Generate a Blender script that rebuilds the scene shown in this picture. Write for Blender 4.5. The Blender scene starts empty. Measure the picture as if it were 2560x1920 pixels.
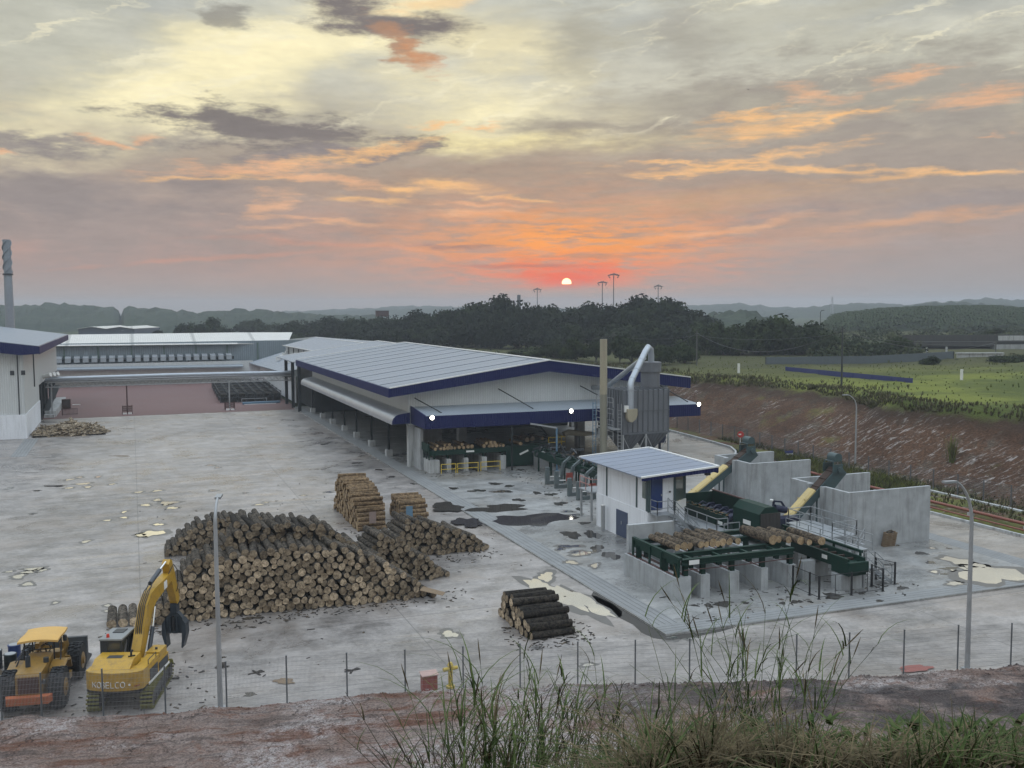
import bpy, bmesh, math, random
import numpy as np
from mathutils import Matrix, Vector, noise as mn
R = math.radians
sc = bpy.context.scene
COL = sc.collection
rnd = random.Random(7)

# ------------------------------------------------------------ camera, sky, sun
HD = 0.364829                      # heading of the camera, east of the yard axis (+Y)
PITCH = math.atan((960 - 767.4) / 2484.6)
CAMZ = 17.5
cam = bpy.data.cameras.new('camera'); co = bpy.data.objects.new('camera', cam); COL.objects.link(co)
cam.sensor_width = 36; cam.lens = 2484.6 / 2560 * 36; cam.clip_start = 0.1; cam.clip_end = 20000
co.matrix_world = Matrix.Translation((0, 0, CAMZ)) @ Matrix.Rotation(-HD, 4, 'Z') @ Matrix.Rotation(math.pi/2 - PITCH, 4, 'X') @ Matrix.Rotation(-0.004571, 4, 'Z')
sc.camera = co
sc.view_settings.view_transform = 'Standard'; sc.view_settings.look = 'None'
sc.view_settings.exposure = 0; sc.view_settings.gamma = 1
sc.cycles.use_denoising = True
sc.cycles.max_bounces = 6; sc.cycles.diffuse_bounces = 3; sc.cycles.glossy_bounces = 3
sc.cycles.volume_bounces = 0; sc.cycles.transparent_max_bounces = 8
sc.cycles.sample_clamp_indirect = 4

SUN_AZ = HD + math.atan((1417 - 1280) / 2484.6)       # compass bearing of the sun from +Y towards +X
SUN_EL = R(1.35)

class NT:
    """small helper to write shader graphs"""
    def __init__(s, tree): s.t = tree
    def n(s, typ, **kw):
        nd = s.t.nodes.new(typ)
        for k, v in kw.items():
            if k == 'i':
                for kk, vv in v.items():
                    if isinstance(vv, bpy.types.NodeSocket): s.t.links.new(vv, nd.inputs[kk])
                    else: nd.inputs[kk].default_value = vv
            else: setattr(nd, k, v)
        return nd
    def m(s, op, a, b=0.0, c=0.0, clamp=False):
        nd = s.n('ShaderNodeMath', operation=op, use_clamp=clamp, i={0: a, 1: b, 2: c}); return nd.outputs[0]
    def ss(s, x, lo, hi):
        nd = s.n('ShaderNodeMapRange', interpolation_type='SMOOTHSTEP', i={'Value': x, 'From Min': lo, 'From Max': hi, 'To Min': 0.0, 'To Max': 1.0}); return nd.outputs[0]
    def mix(s, f, a, b, blend='MIX'):
        nd = s.n('ShaderNodeMix', data_type='RGBA', blend_type=blend, i={0: f}); 
        for k, v in ((6, a), (7, b)):
            if isinstance(v, bpy.types.NodeSocket): s.t.links.new(v, nd.inputs[k])
            else: nd.inputs[k].default_value = (*v, 1) if len(v) == 3 else v
        return nd.outputs[2]
    def noise(s, vec, scale, detail=4, rough=0.55, dist=0.0):
        nd = s.n('ShaderNodeTexNoise', i={'Scale': scale, 'Detail': detail, 'Roughness': rough, 'Distortion': dist})
        s.t.links.new(vec, nd.inputs['Vector']); return nd.outputs[0]
    def ramp(s, f, stops):
        nd = s.n('ShaderNodeValToRGB'); s.t.links.new(f, nd.inputs[0])
        el = nd.color_ramp.elements
        while len(el) < len(stops): el.new(0.5)
        for e, (p, c) in zip(el, stops): e.position = p; e.color = (*c, 1)
        return nd.outputs[0]
    def xyz(s, x, y, z=0.0):
        return s.n('ShaderNodeCombineXYZ', i={0: x, 1: y, 2: z}).outputs[0]

def lin(r, g, b):
    f = lambda c: (c/255/12.92) if c/255 <= 0.04045 else ((c/255 + 0.055)/1.055)**2.4
    return (f(r), f(g), f(b))

def make_sky():
    w = bpy.data.worlds.new('World'); sc.world = w; w.use_nodes = True
    w.cycles.sampling_method = 'MANUAL'; w.cycles.sample_map_resolution = 512
    t = w.node_tree; t.nodes.clear(); N = NT(t)
    tc = N.n('ShaderNodeTexCoord').outputs['Generated']
    sp = N.n('ShaderNodeSeparateXYZ'); t.links.new(tc, sp.inputs[0])
    x, y, z = sp.outputs
    deg = 57.29578
    az = N.m('SUBTRACT', N.m('MULTIPLY', N.m('ARCTAN2', x, y), deg), HD * deg)   # degrees right of the view heading
    el = N.m('MULTIPLY', N.m('ARCSINE', z), deg)
    # domain warp, so that every edge below is torn like cloud
    az0, el0 = az, el
    pw = N.xyz(N.m('MULTIPLY', az, .22), N.m('MULTIPLY', el, .75))
    def cn(vec, scale, detail, rough):
        nd = N.n('ShaderNodeTexNoise', i={'Scale': scale, 'Detail': detail, 'Roughness': rough}); t.links.new(vec, nd.inputs['Vector'])
        s_ = N.n('ShaderNodeSeparateColor'); t.links.new(nd.outputs[1], s_.inputs[0]); return s_.outputs
    wr, wg, wb_ = cn(pw, 1.0, 7, .62)
    az = N.m('ADD', az, N.m('MULTIPLY', N.m('SUBTRACT', wr, .5), 7.0))
    el = N.m('ADD', el, N.m('MULTIPLY', N.m('SUBTRACT', wg, .5), N.m('MULTIPLY_ADD', N.ss(el, 0, 9), 1.7, .5)))
    # fractal warp, stretched along the horizon, for torn cloud edges
    def nz(sx, sy, scale, detail=6, rough=.6, off=0.0, dist=0.0):
        return N.noise(N.xyz(N.m('MULTIPLY', az0, sx), N.m('MULTIPLY_ADD', el0, sy, off)), scale, detail, rough, dist)
    w1 = nz(.22, .80, 1.0, 7, .66, 50)
    w2 = nz(.09, .30, 1.0, 5, .6, 31.0)
    w3 = nz(.40, 2.6, 1.0, 7, .66, 11.0)
    w4 = nz(.9, 3.2, 1.0, 5, .62, 77.0)
    # clear-sky gradient
    f = N.m('DIVIDE', N.m('MULTIPLY_ADD', N.m('SUBTRACT', el, el0), .6, el0), 40.0, clamp=True)
    base = N.ramp(f, [(0, lin(170, 156, 147)), (.05, lin(172, 154, 147)), (.10, lin(172, 152, 144)), (.18, lin(170, 155, 143)), (.26, lin(178, 170, 152)),
                      (.33, lin(180, 178, 166)), (.42, lin(178, 182, 178)), (.60, lin(190, 200, 205)), (1, lin(190, 204, 222))])
    # right of the picture is greyer and cooler near the horizon
    rgt = N.ss(az, 4, 24)
    base = N.mix(N.m('MULTIPLY', rgt, N.m('MULTIPLY', N.ss(el, 7, 0), .75)), base, lin(158, 156, 157))
    lft = N.m('MULTIPLY', N.ss(az, 6, -16), N.m('MULTIPLY', N.ss(el, 1.0, 3.2), N.ss(el, 6.4, 3.6)))
    base = N.mix(N.m('MULTIPLY', lft, .6), base, lin(192, 148, 132))
    def ell(a, e, ra, re, rot, soft, wob, wn, amt):
        mp = N.n('ShaderNodeMapping', vector_type='TEXTURE', i={'Vector': P2, 'Location': (a, e, 0), 'Rotation': (0, 0, R(rot)), 'Scale': (ra, re, 1)})
        ln = N.n('ShaderNodeVectorMath', operation='LENGTH'); t.links.new(mp.outputs[0], ln.inputs[0])
        r = N.m('MULTIPLY_ADD', wn, wob * 3.6, ln.outputs['Value'])
        nd = N.n('ShaderNodeMapRange', interpolation_type='SMOOTHSTEP', i={'Value': r, 'From Min': 1.0 + soft/2 + wob*1.8, 'From Max': 1.0 - soft + wob*1.8, 'To Min': 0.0, 'To Max': amt}); return nd.outputs[0]
    P2 = N.xyz(az, el)
    def px(u, v): return (math.degrees(math.atan((u - 1280)/2484.6)), math.degrees(math.atan((767 - v)/2484.6/math.sqrt(1 + ((u-1280)/2484.6)**2))))
    c = base
    def lay(mask, colr, amt=1.0):
        nonlocal c
        c = N.mix(mask if amt == 1.0 else N.m('MULTIPLY', mask, amt), c, colr)
    def at(u, v, w, h, colr, amt, rot=0, soft=.75, wob=1.2, wn=None):
        a, e = px(u, v); lay(ell(a, e, w/2/43.4, h/2/43.4, rot, soft, wob, wn if wn else w1, amt), colr)
    cream = lin(255, 244, 200); pale = lin(226, 224, 206); grey = lin(168, 166, 158); mauve = lin(146, 138, 137); dark = lin(126, 119, 118)
    org = lin(255, 200, 136); peach = lin(242, 186, 142); red = lin(250, 112, 70); bluegrey = lin(178, 184, 184)
    # high thin cloud, pale and blue-grey veils
    veil = N.ss(w2, .36, .66)
    lay(N.m('MULTIPLY', veil, N.ss(el, 8, 13)), pale, .6)
    at(150, 130, 900, 330, lin(196, 196, 180), .5)
    at(2050, 130, 900, 180, lin(196, 194, 178), .8, -14)
    at(2300, 250, 1000, 190, lin(166, 160, 150), .8, -5)
    at(560, 190, 1050, 190, cream, 1.0, 20, 1.2, .9, w2)
    at(800, 120, 560, 120, cream, .9, 12, 1.2, .9, w2)
    at(1230, 270, 620, 210, cream, .95, -4, 1.2, 1.0, w2)
    at(1180, 120, 500, 160, lin(240, 228, 186), .7, 0, 1.2, 1.0, w2)
    at(1290, 368, 900, 56, lin(250, 236, 178), .9, 1, 1.1, .55)
    at(1700, 270, 560, 110, lin(170, 164, 150), .7, 0, 1.0, 1.0, w2)
    at(1450, 120, 130, 190, lin(174, 170, 154), .75, -35, 1.0, 1.0, w2)
    at(1710, 120, 130, 180, lin(172, 168, 156), .7, 40, 1.0, 1.0, w2)
    at(1520, 326, 640, 50, lin(158, 150, 138), .8, 0, 1.0, .6)
    # combed cirrus filaments, slanting up to the right
    ca_, sa_ = math.cos(R(17)), math.sin(R(17))
    fx_ = N.m('ADD', N.m('MULTIPLY', az, ca_), N.m('MULTIPLY', el, sa_)); fy_ = N.m('SUBTRACT', N.m('MULTIPLY', el, ca_), N.m('MULTIPLY', az, sa_))
    ci = N.noise(N.xyz(N.m('MULTIPLY', fx_, .10), N.m('MULTIPLY', fy_, .75)), 1.0, 8, .68)
    hi_ = N.ss(el0, 7.5, 11)
    lay(N.m('MULTIPLY', N.ss(ci, .53, .66), hi_), lin(250, 242, 210), .55)
    # grey-mauve banks
    at(1250, 440, 1300, 120, lin(168, 150, 134), .75, 0, 1.0, .7)
    at(2150, 400, 1300, 260, lin(164, 154, 146), .75, -3, 1.0, .8)
    at(1500, 540, 1900, 160, lin(176, 150, 130), .45, 0, 1.2, .8)
    at(300, 560, 1300, 250, lin(160, 148, 144), .85, -2, .8, .6)
    at(80, 480, 700, 110, mauve, .6, 0, .8, .9)
    at(480, 345, 260, 70, mauve, .6, 0)
    # dark cumulus
    at(720, 345, 640, 100, dark, .95, -6, .55, 1.2)
    at(840, 395, 420, 60, mauve, .9, 6, .6, 1.0)
    at(960, 60, 360, 105, dark, .98, -10, .6, .7)
    at(1010, 110, 190, 70, lin(176, 140, 116), .9, -35, .6, 1.0)
    at(600, 60, 150, 46, lin(150, 146, 138), .75, -14)
    at(60, 362, 230, 40, mauve, .85, -4); at(215, 360, 170, 30, mauve, .8, 4)
    at(1370, 590, 260, 26, lin(170, 138, 124), .8); at(1900, 545, 520, 46, lin(164, 150, 146), .8, 5, .8, .9)
    at(2380, 520, 420, 60, lin(160, 150, 148), .8, 4)
    at(1600, 627, 640, 34, lin(166, 142, 138), .85, 4, .8, .7)
    # fiery broken streaks
    for u, v, w_, h_, cl, am, rt in ((890, 395, 420, 26, org, .95, 11), (620, 428, 420, 30, peach, .9, 3), (560, 450, 300, 18, org, .8, 3), (800, 452, 300, 22, peach, .9, -4), (930, 500, 230, 20, org, .8, 0),
                 (1130, 470, 230, 34, org, .95, -4), (1000, 470, 110, 26, org, .9, 6), (1290, 503, 200, 12, org, .8, -2), (1210, 540, 330, 18, peach, .9, -4), (680, 510, 130, 40, peach, .8, 20),
                 (1680, 412, 330, 14, org, .95, 2), (1830, 415, 460, 20, org, .95, 5), (1700, 440, 210, 12, org, .9, 3), (2080, 432, 520, 18, org, .95, -4), (2380, 443, 420, 16, org, .9, 2),
                 (1950, 325, 360, 52, org, .85, 6), (1870, 300, 190, 16, org, .9, 6), (2060, 312, 330, 14, org, .9, 9), (2010, 248, 150, 34, peach, .8, -10), (2260, 210, 180, 22, peach, .9, 2), (2440, 262, 190, 34, peach, .9, 4),
                 (1090, 320, 120, 14, org, .9, 0), (1220, 322, 110, 14, org, .9, 6), (300, 358, 110, 16, peach, .85, -4), (50, 380, 90, 12, peach, .85, 0), (390, 346, 60, 20, peach, .8, 0), (1130, 20, 260, 34, lin(250, 214, 160), .8, 6), (1060, 150, 120, 50, lin(214, 150, 104), .8, -40),
                 (830, 552, 360, 12, peach, .8, -3), (690, 570, 160, 16, peach, .7, 6), (1800, 500, 620, 50, lin(206, 166, 128), .7, 4), (1730, 590, 560, 18, peach, .85, 7), (2260, 560, 500, 26, lin(222, 170, 130), .8, 5), (2050, 610, 700, 26, lin(190, 160, 142), .7, 3),
                 (560, 640, 620, 12, lin(210, 152, 128), .7, 5), (900, 610, 700, 14, lin(206, 148, 124), .7, -2), (2480, 345, 90, 10, peach, .7, 0), (1170, 515, 240, 12, peach, .85, -5)):
        at(u, v, w_, h_, cl, am*.84, rt, 1.1, .9, w3)
    # the blaze round the sun: wide orange, then red, broken by streaks
    saz = math.degrees(SUN_AZ - HD); sel = math.degrees(SUN_EL)
    def glow(ra, re, up=0):
        p = N.m('DIVIDE', N.m('SUBTRACT', az, saz), ra); q = N.m('DIVIDE', N.m('SUBTRACT', el, sel + up), re)
        return N.m('EXPONENT', N.m('MULTIPLY', N.m('ADD', N.m('MULTIPLY', p, p), N.m('MULTIPLY', q, q)), -1.0))
    st = N.ss(w3, .36, .60)
    above = N.ss(el0, .75, 1.3)
    lay(N.m('MULTIPLY', glow(12, 2.9, 2.4), N.m('MULTIPLY_ADD', st, .7, .1)), lin(240, 166, 120), .6)
    lay(N.m('MULTIPLY', glow(7.0, 1.6, 2.1), N.m('MULTIPLY_ADD', st, .9, .22)), lin(255, 164, 78), 1.0)
    lay(N.m('MULTIPLY', N.m('MULTIPLY', glow(5.6, .95, .75), above), N.m('MULTIPLY_ADD', st, .8, .15)), red, .95)
    lay(N.m('MULTIPLY', N.m('MULTIPLY', glow(2.0, .65, .25), N.ss(el0, .75, 1.3)), 1.0), lin(255, 92, 40), .95)
    at(1300, 665, 340, 10, lin(200, 120, 100), .8, 0, .8, .6, w3); at(1480, 640, 300, 12, lin(196, 140, 110), .8, 0, .8, .6, w3); at(1150, 617, 150, 16, lin(170, 130, 120), .85, 0, .8, .8, w3)
    # mottled cloud texture over everything, finer towards the horizon
    mt = N.m('ADD', N.m('MULTIPLY_ADD', w4, .22, .89), N.m('MULTIPLY_ADD', w1, .42, -.21))
    mt = N.m('ADD', N.m('MULTIPLY', mt, N.ss(el0, .6, 4)), N.m('SUBTRACT', 1.0, N.ss(el0, .6, 4)))
    c = N.mix(1.0, c, N.n('ShaderNodeCombineColor', i={0: mt, 1: mt, 2: mt}).outputs[0], 'MULTIPLY')
    # unseen dome overhead brightened and cooled to light the ground, dimmed low behind camera
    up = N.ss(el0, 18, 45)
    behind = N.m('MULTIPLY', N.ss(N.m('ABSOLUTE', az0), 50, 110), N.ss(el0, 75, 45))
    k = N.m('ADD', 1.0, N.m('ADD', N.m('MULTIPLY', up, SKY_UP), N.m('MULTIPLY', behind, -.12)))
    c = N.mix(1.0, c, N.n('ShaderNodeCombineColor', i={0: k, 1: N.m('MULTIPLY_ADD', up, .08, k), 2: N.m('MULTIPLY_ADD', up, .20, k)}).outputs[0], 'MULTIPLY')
    # the sun's disc, its lower limb cut by a band of cloud
    dp = N.n('ShaderNodeVectorMath', operation='DOT_PRODUCT'); t.links.new(tc, dp.inputs[0])
    dp.inputs[1].default_value = (math.sin(SUN_AZ)*math.cos(SUN_EL), math.cos(SUN_AZ)*math.cos(SUN_EL), math.sin(SUN_EL))
    ang = N.m('MULTIPLY', N.m('ARCCOSINE', N.m('MINIMUM', dp.outputs['Value'], 1.0)), deg)
    disc = N.m('MULTIPLY', N.ss(ang, .285, .255), N.ss(N.m('ADD', el0, N.m('MULTIPLY', N.m('SUBTRACT', w3, .5), .1)), sel - .08, sel - .04))
    c = N.mix(disc, c, (3.2, 2.2, 1.1))
    # faint physical twilight sky under the painted clouds
    st_ = N.n('ShaderNodeTexSky', sky_type='NISHITA', sun_disc=False, sun_elevation=SUN_EL, sun_rotation=SUN_AZ)
    add = N.n('ShaderNodeMix', data_type='RGBA', blend_type='ADD', i={0: 0.002})
    t.links.new(c, add.inputs[6]); t.links.new(st_.outputs[0], add.inputs[7])
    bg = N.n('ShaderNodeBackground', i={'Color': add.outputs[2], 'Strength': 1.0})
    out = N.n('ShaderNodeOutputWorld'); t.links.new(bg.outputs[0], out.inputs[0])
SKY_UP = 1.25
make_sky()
sl = bpy.data.lights.new('sun', 'SUN'); so = bpy.data.objects.new('sun', sl); COL.objects.link(so)
sl.energy = .08; sl.angle = R(.53); sl.color = (1, .5, .22)
so.matrix_world = Matrix.Translation((0, 0, 80)) @ Matrix.Rotation(-SUN_AZ, 4, 'Z') @ Matrix.Rotation(R(90) - SUN_EL + math.pi, 4, 'X') @ Matrix.Rotation(math.pi, 4, 'Y')
_d = so.matrix_world.to_3x3() @ Vector((0, 0, -1)); _s = Vector((math.sin(SUN_AZ)*math.cos(SUN_EL), math.cos(SUN_AZ)*math.cos(SUN_EL), math.sin(SUN_EL)))
if (_d + _s).length > .01: so.rotation_mode = 'QUATERNION'; so.rotation_quaternion = (-_s).to_track_quat('-Z', 'Y')

# ------------------------------------------------------------ builders
class MB:
    """mesh buffer: collects shapes, then becomes ONE mesh object"""
    def __init__(s): s.v = []; s.f = []; s.mi = []; s.sm = []
    def add(s, vs, fs, mi=0, sm=False):
        b = len(s.v); s.v += [tuple(p) for p in vs]
        for f in fs: s.f.append([b + i for i in f]); s.mi.append(mi); s.sm.append(sm)
        return s
    def box(s, x0, y0, z0, x1, y1, z1, mi=0):
        x0, x1 = min(x0, x1), max(x0, x1); y0, y1 = min(y0, y1), max(y0, y1); z0, z1 = min(z0, z1), max(z0, z1)
        return s.add([(x0,y0,z0),(x1,y0,z0),(x1,y1,z0),(x0,y1,z0),(x0,y0,z1),(x1,y0,z1),(x1,y1,z1),(x0,y1,z1)],
                     [(0,3,2,1),(4,5,6,7),(0,1,5,4),(1,2,6,5),(2,3,7,6),(3,0,4,7)], mi)
    def bar(s, p0, p1, w, h=None, mi=0, up=(0,0,1)):
        p0, p1 = Vector(p0), Vector(p1); d = (p1 - p0).normalized(); u = Vector(up)
        if abs(d.dot(u)) > .98: u = Vector((0, 1, 0))
        r = d.cross(u).normalized() * (w/2); q = r.cross(d).normalized() * ((h or w)/2)
        vs = [p + a*r + b*q for p in (p0, p1) for a, b in ((-1,-1),(1,-1),(1,1),(-1,1))]
        return s.add(vs, [(0,1,2,3),(7,6,5,4),(0,4,5,1),(1,5,6,2),(2,6,7,3),(3,7,4,0)], mi)
    def cyl(s, p0, p1, r0, r1=None, n=12, cap=True, mi=0, capmi=None, sm=True):
        r1 = r0 if r1 is None else r1
        p0, p1 = Vector(p0), Vector(p1); d = (p1 - p0).normalized()
        a = d.cross(Vector((0,0,1))); a = a.normalized() if a.length > .01 else Vector((1,0,0)); b = d.cross(a)
        vs = []
        for p, r in ((p0, r0), (p1, r1)):
            for i in range(n):
                t = 2*math.pi*i/n; vs.append(p + r*(math.cos(t)*a + math.sin(t)*b))
        s.add(vs, [(i, (i+1) % n, n+(i+1) % n, n+i) for i in range(n)], mi, sm)
        if cap:
            cm = mi if capmi is None else capmi
            s.add(vs[:n], [tuple(range(n))[::-1]], cm); s.add(vs[n:], [tuple(range(n))], cm)
        return s
    def tube(s, pts, r, n=8, mi=0, cap=True):
        pts = [Vector(p) for p in pts]; m = len(pts); rs = r if isinstance(r, (list, tuple)) else [r]*m
        vs = []; prev = None
        for i, p in enumerate(pts):
            d = (pts[min(i+1, m-1)] - pts[max(i-1, 0)]).normalized()
            if prev is None:
                a = d.cross(Vector((0,0,1))); a = a.normalized() if a.length > .05 else Vector((1,0,0))
            else: a = (prev - d*prev.dot(d)).normalized()
            prev = a; b = d.cross(a)
            for j in range(n):
                t = 2*math.pi*j/n; vs.append(p + rs[i]*(math.cos(t)*a + math.sin(t)*b))
        fs = [(i*n+j, i*n+(j+1) % n, (i+1)*n+(j+1) % n, (i+1)*n+j) for i in range(m-1) for j in range(n)]
        k = len(s.v); s.add(vs, fs, mi, True)
        if cap:
            s.add(vs[:n], [tuple(range(n))[::-1]], mi); s.add(vs[-n:], [tuple(range(n))], mi)
        return s
    def prism(s, poly, axis, a0, a1, mi=0):
        """poly of 2D points in the plane normal to axis, extruded a0..a1"""
        n = len(poly)
        def p3(p, a): return {'x': (a, p[0], p[1]), 'y': (p[0], a, p[1]), 'z': (p[0], p[1], a)}[axis]
        vs = [p3(p, a0) for p in poly] + [p3(p, a1) for p in poly]
        return s.add(vs, [tuple(range(n)), tuple(range(2*n-1, n-1, -1))] + [(i, n+i, n+(i+1) % n, (i+1) % n) for i in range(n)], mi)
    def quad(s, a, b, c, d, mi=0): return s.add([a, b, c, d], [(0,1,2,3)], mi)
    def slab(s, a, b, c, d, t, mi=0):
        """sloping sheet a-b-c-d with thickness t downwards"""
        v = [Vector(p) for p in (a, b, c, d)]; lo = [p - Vector((0,0,t)) for p in v]
        return s.add(v + lo, [(0,1,2,3),(7,6,5,4),(0,4,5,1),(1,5,6,2),(2,6,7,3),(3,7,4,0)], mi)
    def xf(s, mat):
        s.v = [tuple(mat @ Vector(p)) for p in s.v]; return s
    def build(s, name, mats, parent=None, off=None):
        me = bpy.data.meshes.new(name)
        vs = s.v
        if off is not None: vs = [(p[0]-off[0], p[1]-off[1], p[2]-off[2]) for p in vs]
        me.from_pydata(vs, [], s.f)
        mats = mats if isinstance(mats, (list, tuple)) else [mats]
        for m in mats: me.materials.append(m)
        me.polygons.foreach_set('material_index', s.mi); me.polygons.foreach_set('use_smooth', s.sm)
        bm = bmesh.new(); bm.from_mesh(me); bmesh.ops.recalc_face_normals(bm, faces=bm.faces); bm.to_mesh(me); bm.free()
        o = bpy.data.objects.new(name, me); COL.objects.link(o)
        if parent is not None: o.parent = parent
        return o

def tag(o, label, cat, group=None, kind=None):
    o['label'] = label; o['category'] = cat
    if group: o['group'] = group
    if kind: o['kind'] = kind
    return o
class Thing:
    def __init__(s, name, label, cat, loc=(0,0,0), rotz=0, group=None):
        o = bpy.data.objects.new(name, None); COL.objects.link(o); o.empty_display_size = .3
        o.location = loc; o.rotation_euler = (0, 0, rotz); s.o = o; s.loc = loc; tag(o, label, cat, group)
    def part(s, name, mb, mats, parent=None, local=False, label=None):
        o = mb.build(name, mats, parent or s.o, None if local else s.loc)
        if label: o['label'] = label
        return o
def one(name, mb, mats, label, cat, loc=(0,0,0), group=None):
    """a thing that is a single mesh given in world coordinates"""
    o = mb.build(name, mats, None, loc); o.location = loc; return tag(o, label, cat, group)
def struct(name, mb, mats):
    o = mb.build(name, mats); o['kind'] = 'structure'; return o
def stuff(name, mb, mats, label, cat):
    o = mb.build(name, mats); return tag(o, label, cat, None, 'stuff')
def dup(o, loc=None, rotz=None, label=None, parent=None):
    c = o.copy(); COL.objects.link(c)
    if parent is not None: c.parent = parent
    if loc is not None: c.location = loc
    if rotz is not None: c.rotation_euler = (0, 0, rotz)
    if label: c['label'] = label
    for ch in list(o.children): dup(ch, parent=c)
    return c
def bearing(u, d, v=None):
    """point at forward distance d on the bearing of picture column u (and the height seen at row v)"""
    x = (u - 1280)/2484.6
    p = (d*(math.sin(HD) + x*math.cos(HD)), d*(math.cos(HD) - x*math.sin(HD)))
    return p if v is None else (*p, CAMZ + (767 - (x*11.4) - v)/2484.6*d)

# ------------------------------------------------------------ materials
def newmat(name):
    m = bpy.data.materials.new(name); m.use_nodes = True; t = m.node_tree; t.nodes.clear()
    N = NT(t); b = N.n('ShaderNodeBsdfPrincipled'); o = N.n('ShaderNodeOutputMaterial'); t.links.new(b.outputs[0], o.inputs[0])
    return m, N, b
def setc(N, b, sock, val):
    if isinstance(val, bpy.types.NodeSocket): N.t.links.new(val, b.inputs[sock])
    else: b.inputs[sock].default_value = (*val, 1) if isinstance(val, tuple) and len(val) == 3 else val
def bumpn(N, b, h, strength=.4, dist=.05):
    nd = N.n('ShaderNodeBump', i={'Strength': strength, 'Distance': dist, 'Height': h}); N.t.links.new(nd.outputs[0], b.inputs['Normal'])
def pos(N): return N.n('ShaderNodeNewGeometry').outputs['Position']
def sep(N, v):
    s = N.n('ShaderNodeSeparateXYZ'); N.t.links.new(v, s.inputs[0]); return s.outputs
def pm(name, col, rough=.6, metal=0.0, var=.25, scale=1.5, dirt=None, dirtamt=.5, streak=False, bump=0.0, bscale=12.0, spec=.5):
    """plain painted / metal / concrete surface with uneven tone, optional dirt and run-off streaks"""
    m, N, b = newmat(name); p = pos(N)
    n1 = N.noise(p, scale, 6, .6)
    k = N.m('MULTIPLY_ADD', n1, 2*var, 1 - var)
    c = N.mix(1.0, col, N.n('ShaderNodeCombineColor', i={0: k, 1: k, 2: k}).outputs[0], 'MULTIPLY')
    if dirt:
        if streak:
            x, y, z = sep(N, p); pv = N.xyz(N.m('MULTIPLY', x, 2.2), N.m('MULTIPLY', y, 2.2), N.m('MULTIPLY', z, .22))
            n2 = N.noise(pv, 1.0, 5, .65)
        else: n2 = N.noise(p, scale*2.7, 6, .7)
        c = N.mix(N.m('MULTIPLY', N.ss(n2, .45, .72), dirtamt), c, dirt)
    setc(N, b, 'Base Color', c); setc(N, b, 'Metallic', metal); setc(N, b, 'Specular IOR Level', spec)
    setc(N, b, 'Roughness', N.m('MULTIPLY_ADD', n1, .3, rough - .15, clamp=True))
    if bump: bumpn(N, b, N.noise(p, bscale, 4), bump, .03)
    return m
def ribbed(name, col, axis, pitch, rough=.45, metal=.2, seam=None, seamcol=None, depth=.03, var=.12, spec=.5):
    """profiled steel sheet: ribs at `pitch` along a world axis, sheet laps every `seam` metres"""
    m, N, b = newmat(name); p = pos(N); x, y, z = sep(N, p)
    a = {'x': x, 'y': y, 'z': z}[axis]
    w = N.m('SINE', N.m('MULTIPLY', a, 2*math.pi/pitch))
    n1 = N.noise(p, .35, 6, .7); n2 = N.noise(N.xyz(N.m('MULTIPLY', x, .3 if axis == 'y' else 1.6), N.m('MULTIPLY', y, 1.6), N.m('MULTIPLY', z, .3)), 1.0, 4)
    k = N.m('MULTIPLY_ADD', n1, 2*var, 1 - var)
    k = N.m('MULTIPLY', k, N.m('MULTIPLY_ADD', n2, .2, .9))
    k = N.m('MULTIPLY', k, N.m('MULTIPLY_ADD', w, .06, .96))
    c = N.mix(1.0, col, N.n('ShaderNodeCombineColor', i={0: k, 1: k, 2: k}).outputs[0], 'MULTIPLY')
    if seam:
        s_ = N.m('ABSOLUTE', N.m('SUBTRACT', N.m('FRACT', N.m('DIVIDE', a, seam)), .5))
        c = N.mix(N.m('MULTIPLY', N.ss(s_, .455, .49), .8), c, seamcol or tuple(v*.4 for v in col))
    setc(N, b, 'Base Color', c); setc(N, b, 'Metallic', metal); setc(N, b, 'Roughness', N.m('MULTIPLY_ADD', n1, .25, rough - .1))
    setc(N, b, 'Specular IOR Level', spec)
    bumpn(N, b, w, .5, depth)
    return m
def emit(name, col, st):
    m = bpy.data.materials.new(name); m.use_nodes = True; t = m.node_tree; t.nodes.clear(); N = NT(t)
    e = N.n('ShaderNodeEmission', i={'Color': (*col, 1), 'Strength': st}); o = N.n('ShaderNodeOutputMaterial'); t.links.new(e.outputs[0], o.inputs[0]); return m

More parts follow.
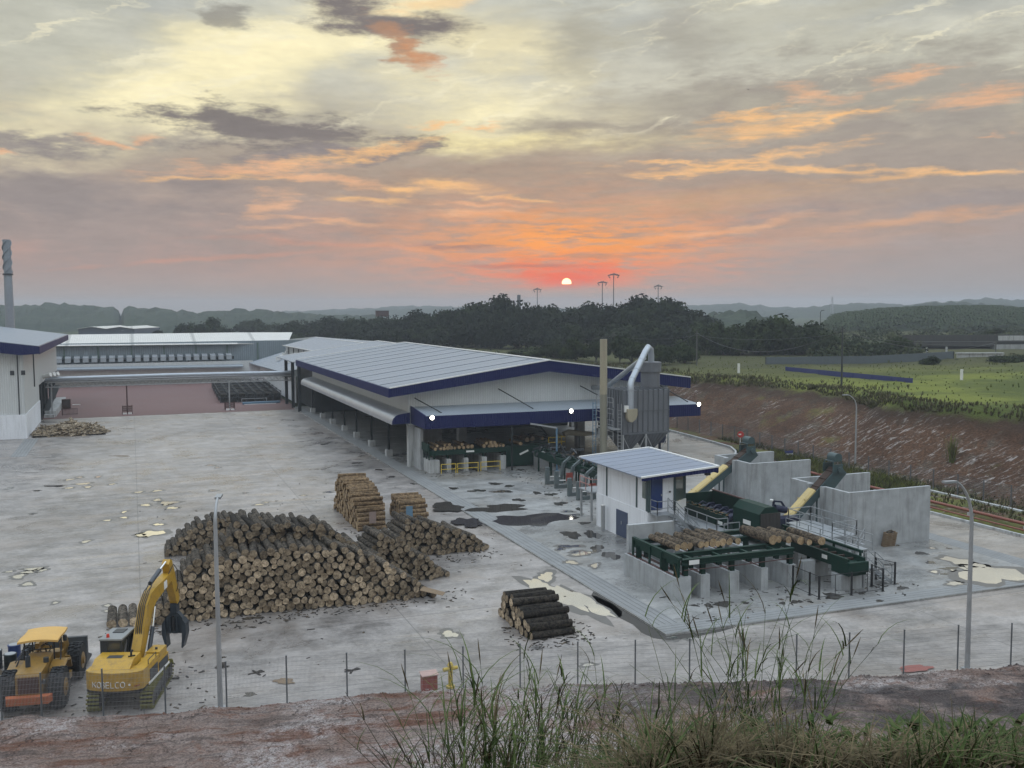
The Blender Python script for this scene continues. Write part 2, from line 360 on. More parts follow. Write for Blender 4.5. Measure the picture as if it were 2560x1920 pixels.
def ground_concrete(name, col, wet, jx, jy, joint=.5):
    m, N, b = newmat(name); p = pos(N); x, y, z = sep(N, p)
    big = N.noise(p, .06, 6, .62, .4); mid = N.noise(p, .5, 6, .65, .3); fine = N.noise(p, 5.0, 5, .7)
    sweep = N.noise(N.xyz(N.m('MULTIPLY', x, .12), N.m('MULTIPLY', y, 1.0)), 1.0, 6, .65, .6)      # tyre scuffs and mopped streaks
    ct = lambda v, a: N.m('MULTIPLY_ADD', N.m('SUBTRACT', N.ss(v, .30, .70), .5), a, 0.0)
    k = N.m('ADD', N.m('ADD', ct(big, .46), 1.0), N.m('ADD', ct(mid, .52), N.m('ADD', ct(sweep, .34), ct(fine, .42))))
    c = N.mix(1.0, col, N.n('ShaderNodeCombineColor', i={0: k, 1: k, 2: k}).outputs[0], 'MULTIPLY')
    stain = N.ss(N.noise(p, .23, 7, .7, .5), .56, .74)
    c = N.mix(N.m('MULTIPLY', stain, .6), c, wet)
    warm = N.ss(N.noise(p, .15, 5, .6, .5), .48, .66)
    c = N.mix(N.m('MULTIPLY', warm, .35), c, (col[0]*1.02, col[1]*.88, col[2]*.74))
    damp = N.ss(N.noise(p, .11, 7, .66, .8), .50, .64)
    c = N.mix(N.m('MULTIPLY', damp, .28), c, tuple(v*.5 for v in col))
    crumbs = N.m('MAXIMUM', N.ss(N.noise(p, 1.7, 4, .65), .66, .72), N.ss(N.noise(p, .55, 7, .72), .64, .70))
    c = N.mix(N.m('MULTIPLY', crumbs, .5), c, (.05, .04, .03))
    def lines(a, pitch):
        s_ = N.m('ABSOLUTE', N.m('SUBTRACT', N.m('FRACT', N.m('DIVIDE', N.m('MULTIPLY_ADD', fine, .04, a), pitch)), .5)); return N.ss(s_, .5 - .05/pitch, .5)
    j = N.m('MAXIMUM', lines(x, jx), lines(y, jy))
    c = N.mix(N.m('MULTIPLY', j, joint), c, (.06, .06, .06))
    setc(N, b, 'Base Color', c)
    rg = N.m('SUBTRACT', N.m('MULTIPLY_ADD', mid, .5, .20), N.m('MULTIPLY', N.m('MAXIMUM', damp, N.ss(sweep, .5, .68)), .22))
    setc(N, b, 'Roughness', N.m('MAXIMUM', rg, .16)); setc(N, b, 'Specular IOR Level', .75)
    bumpn(N, b, N.m('ADD', fine, N.m('MULTIPLY', mid, 2.0)), .3, .02)
    return m
def grooved(name, col, axis, pitch):
    m, N, b = newmat(name); p = pos(N); x, y, z = sep(N, p); a = x if axis == 'x' else y
    n1 = N.noise(p, .6, 6, .65); n2 = N.noise(p, 6, 4, .6)
    w = N.m('ABSOLUTE', N.m('SUBTRACT', N.m('FRACT', N.m('DIVIDE', N.m('MULTIPLY_ADD', n1, .05, a), pitch)), .5))
    g = N.ss(w, .36, .49)
    k = N.m('ADD', N.m('MULTIPLY_ADD', n1, .8, .6), N.m('MULTIPLY_ADD', n2, .3, -.15))
    c = N.mix(1.0, col, N.n('ShaderNodeCombineColor', i={0: k, 1: k, 2: k}).outputs[0], 'MULTIPLY')
    c = N.mix(N.m('MULTIPLY', g, .7), c, (.09, .09, .085))
    setc(N, b, 'Base Color', c); setc(N, b, 'Roughness', .6)
    bumpn(N, b, N.m('MULTIPLY', g, -1.0), .6, .04)
    return m
def soil(name, cols, scale, bump=.8, streak=False, cracks=False):
    m, N, b = newmat(name); p = pos(N); x, y, z = sep(N, p)
    n1 = N.noise(p, scale*.12, 6, .65, .4); n2 = N.noise(p, scale, 8, .7); n3 = N.noise(p, scale*4, 4, .7)
    c = N.mix(N.ss(n1, .36, .62), cols[0], cols[1])
    c = N.mix(N.m('MULTIPLY', N.ss(N.noise(p, scale*.3, 7, .68, .6), .52, .66), .8), c, cols[2])
    c = N.mix(N.m('MULTIPLY', N.ss(n2, .54, .68), .7), c, cols[3])
    if streak:   # rain-washed white clay runs down the face, slanting
        q = N.xyz(N.m('MULTIPLY', N.m('ADD', x, N.m('MULTIPLY', z, 1.2)), .55), N.m('MULTIPLY', N.m('ADD', y, N.m('MULTIPLY', z, .9)), 2.2), N.m('MULTIPLY', z, .6))
        sk = N.noise(q, 1.0, 8, .70, .8)
        msk = N.m('MULTIPLY', N.ss(sk, .53, .66), N.ss(N.m('ADD', N.noise(p, .075, 5, .6, .6), N.m('MULTIPLY', N.m('MULTIPLY', N.ss(y, 112, 96), N.ss(z, 5.2, 3.6)), .14)), .48, .60))
        c = N.mix(N.m('MULTIPLY', msk, .75), c, cols[4])
    if cracks:
        al = N.m('ADD', N.m('MULTIPLY', x, .97), N.m('MULTIPLY', y, -.22)); ac = N.m('ADD', N.m('MULTIPLY', x, .22), N.m('MULTIPLY', y, .97))
        bd = N.noise(N.xyz(N.m('MULTIPLY', al, .16), N.m('MULTIPLY', ac, 1.1)), 1.0, 7, .66, .4)
        c = N.mix(N.m('MULTIPLY', N.m('MULTIPLY', N.ss(bd, .50, .60), N.m('MULTIPLY_ADD', N.ss(x, 24, 12), .65, .3)), .85), c, (.18, .08, .05))
        c = N.mix(N.m('MULTIPLY', N.ss(bd, .47, .38), .6), c, (.10, .08, .075))
        lil = N.m('MULTIPLY', N.ss(N.m('ADD', N.noise(p, .16, 5, .6, .5), N.m('MULTIPLY', N.m('MULTIPLY', N.ss(x, 2, 8), N.ss(x, 22, 15)), .16)), .55, .68), N.ss(n2, .36, .6))
        c = N.mix(N.m('MULTIPLY', lil, .75), c, cols[4])
        drk = N.m('MULTIPLY', N.ss(x, 14, 24), N.ss(N.noise(p, .35, 5, .65, .4), .40, .60))
        c = N.mix(N.m('MULTIPLY', drk, .75), c, (.045, .045, .05))
        vz = N.n('ShaderNodeTexVoronoi', feature='DISTANCE_TO_EDGE', i={'Scale': 1.1}); wv = N.n('ShaderNodeVectorMath', operation='ADD'); N.t.links.new(p, wv.inputs[0]); N.t.links.new(N.xyz(n2, n3, 0.0), wv.inputs[1]); N.t.links.new(wv.outputs[0], vz.inputs['Vector'])
        ck = N.m('MULTIPLY', N.ss(vz.outputs['Distance'], .035, .0), N.ss(N.noise(p, .3, 3, .5), .42, .55))
        c = N.mix(N.m('MULTIPLY', ck, .8), c, (.04, .03, .028))
    k = N.m('MULTIPLY_ADD', N.ss(n3, .28, .72), .9, .5)
    c = N.mix(1.0, c, N.n('ShaderNodeCombineColor', i={0: k, 1: k, 2: k}).outputs[0], 'MULTIPLY')
    setc(N, b, 'Base Color', c); setc(N, b, 'Roughness', .95); setc(N, b, 'Specular IOR Level', .2)
    bumpn(N, b, N.m('ADD', n2, N.m('MULTIPLY', n3, .35)), bump, .25)
    return m
def leafy(name, c0, c1, scale=.8, rnd_amt=.35, trans=.0):
    m, N, b = newmat(name); p = pos(N)
    oi = N.n('ShaderNodeObjectInfo').outputs['Random']
    n1 = N.noise(p, scale, 4, .6); n2 = N.noise(p, scale*6, 3, .6)
    c = N.mix(N.ss(N.m('MULTIPLY_ADD', n2, .5, N.m('MULTIPLY', n1, .5)), .38, .64), c0, c1)
    k = N.m('MULTIPLY_ADD', oi, rnd_amt*2, 1 - rnd_amt)
    c = N.mix(1.0, c, N.n('ShaderNodeCombineColor', i={0: k, 1: k, 2: k}).outputs[0], 'MULTIPLY')
    setc(N, b, 'Base Color', c); setc(N, b, 'Roughness', .8); setc(N, b, 'Specular IOR Level', .1)
    return m

M = {}
M['yard'] = ground_concrete('yard concrete', (.25, .228, .214), (.085, .08, .075), 14.0, 9.0, .75)
M['slab'] = ground_concrete('apron concrete', (.235, .235, .23), (.11, .11, .105), 30.0, 30.0, .2)
M['road'] = ground_concrete('stained road concrete', (.24, .215, .19), (.22, .13, .09), 9.0, 9.0, .4)
M['groove_x'] = grooved('grooved apron edge x', (.225, .23, .232), 'x', .36)
M['groove_y'] = grooved('grooved apron edge y', (.225, .23, .232), 'y', .36)
M['concrete'] = pm('cast concrete', (.36, .375, .385), .8, 0, .45, 1.1, (.17, .165, .155), .55, True, .25, 8)
M['concrete_pale'] = pm('pale concrete', (.45, .46, .46), .75, 0, .3, .6, (.16, .16, .15), .8, True, .2, 8)
M['plaster'] = pm('white render', (.80, .82, .86), .7, 0, .10, .4, (.42, .43, .44), .35, True)
M['cladding_x'] = ribbed('off-white cladding ribs along x', (.62, .64, .64), 'x', .28, .5, .05)
M['cladding_y'] = ribbed('off-white cladding ribs along y', (.60, .62, .61), 'y', .28, .5, .05)
M['roof_y'] = ribbed('blue-grey roof sheet', (.25, .28, .325), 'y', .33, .40, .35, 6.2, (.10, .12, .16))
M['roof_small'] = ribbed('booth roof sheet', (.24, .275, .35), 'y', .30, .42, .3, None)
M['roof_x'] = ribbed('grey roof sheet ribs along x', (.30, .34, .38), 'x', .30, .45, .35)
M['roof_white'] = ribbed('white far roof sheet', (.62, .61, .58), 'x', .5, .4, .1, 14.0, (.3, .3, .29))
M['navy_x'] = ribbed('navy fascia ribs along x', (.010, .015, .082), 'x', .25, .55, .0, spec=.15)
M['navy_y'] = ribbed('navy fascia ribs along y', (.010, .015, .082), 'y', .25, .55, .0, spec=.15)
M['silver'] = ribbed('silver curved sheet', (.55, .57, .60), 'y', .3, .34, .75)
M['trim'] = pm('white metal trim', (.72, .72, .70), .45, .1, .1)
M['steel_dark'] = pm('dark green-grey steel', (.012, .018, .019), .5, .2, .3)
M['green'] = pm('machine green paint', (.005, .030, .021), .55, .0, .3, 1.2, (.02, .022, .016), .35, spec=.2)
M['greygreen'] = pm('grey-green machine paint', (.05, .085, .09), .5, .0, .3, 1.2, (.05, .05, .045), .4)
M['kicker'] = pm('grey kicker paint', (.10, .125, .13), .5, 0, .25, 1.2, (.06, .055, .05), .5)
M['yellow_cover'] = pm('faded yellow cover', (.55, .42, .17), .5, 0, .15, .9, (.35, .27, .12), .4)
M['safety_yellow'] = pm('safety yellow paint', (.55, .40, .06), .5, 0, .2)
M['belt'] = pm('bark-stained belt', (.05, .03, .022), .85, 0, .4, 4)
M['galv'] = pm('galvanised steel', (.33, .35, .37), .4, .4, .2, 2)
M['galv_dull'] = pm('dull galvanised steel', (.36, .37, .38), .5, .25, .25, 1.5)
M['wire'] = pm('fence wire', (.42, .43, .45), .5, .4, .1)
M['post'] = pm('fence post steel', (.13, .14, .15), .5, .3, .2)
M['dust_grey'] = pm('dust collector grey', (.165, .175, .195), .5, .15, .2, .8, (.12, .12, .12), .45, True)
M['duct'] = pm('spiral duct zinc', (.42, .46, .51), .35, .4, .15, 1)
M['beige'] = pm('beige paint', (.36, .32, .23), .6, 0, .15, .8, (.25, .22, .17), .4, True)
M['beige_dull'] = pm('weathered beige concrete', (.24, .23, .18), .7, 0, .25, .8, (.14, .14, .12), .5, True)
M['blue_door'] = pm('blue door paint', (.018, .04, .14), .4, 0, .15)
M['blue_grey'] = pm('blue-grey door paint', (.05, .07, .13), .5, 0, .15)
M['light_blue'] = pm('pale blue paint', (.12, .22, .32), .5, .2, .2)
M['blue'] = pm('motor blue paint', (.010, .014, .045), .5, .1, .2)
M['cladding_dull'] = ribbed('slate louvre wall', (.22, .27, .31), 'x', .5, .5, .05)
M['damp'] = pm('damp concrete margin', (.115, .108, .10), .38, 0, .3, 2)
M['black'] = pm('black painted steel', (.012, .012, .014), .5, 0, .2)
M['rubber'] = pm('dusty tyre rubber', (.02, .021, .023), .85, 0, .35, 5)
M['exc_yellow'] = pm('excavator yellow', (.46, .27, .025), .4, 0, .2, 1.5, (.20, .13, .05), .55)
M['load_yellow'] = pm('loader ochre yellow', (.25, .14, .024), .42, 0, .22, 2, (.10, .075, .04), .6)
M['canvas'] = pm('orange sunshade canvas', (.62, .38, .12), .8, 0, .12, 2)
M['orange'] = pm('rusty orange paint', (.42, .12, .045), .6, 0, .2, 3)
M['hydraulic'] = pm('dark grey cylinder', (.05, .06, .075), .4, .3, .2)
M['chrome'] = pm('polished rod', (.75, .76, .78), .15, .95, .05)
M['charcoal'] = pm('charcoal paint', (.035, .04, .045), .5, 0, .2)
M['cabgrey'] = pm('grey cab roof', (.23, .24, .24), .5, 0, .15)
M['track_moss'] = pm('moss-yellow track shoe', (.16, .15, .03), .7, .0, .35, 4, (.03, .03, .025), .5)
M['white'] = pm('white paint', (.75, .75, .73), .5, 0, .06)
M['red'] = pm('red paint', (.42, .03, .025), .5, 0, .15)
M['red_dull'] = pm('faded red paint', (.26, .05, .035), .6, 0, .25)
M['brown_rust'] = pm('red-brown paint', (.07, .03, .025), .7, 0, .25, 3)
M['wood'] = pm('pallet wood', (.20, .14, .085), .8, 0, .35, 5)
M['tarp'] = pm('brown tarpaulin', (.13, .10, .065), .8, 0, .3, 2)
M['paver'] = pm('red brick paving', (.135, .068, .062), .75, 0, .22, .12, (.13, .075, .07), .5)
M['pipe_red'] = pm('red fire main', (.22, .07, .045), .55, 0, .2)
M['green_post'] = pm('pale green steel', (.10, .16, .14), .5, .1, .2)
M['fence_blue'] = pm('blue hoarding', (.03, .04, .16), .5, 0, .2)
M['fence_slate'] = pm('slate hoarding', (.10, .122, .138), .6, 0, .2)
M['hazeblue_shed'] = pm('slate shed cladding', (.07, .09, .13), .6, 0, .15)
M['glass'], _N, _b = newmat('window glass'); setc(_N, _b, 'Base Color', (.10, .13, .12)); setc(_N, _b, 'Roughness', .06); setc(_N, _b, 'Specular IOR Level', .9)
M['lamp_on'] = emit('lit floodlight', (1, .96, .84), 16)
M['amber'] = pm('beacon red', (.6, .04, .02), .2, 0, .05)
# standing water
m_, N_, b_ = newmat('standing water'); setc(N_, b_, 'Base Color', (.84, .83, .80)); setc(N_, b_, 'Metallic', .9); setc(N_, b_, 'Roughness', .03)
bumpn(N_, b_, N_.noise(pos(N_), 1.2, 3), .03, .02); M['water'] = m_
m_, N_, b_ = newmat('wet concrete film'); setc(N_, b_, 'Base Color', (.050, .045, .04)); setc(N_, b_, 'Roughness', .06); setc(N_, b_, 'IOR', 1.33); setc(N_, b_, 'Specular IOR Level', .5); M['wet'] = m_
def barkmat(name, c0, c1, rnd_=.3):
    m, N, b = newmat(name); p = N.n('ShaderNodeTexCoord').outputs['Object']; g = pos(N); x, y, z = sep(N, g)
    oi = N.n('ShaderNodeObjectInfo').outputs['Random']
    n1 = N.noise(g, 5.5, 6, .72); n2 = N.noise(g, 14, 4, .7); n3 = N.noise(g, .9, 2, .5)
    c = N.mix(N.ss(n1, .40, .60), c0, c1)
    k = N.m('MULTIPLY', N.m('MULTIPLY_ADD', n2, .9, .55), N.m('MULTIPLY', N.m('MULTIPLY_ADD', oi, 2*rnd_, 1 - rnd_), N.m('MULTIPLY_ADD', n3, 1.0, .5)))
    c = N.mix(1.0, c, N.n('ShaderNodeCombineColor', i={0: k, 1: k, 2: k}).outputs[0], 'MULTIPLY')
    setc(N, b, 'Base Color', c); setc(N, b, 'Roughness', .9); setc(N, b, 'Specular IOR Level', .2); bumpn(N, b, N.m('ADD', n1, n2), .9, .05); return m
M['bark'] = barkmat('grey-brown bark', (.016, .013, .010), (.15, .125, .098))
M['bark_rough'] = barkmat('rough brown bark', (.020, .015, .011), (.15, .115, .08), .25)
M['bark_dark'] = barkmat('dark wet bark', (.010, .009, .008), (.048, .040, .032))
M['bark_pale'] = barkmat('peeled pale bark', (.10, .065, .038), (.30, .205, .115), .25)
M['cut'] = barkmat('sawn log end', (.21, .16, .11), (.47, .37, .255), .45)
M['cut_fresh'] = barkmat('fresh sawn log end', (.32, .22, .125), (.46, .34, .21), .2)
# ------------------------------------------------------------ the setting
def interp(x, pts):
    if x <= pts[0][0]: return pts[0][1]
    for (a, b), (c, d) in zip(pts, pts[1:]):
        if x <= c: return b + (d - b)*(x - a)/(c - a)
    return pts[-1][1]
def sstep(x, a, b):
    t = max(0, min(1, (x - a)/(b - a))); return t*t*(3 - 2*t)
def fbm(x, y, z=0.0, o=4):
    s = 0; a = 1
    for i in range(o): s += a*mn.noise((x, y, z)); x *= 2.1; y *= 2.1; a *= .5
    return s
YZ = -.1                                    # outer yard lies a kerb lower than the apron

# one sheet to the horizon
gb = MB(); rings = [0, 60, 150, 250, 330, 450, 700, 1200, 2300, 3200]; nseg = 96; prev = None
gv = []
for r in rings:
    z = -.6 if r < 300 else (3.5 if r < 500 else 2.5)
    gv += [(r*math.sin(2*math.pi*i/nseg), r*math.cos(2*math.pi*i/nseg), z) for i in range(nseg)]
gb.add(gv, [(k*nseg+i, k*nseg+(i+1) % nseg, (k+1)*nseg+(i+1) % nseg, (k+1)*nseg+i) for k in range(len(rings)-1) for i in range(nseg)], 0, True)
M['field'] = soil('distant scrub and field', [(.035, .05, .02), (.05, .065, .025), (.06, .055, .03), (.03, .04, .018)], .05, .3)
struct('ground', gb, M['field'])

struct('yard', MB().add([(-60, 24, YZ), (62.5, 24, YZ), (62.5, 150, YZ), (62.5, 176, YZ), (-60, 176, YZ)], [(0,1,2,3,4)]), M['yard'])
struct('road', MB().box(57.0, 30, -.3, 62.4, 125, -.02), M['road'])
struct('red_paving', MB().box(-60, 174.3, -.4, 27, 250, -.085), M['paver'])
ap = MB(); ap.prism([(26.2, 45.62), (57.0, 45.62), (57.0, 104), (62.3, 112), (62.3, 178), (26.2, 178)], 'z', -.4, 0)
struct('apron', ap, M['slab'])
ge = MB()
ge.add([(26.25, 47.1, .004), (27.85, 47.1, .004), (27.85, 176, .004), (26.25, 176, .004)], [(0,1,2,3)], 0)
ge.add([(55.4, 47.1, .004), (56.95, 47.1, .004), (56.95, 92, .004), (55.4, 92, .004)], [(0,1,2,3)], 0)
ge.add([(26.25, 45.66, .006), (56.95, 45.66, .006), (56.95, 47.1, .006), (26.25, 47.1, .006)], [(0,1,2,3)], 1)
struct('apron_edge', ge, [M['groove_x'], M['groove_y']])
gt = MB(); gt.box(-14.0, 131, YZ-.2, -12.3, 148.8, YZ+.02)
struct('drain_cover', gt, M['groove_x'])
# drive kerb that curls round at the far end of the stained road
kb = MB()
kp = [(62.45, 40), (62.45, 66), (62.6, 90), (64.5, 97), (67.3, 101), (68.9, 104.5), (69.4, 109), (69.9, 114.5), (70.4, 122), (70.6, 150)]
for (x0, y0), (x1, y1) in zip(kp, kp[1:]): kb.bar((x0, y0, .0), (x1, y1, .0), .22, .34)
struct('kerb', kb, M['concrete_pale'])
ex = MB(); ex.add([(x, y, YZ+.004) for x, y in [(62.4, 150), (62.4, 90)] + kp[3:]], [tuple(range(2 + len(kp) - 3))]); struct('drive', ex, M['road'])

def blob(mb, cx, cy, rx, ry, z, seed, mi=0, yaw=-HD):
    r = random.Random(seed); n = 26; ph = [r.uniform(0, 6.28) for _ in range(4)]
    pts = []
    for i in range(n):
        t = 2*math.pi*i/n
        k = 1 + .22*math.sin(2*t+ph[0]) + .16*math.sin(3*t+ph[1]) + .12*math.sin(5*t+ph[2]) + .09*math.sin(8*t+ph[3]) + r.uniform(-.07, .07)
        a, b = rx*k*math.cos(t), ry*k*math.sin(t)
        pts.append((cx + a*math.cos(yaw) - b*math.sin(yaw), cy + a*math.sin(yaw) + b*math.cos(yaw), z))
    mb.add([(cx, cy, z)] + pts, [(0, 1+i, 1+(i+1) % n) for i in range(n)], mi)
PUD_YARD = [(24.56, 56.38, 1.14, 2.5), (24.98, 53.83, 0.85, 1.65), (24.8, 58.83, 0.51, 0.9), (-6.76, 73.63, 0.41, 0.4), (-6.14, 73.0, 0.19, 0.27), (-7.03, 72.85, 0.31, 0.33), (1.04, 81.98, 0.7, 1.03), (0.18, 81.64, 0.44, 0.43), (-3.77, 80.93, 0.29, 0.33), (1.53, 85.2, 0.35, 0.37), (2.67, 94.51, 0.64, 0.8), (2.85, 91.96, 0.45, 0.43), (1.72, 96.31, 0.35, 0.48), (0.69, 94.18, 0.38, 0.45), (-1.11, 89.17, 0.27, 0.3), (-2.4, 88.51, 0.23, 0.3), (-5.05, 108.21, 0.52, 0.58), (-6.51, 111.44, 0.34, 0.46), (-5.59, 112.57, 0.25, 0.47), (-4.54, 106.04, 0.32, 0.42), (-6.23, 106.19, 0.28, 0.42), (-3.78, 112.14, 0.24, 0.39), (-2.34, 106.81, 0.24, 0.36), (0.15, 101.18, 0.27, 0.39), (1.83, 101.27, 0.36, 0.39), (2.44, 93.69, 0.26, 0.34), (-1.12, 91.64, 0.18, 0.32), (-8.5, 93.81, 0.16, 0.33), (-11.76, 108.19, 0.23, 0.36), (-7.5, 71.92, 0.37, 0.45), (-6.51, 73.4, 0.16, 0.27), (15.53, 50.22, 0.43, 0.46), (26.19, 45.33, 0.32, 0.34), (27.29, 45.05, 0.3, 0.3), (20.48, 43.31, 0.23, 0.19), (19.06, 46.46, 0.14, 0.14), (-1.87, 62.74, 0.19, 0.2), (-1.9, 61.59, 0.13, 0.15), (-1.39, 61.1, 0.13, 0.14), (-4.8, 64.51, 0.17, 0.16), (-6.75, 69.61, 0.39, 0.3), (10.21, 90.52, 0.29, 0.33), (10.92, 91.37, 0.21, 0.22), (6.85, 99.21, 0.27, 0.38), (9.65, 96.77, 0.18, 0.25), (-8.21, 73.45, 0.19, 0.2), (14.6, 93.47, 0.22, 0.24), (17.13, 94.21, 0.26, 0.37), (18.19, 95.08, 0.23, 0.25), (7.81, 115.61, 0.32, 0.43), (8.41, 113.62, 0.26, 0.34), (-5.76, 155.6, 0.34, 0.6), (17.06, 148.88, 0.28, 0.58)]
PUD_SLAB = [(51.76, 48.22, 1.93, 2.13), (52.37, 51.76, 0.82, 0.88), (52.6, 50.22, 0.53, 0.57), (47.91, 47.46, 0.48, 0.35), (48.81, 50.09, 0.23, 0.27), (50.23, 49.99, 0.13, 0.16), (51.28, 50.04, 0.24, 0.33), (53.48, 55.16, 0.14, 0.26), (34.54, 75.36, 0.39, 0.37), (34.47, 76.83, 0.32, 0.39), (28.49, 64.97, 0.24, 0.28), (29.37, 63.3, 0.83, 0.53), (27.7, 61.2, 0.35, 0.43), (28.8, 59.83, 0.22, 0.54), (29.45, 65.49, 0.68, 0.36)]
WET_SLAB = [(25.38, 82.67, 1.43, 1.83), (25.11, 76.07, 1.06, 1.76), (29.5, 80.34, 2.42, 1.6), (30.41, 75.06, 3.05, 2.33), (30.34, 88.99, 0.79, 0.72), (32.42, 87.62, 0.88, 0.71), (32.36, 83.22, 0.55, 0.65), (35.21, 85.71, 0.44, 0.58), (36.14, 84.57, 0.52, 0.69), (35.18, 80.23, 0.54, 0.84), (33.25, 91.83, 0.69, 0.65), (34.08, 90.11, 0.55, 0.51), (35.68, 77.38, 0.28, 0.59), (31.14, 68.81, 0.78, 1.1), (33.78, 72.17, 0.42, 0.6), (32.63, 68.2, 0.54, 1.41), (31.03, 64.09, 0.44, 1.11), (31.06, 61.91, 0.59, 1.05), (28.65, 90.99, 0.54, 0.49), (33.39, 102.59, 0.71, 0.78), (34.29, 100.54, 0.55, 0.61), (38.67, 98.72, 0.35, 0.46), (31.96, 49.17, 0.54, 0.47), (31.06, 49.24, 0.27, 0.37), (30.3, 49.54, 0.3, 0.18), (33.38, 48.9, 0.22, 0.23), (36.28, 47.94, 0.35, 0.34), (35.35, 48.01, 0.22, 0.24), (37.04, 47.63, 0.19, 0.2), (39.05, 48.05, 0.61, 0.6), (41.0, 47.9, 0.2, 0.26), (40.97, 46.26, 0.27, 0.19), (51.67, 54.3, 0.36, 0.57), (54.51, 54.62, 0.2, 0.22), (50.37, 52.07, 0.35, 0.33), (49.02, 49.44, 0.24, 0.24), (50.35, 50.4, 0.61, 0.32), (47.33, 52.64, 0.31, 0.32), (44.2, 47.91, 0.31, 0.33)]
WET_YARD = [(5.9, 57.08, 0.58, 0.31), (4.95, 56.56, 0.34, 0.17), (24.66, 82.41, 0.41, 0.5), (26.73, 93.18, 0.32, 0.5), (25.94, 95.45, 0.42, 0.53), (20.75, 77.95, 0.3, 0.44), (21.9, 67.47, 0.67, 0.34), (18.08, 66.16, 0.65, 0.32), (-7.59, 107.85, 0.94, 0.57), (-9.09, 105.76, 0.46, 0.41), (-1.75, 127.15, 1.13, 0.61), (5.71, 55.39, 0.26, 0.13), (18.74, 50.03, 0.26, 0.23), (23.39, 110.94, 0.53, 0.51), (24.7, 105.17, 0.56, 0.47), (22.75, 127.76, 0.42, 0.55), (24.79, 100.34, 0.48, 0.43), (25.03, 115.98, 0.38, 0.37), (2.64, 64.94, 0.12, 0.22), (1.48, 52.7, 0.12, 0.11), (4.52, 45.58, 0.32, 0.23), (3.75, 51.07, 0.16, 0.18), (7.68, 55.92, 0.24, 0.13)]

wb = MB(); db = MB(); mb_ = MB()
for i, (x, y, a, b) in enumerate(PUD_YARD[2:]): blob(wb, x, y, a, b, YZ+.004, i)
blob(wb, 24.1, 54.6, .95, 3.4, YZ+.0075, 901, 0, 0.05); blob(wb, 24.9, 51.6, .5, 1.9, YZ+.0078, 902, 0, .1); blob(wb, 23.6, 57.2, .6, 1.2, YZ+.0072, 903, 0, 0); blob(wb, 26.4, 45.32, .35, .14, YZ+.008, 904, 0, 0); blob(wb, 28.4, 45.38, .7, .1, YZ+.008, 905, 0, 0)
for i, (x, y, a, b) in enumerate(PUD_SLAB): blob(wb, x, y, a, b, .011, 100+i)
for i, (x, y, a, b) in enumerate(WET_YARD): blob(db, x, y, a, b, YZ+.0035, 200+i)
for i, (x, y, a, b) in enumerate(WET_SLAB): blob(db, x, y, a, b, .0095, 300+i)
for i, (x, y, a, b) in enumerate(PUD_YARD[2:]): blob(mb_, x, y, a*1.45+.1, b*1.5+.12, YZ+.0025, i)
for i, (x, y, a, b) in enumerate(PUD_SLAB): blob(mb_, x, y, a*1.25+.15, b*1.3+.15, .0085, 100+i)
blob(mb_, 24.2, 53.6, 1.35, 5.2, YZ+.006, 901, 0, 0.05)
struct('damp_margins', mb_, M['damp'])
struct('puddles', wb, M['water']); struct('wet_patches', db, M['wet'])
ch = MB(); cp = [(25.75, 54.0), (26.18, 54.6), (26.18, 45.6), (30.5, 45.55), (29.2, 45.15), (27.2, 44.95), (26.0, 45.0), (25.4, 45.6), (25.25, 46.6), (25.45, 48), (25.3, 49.4), (25.6, 51), (25.45, 52.5)]; ch.add([(x, y, YZ+.006) for x, y in cp], [tuple(range(len(cp)))[::-1]])
struct('drain_channel', ch, pm('drain mud', (.03, .026, .022), .5, 0, .4, 3))

# foreground bank: from the photographer's hill down to the fence along the yard
FX = [(-22, 47.6), (-5.64, 45.8), (0.85, 44.4), (8.5, 43.2), (16.2, 41.45), (23.7, 39.2), (31.2, 37.15), (39.4, 35.4), (62, 30.5)]
def fence_y(x): return interp(x, FX)
PROF = [(0, 15.9), (4, 15.0), (7, 13.6), (10, 11.6), (14, 8.8), (20, 5.4), (26, 3.1), (30, 1.9), (33, 1.25), (36, .95), (60, .9)]
def bank_z(X, Y, det=True):
    f = X*math.sin(HD) + Y*math.cos(HD); r = X*math.cos(HD) - Y*math.sin(HD)
    df = (fence_y(X) - Y)*.97
    z = interp(f, PROF)
    lat = r/max(f, 4)
    z += (.55*sstep(lat, -.12, .22) - .75*(1 - sstep(lat, -.35, -.05)))*(1 - sstep(f, 15, 26))
    edge = interp(df, [(-.2, -.25), (.25, -.14), (.55, .12), (.95, .48), (1.6, .66), (3, .78), (6, .9)]) + .25*fbm(X*.35, 3.1)*sstep(df, .4, 1.2) - .16*sstep(X, 10, 30)
    z = min(z, edge) if df < 4 else min(z, edge + (df - 4)*.7 + 0)
    if det: z += (.07*fbm(X*1.3, Y*1.3, 1.0) + .06*fbm(X*3.1, Y*3.1, 5.0, 3))*sstep(df, .3, 1.0)
    return z
bv = []; bf = []
fs_ = [2 + i*.8 for i in range(28)] + [24.4 + i*.22 for i in range(112)]
ls_ = [-1.0 + i*.0125 for i in range(161)]
tk = len(ls_)
for f in fs_:
    for l in ls_:
        ff = max(f, 4); r = l*ff*.85
        X = r*math.cos(HD) + f*math.sin(HD); Y = -r*math.sin(HD) + f*math.cos(HD)
        yf = fence_y(X)
        bv.append((X, Y, bank_z(X, Y)))
for i in range(len(fs_)-1):
    for j in range(tk-1):
        q = (i*tk+j, i*tk+j+1, (i+1)*tk+j+1, (i+1)*tk+j)
        if min(fence_y(bv[k][0]) - bv[k][1] for k in q) > -.5: bf.append(q)
M['bank'] = soil('cracked clay bank', [(.27, .195, .165), (.36, .285, .255), (.25, .13, .09), (.10, .078, .066), (.58, .53, .52)], 3.0, 1.0, False, True)
bb = MB(); bb.add(bv, bf, 0, False)
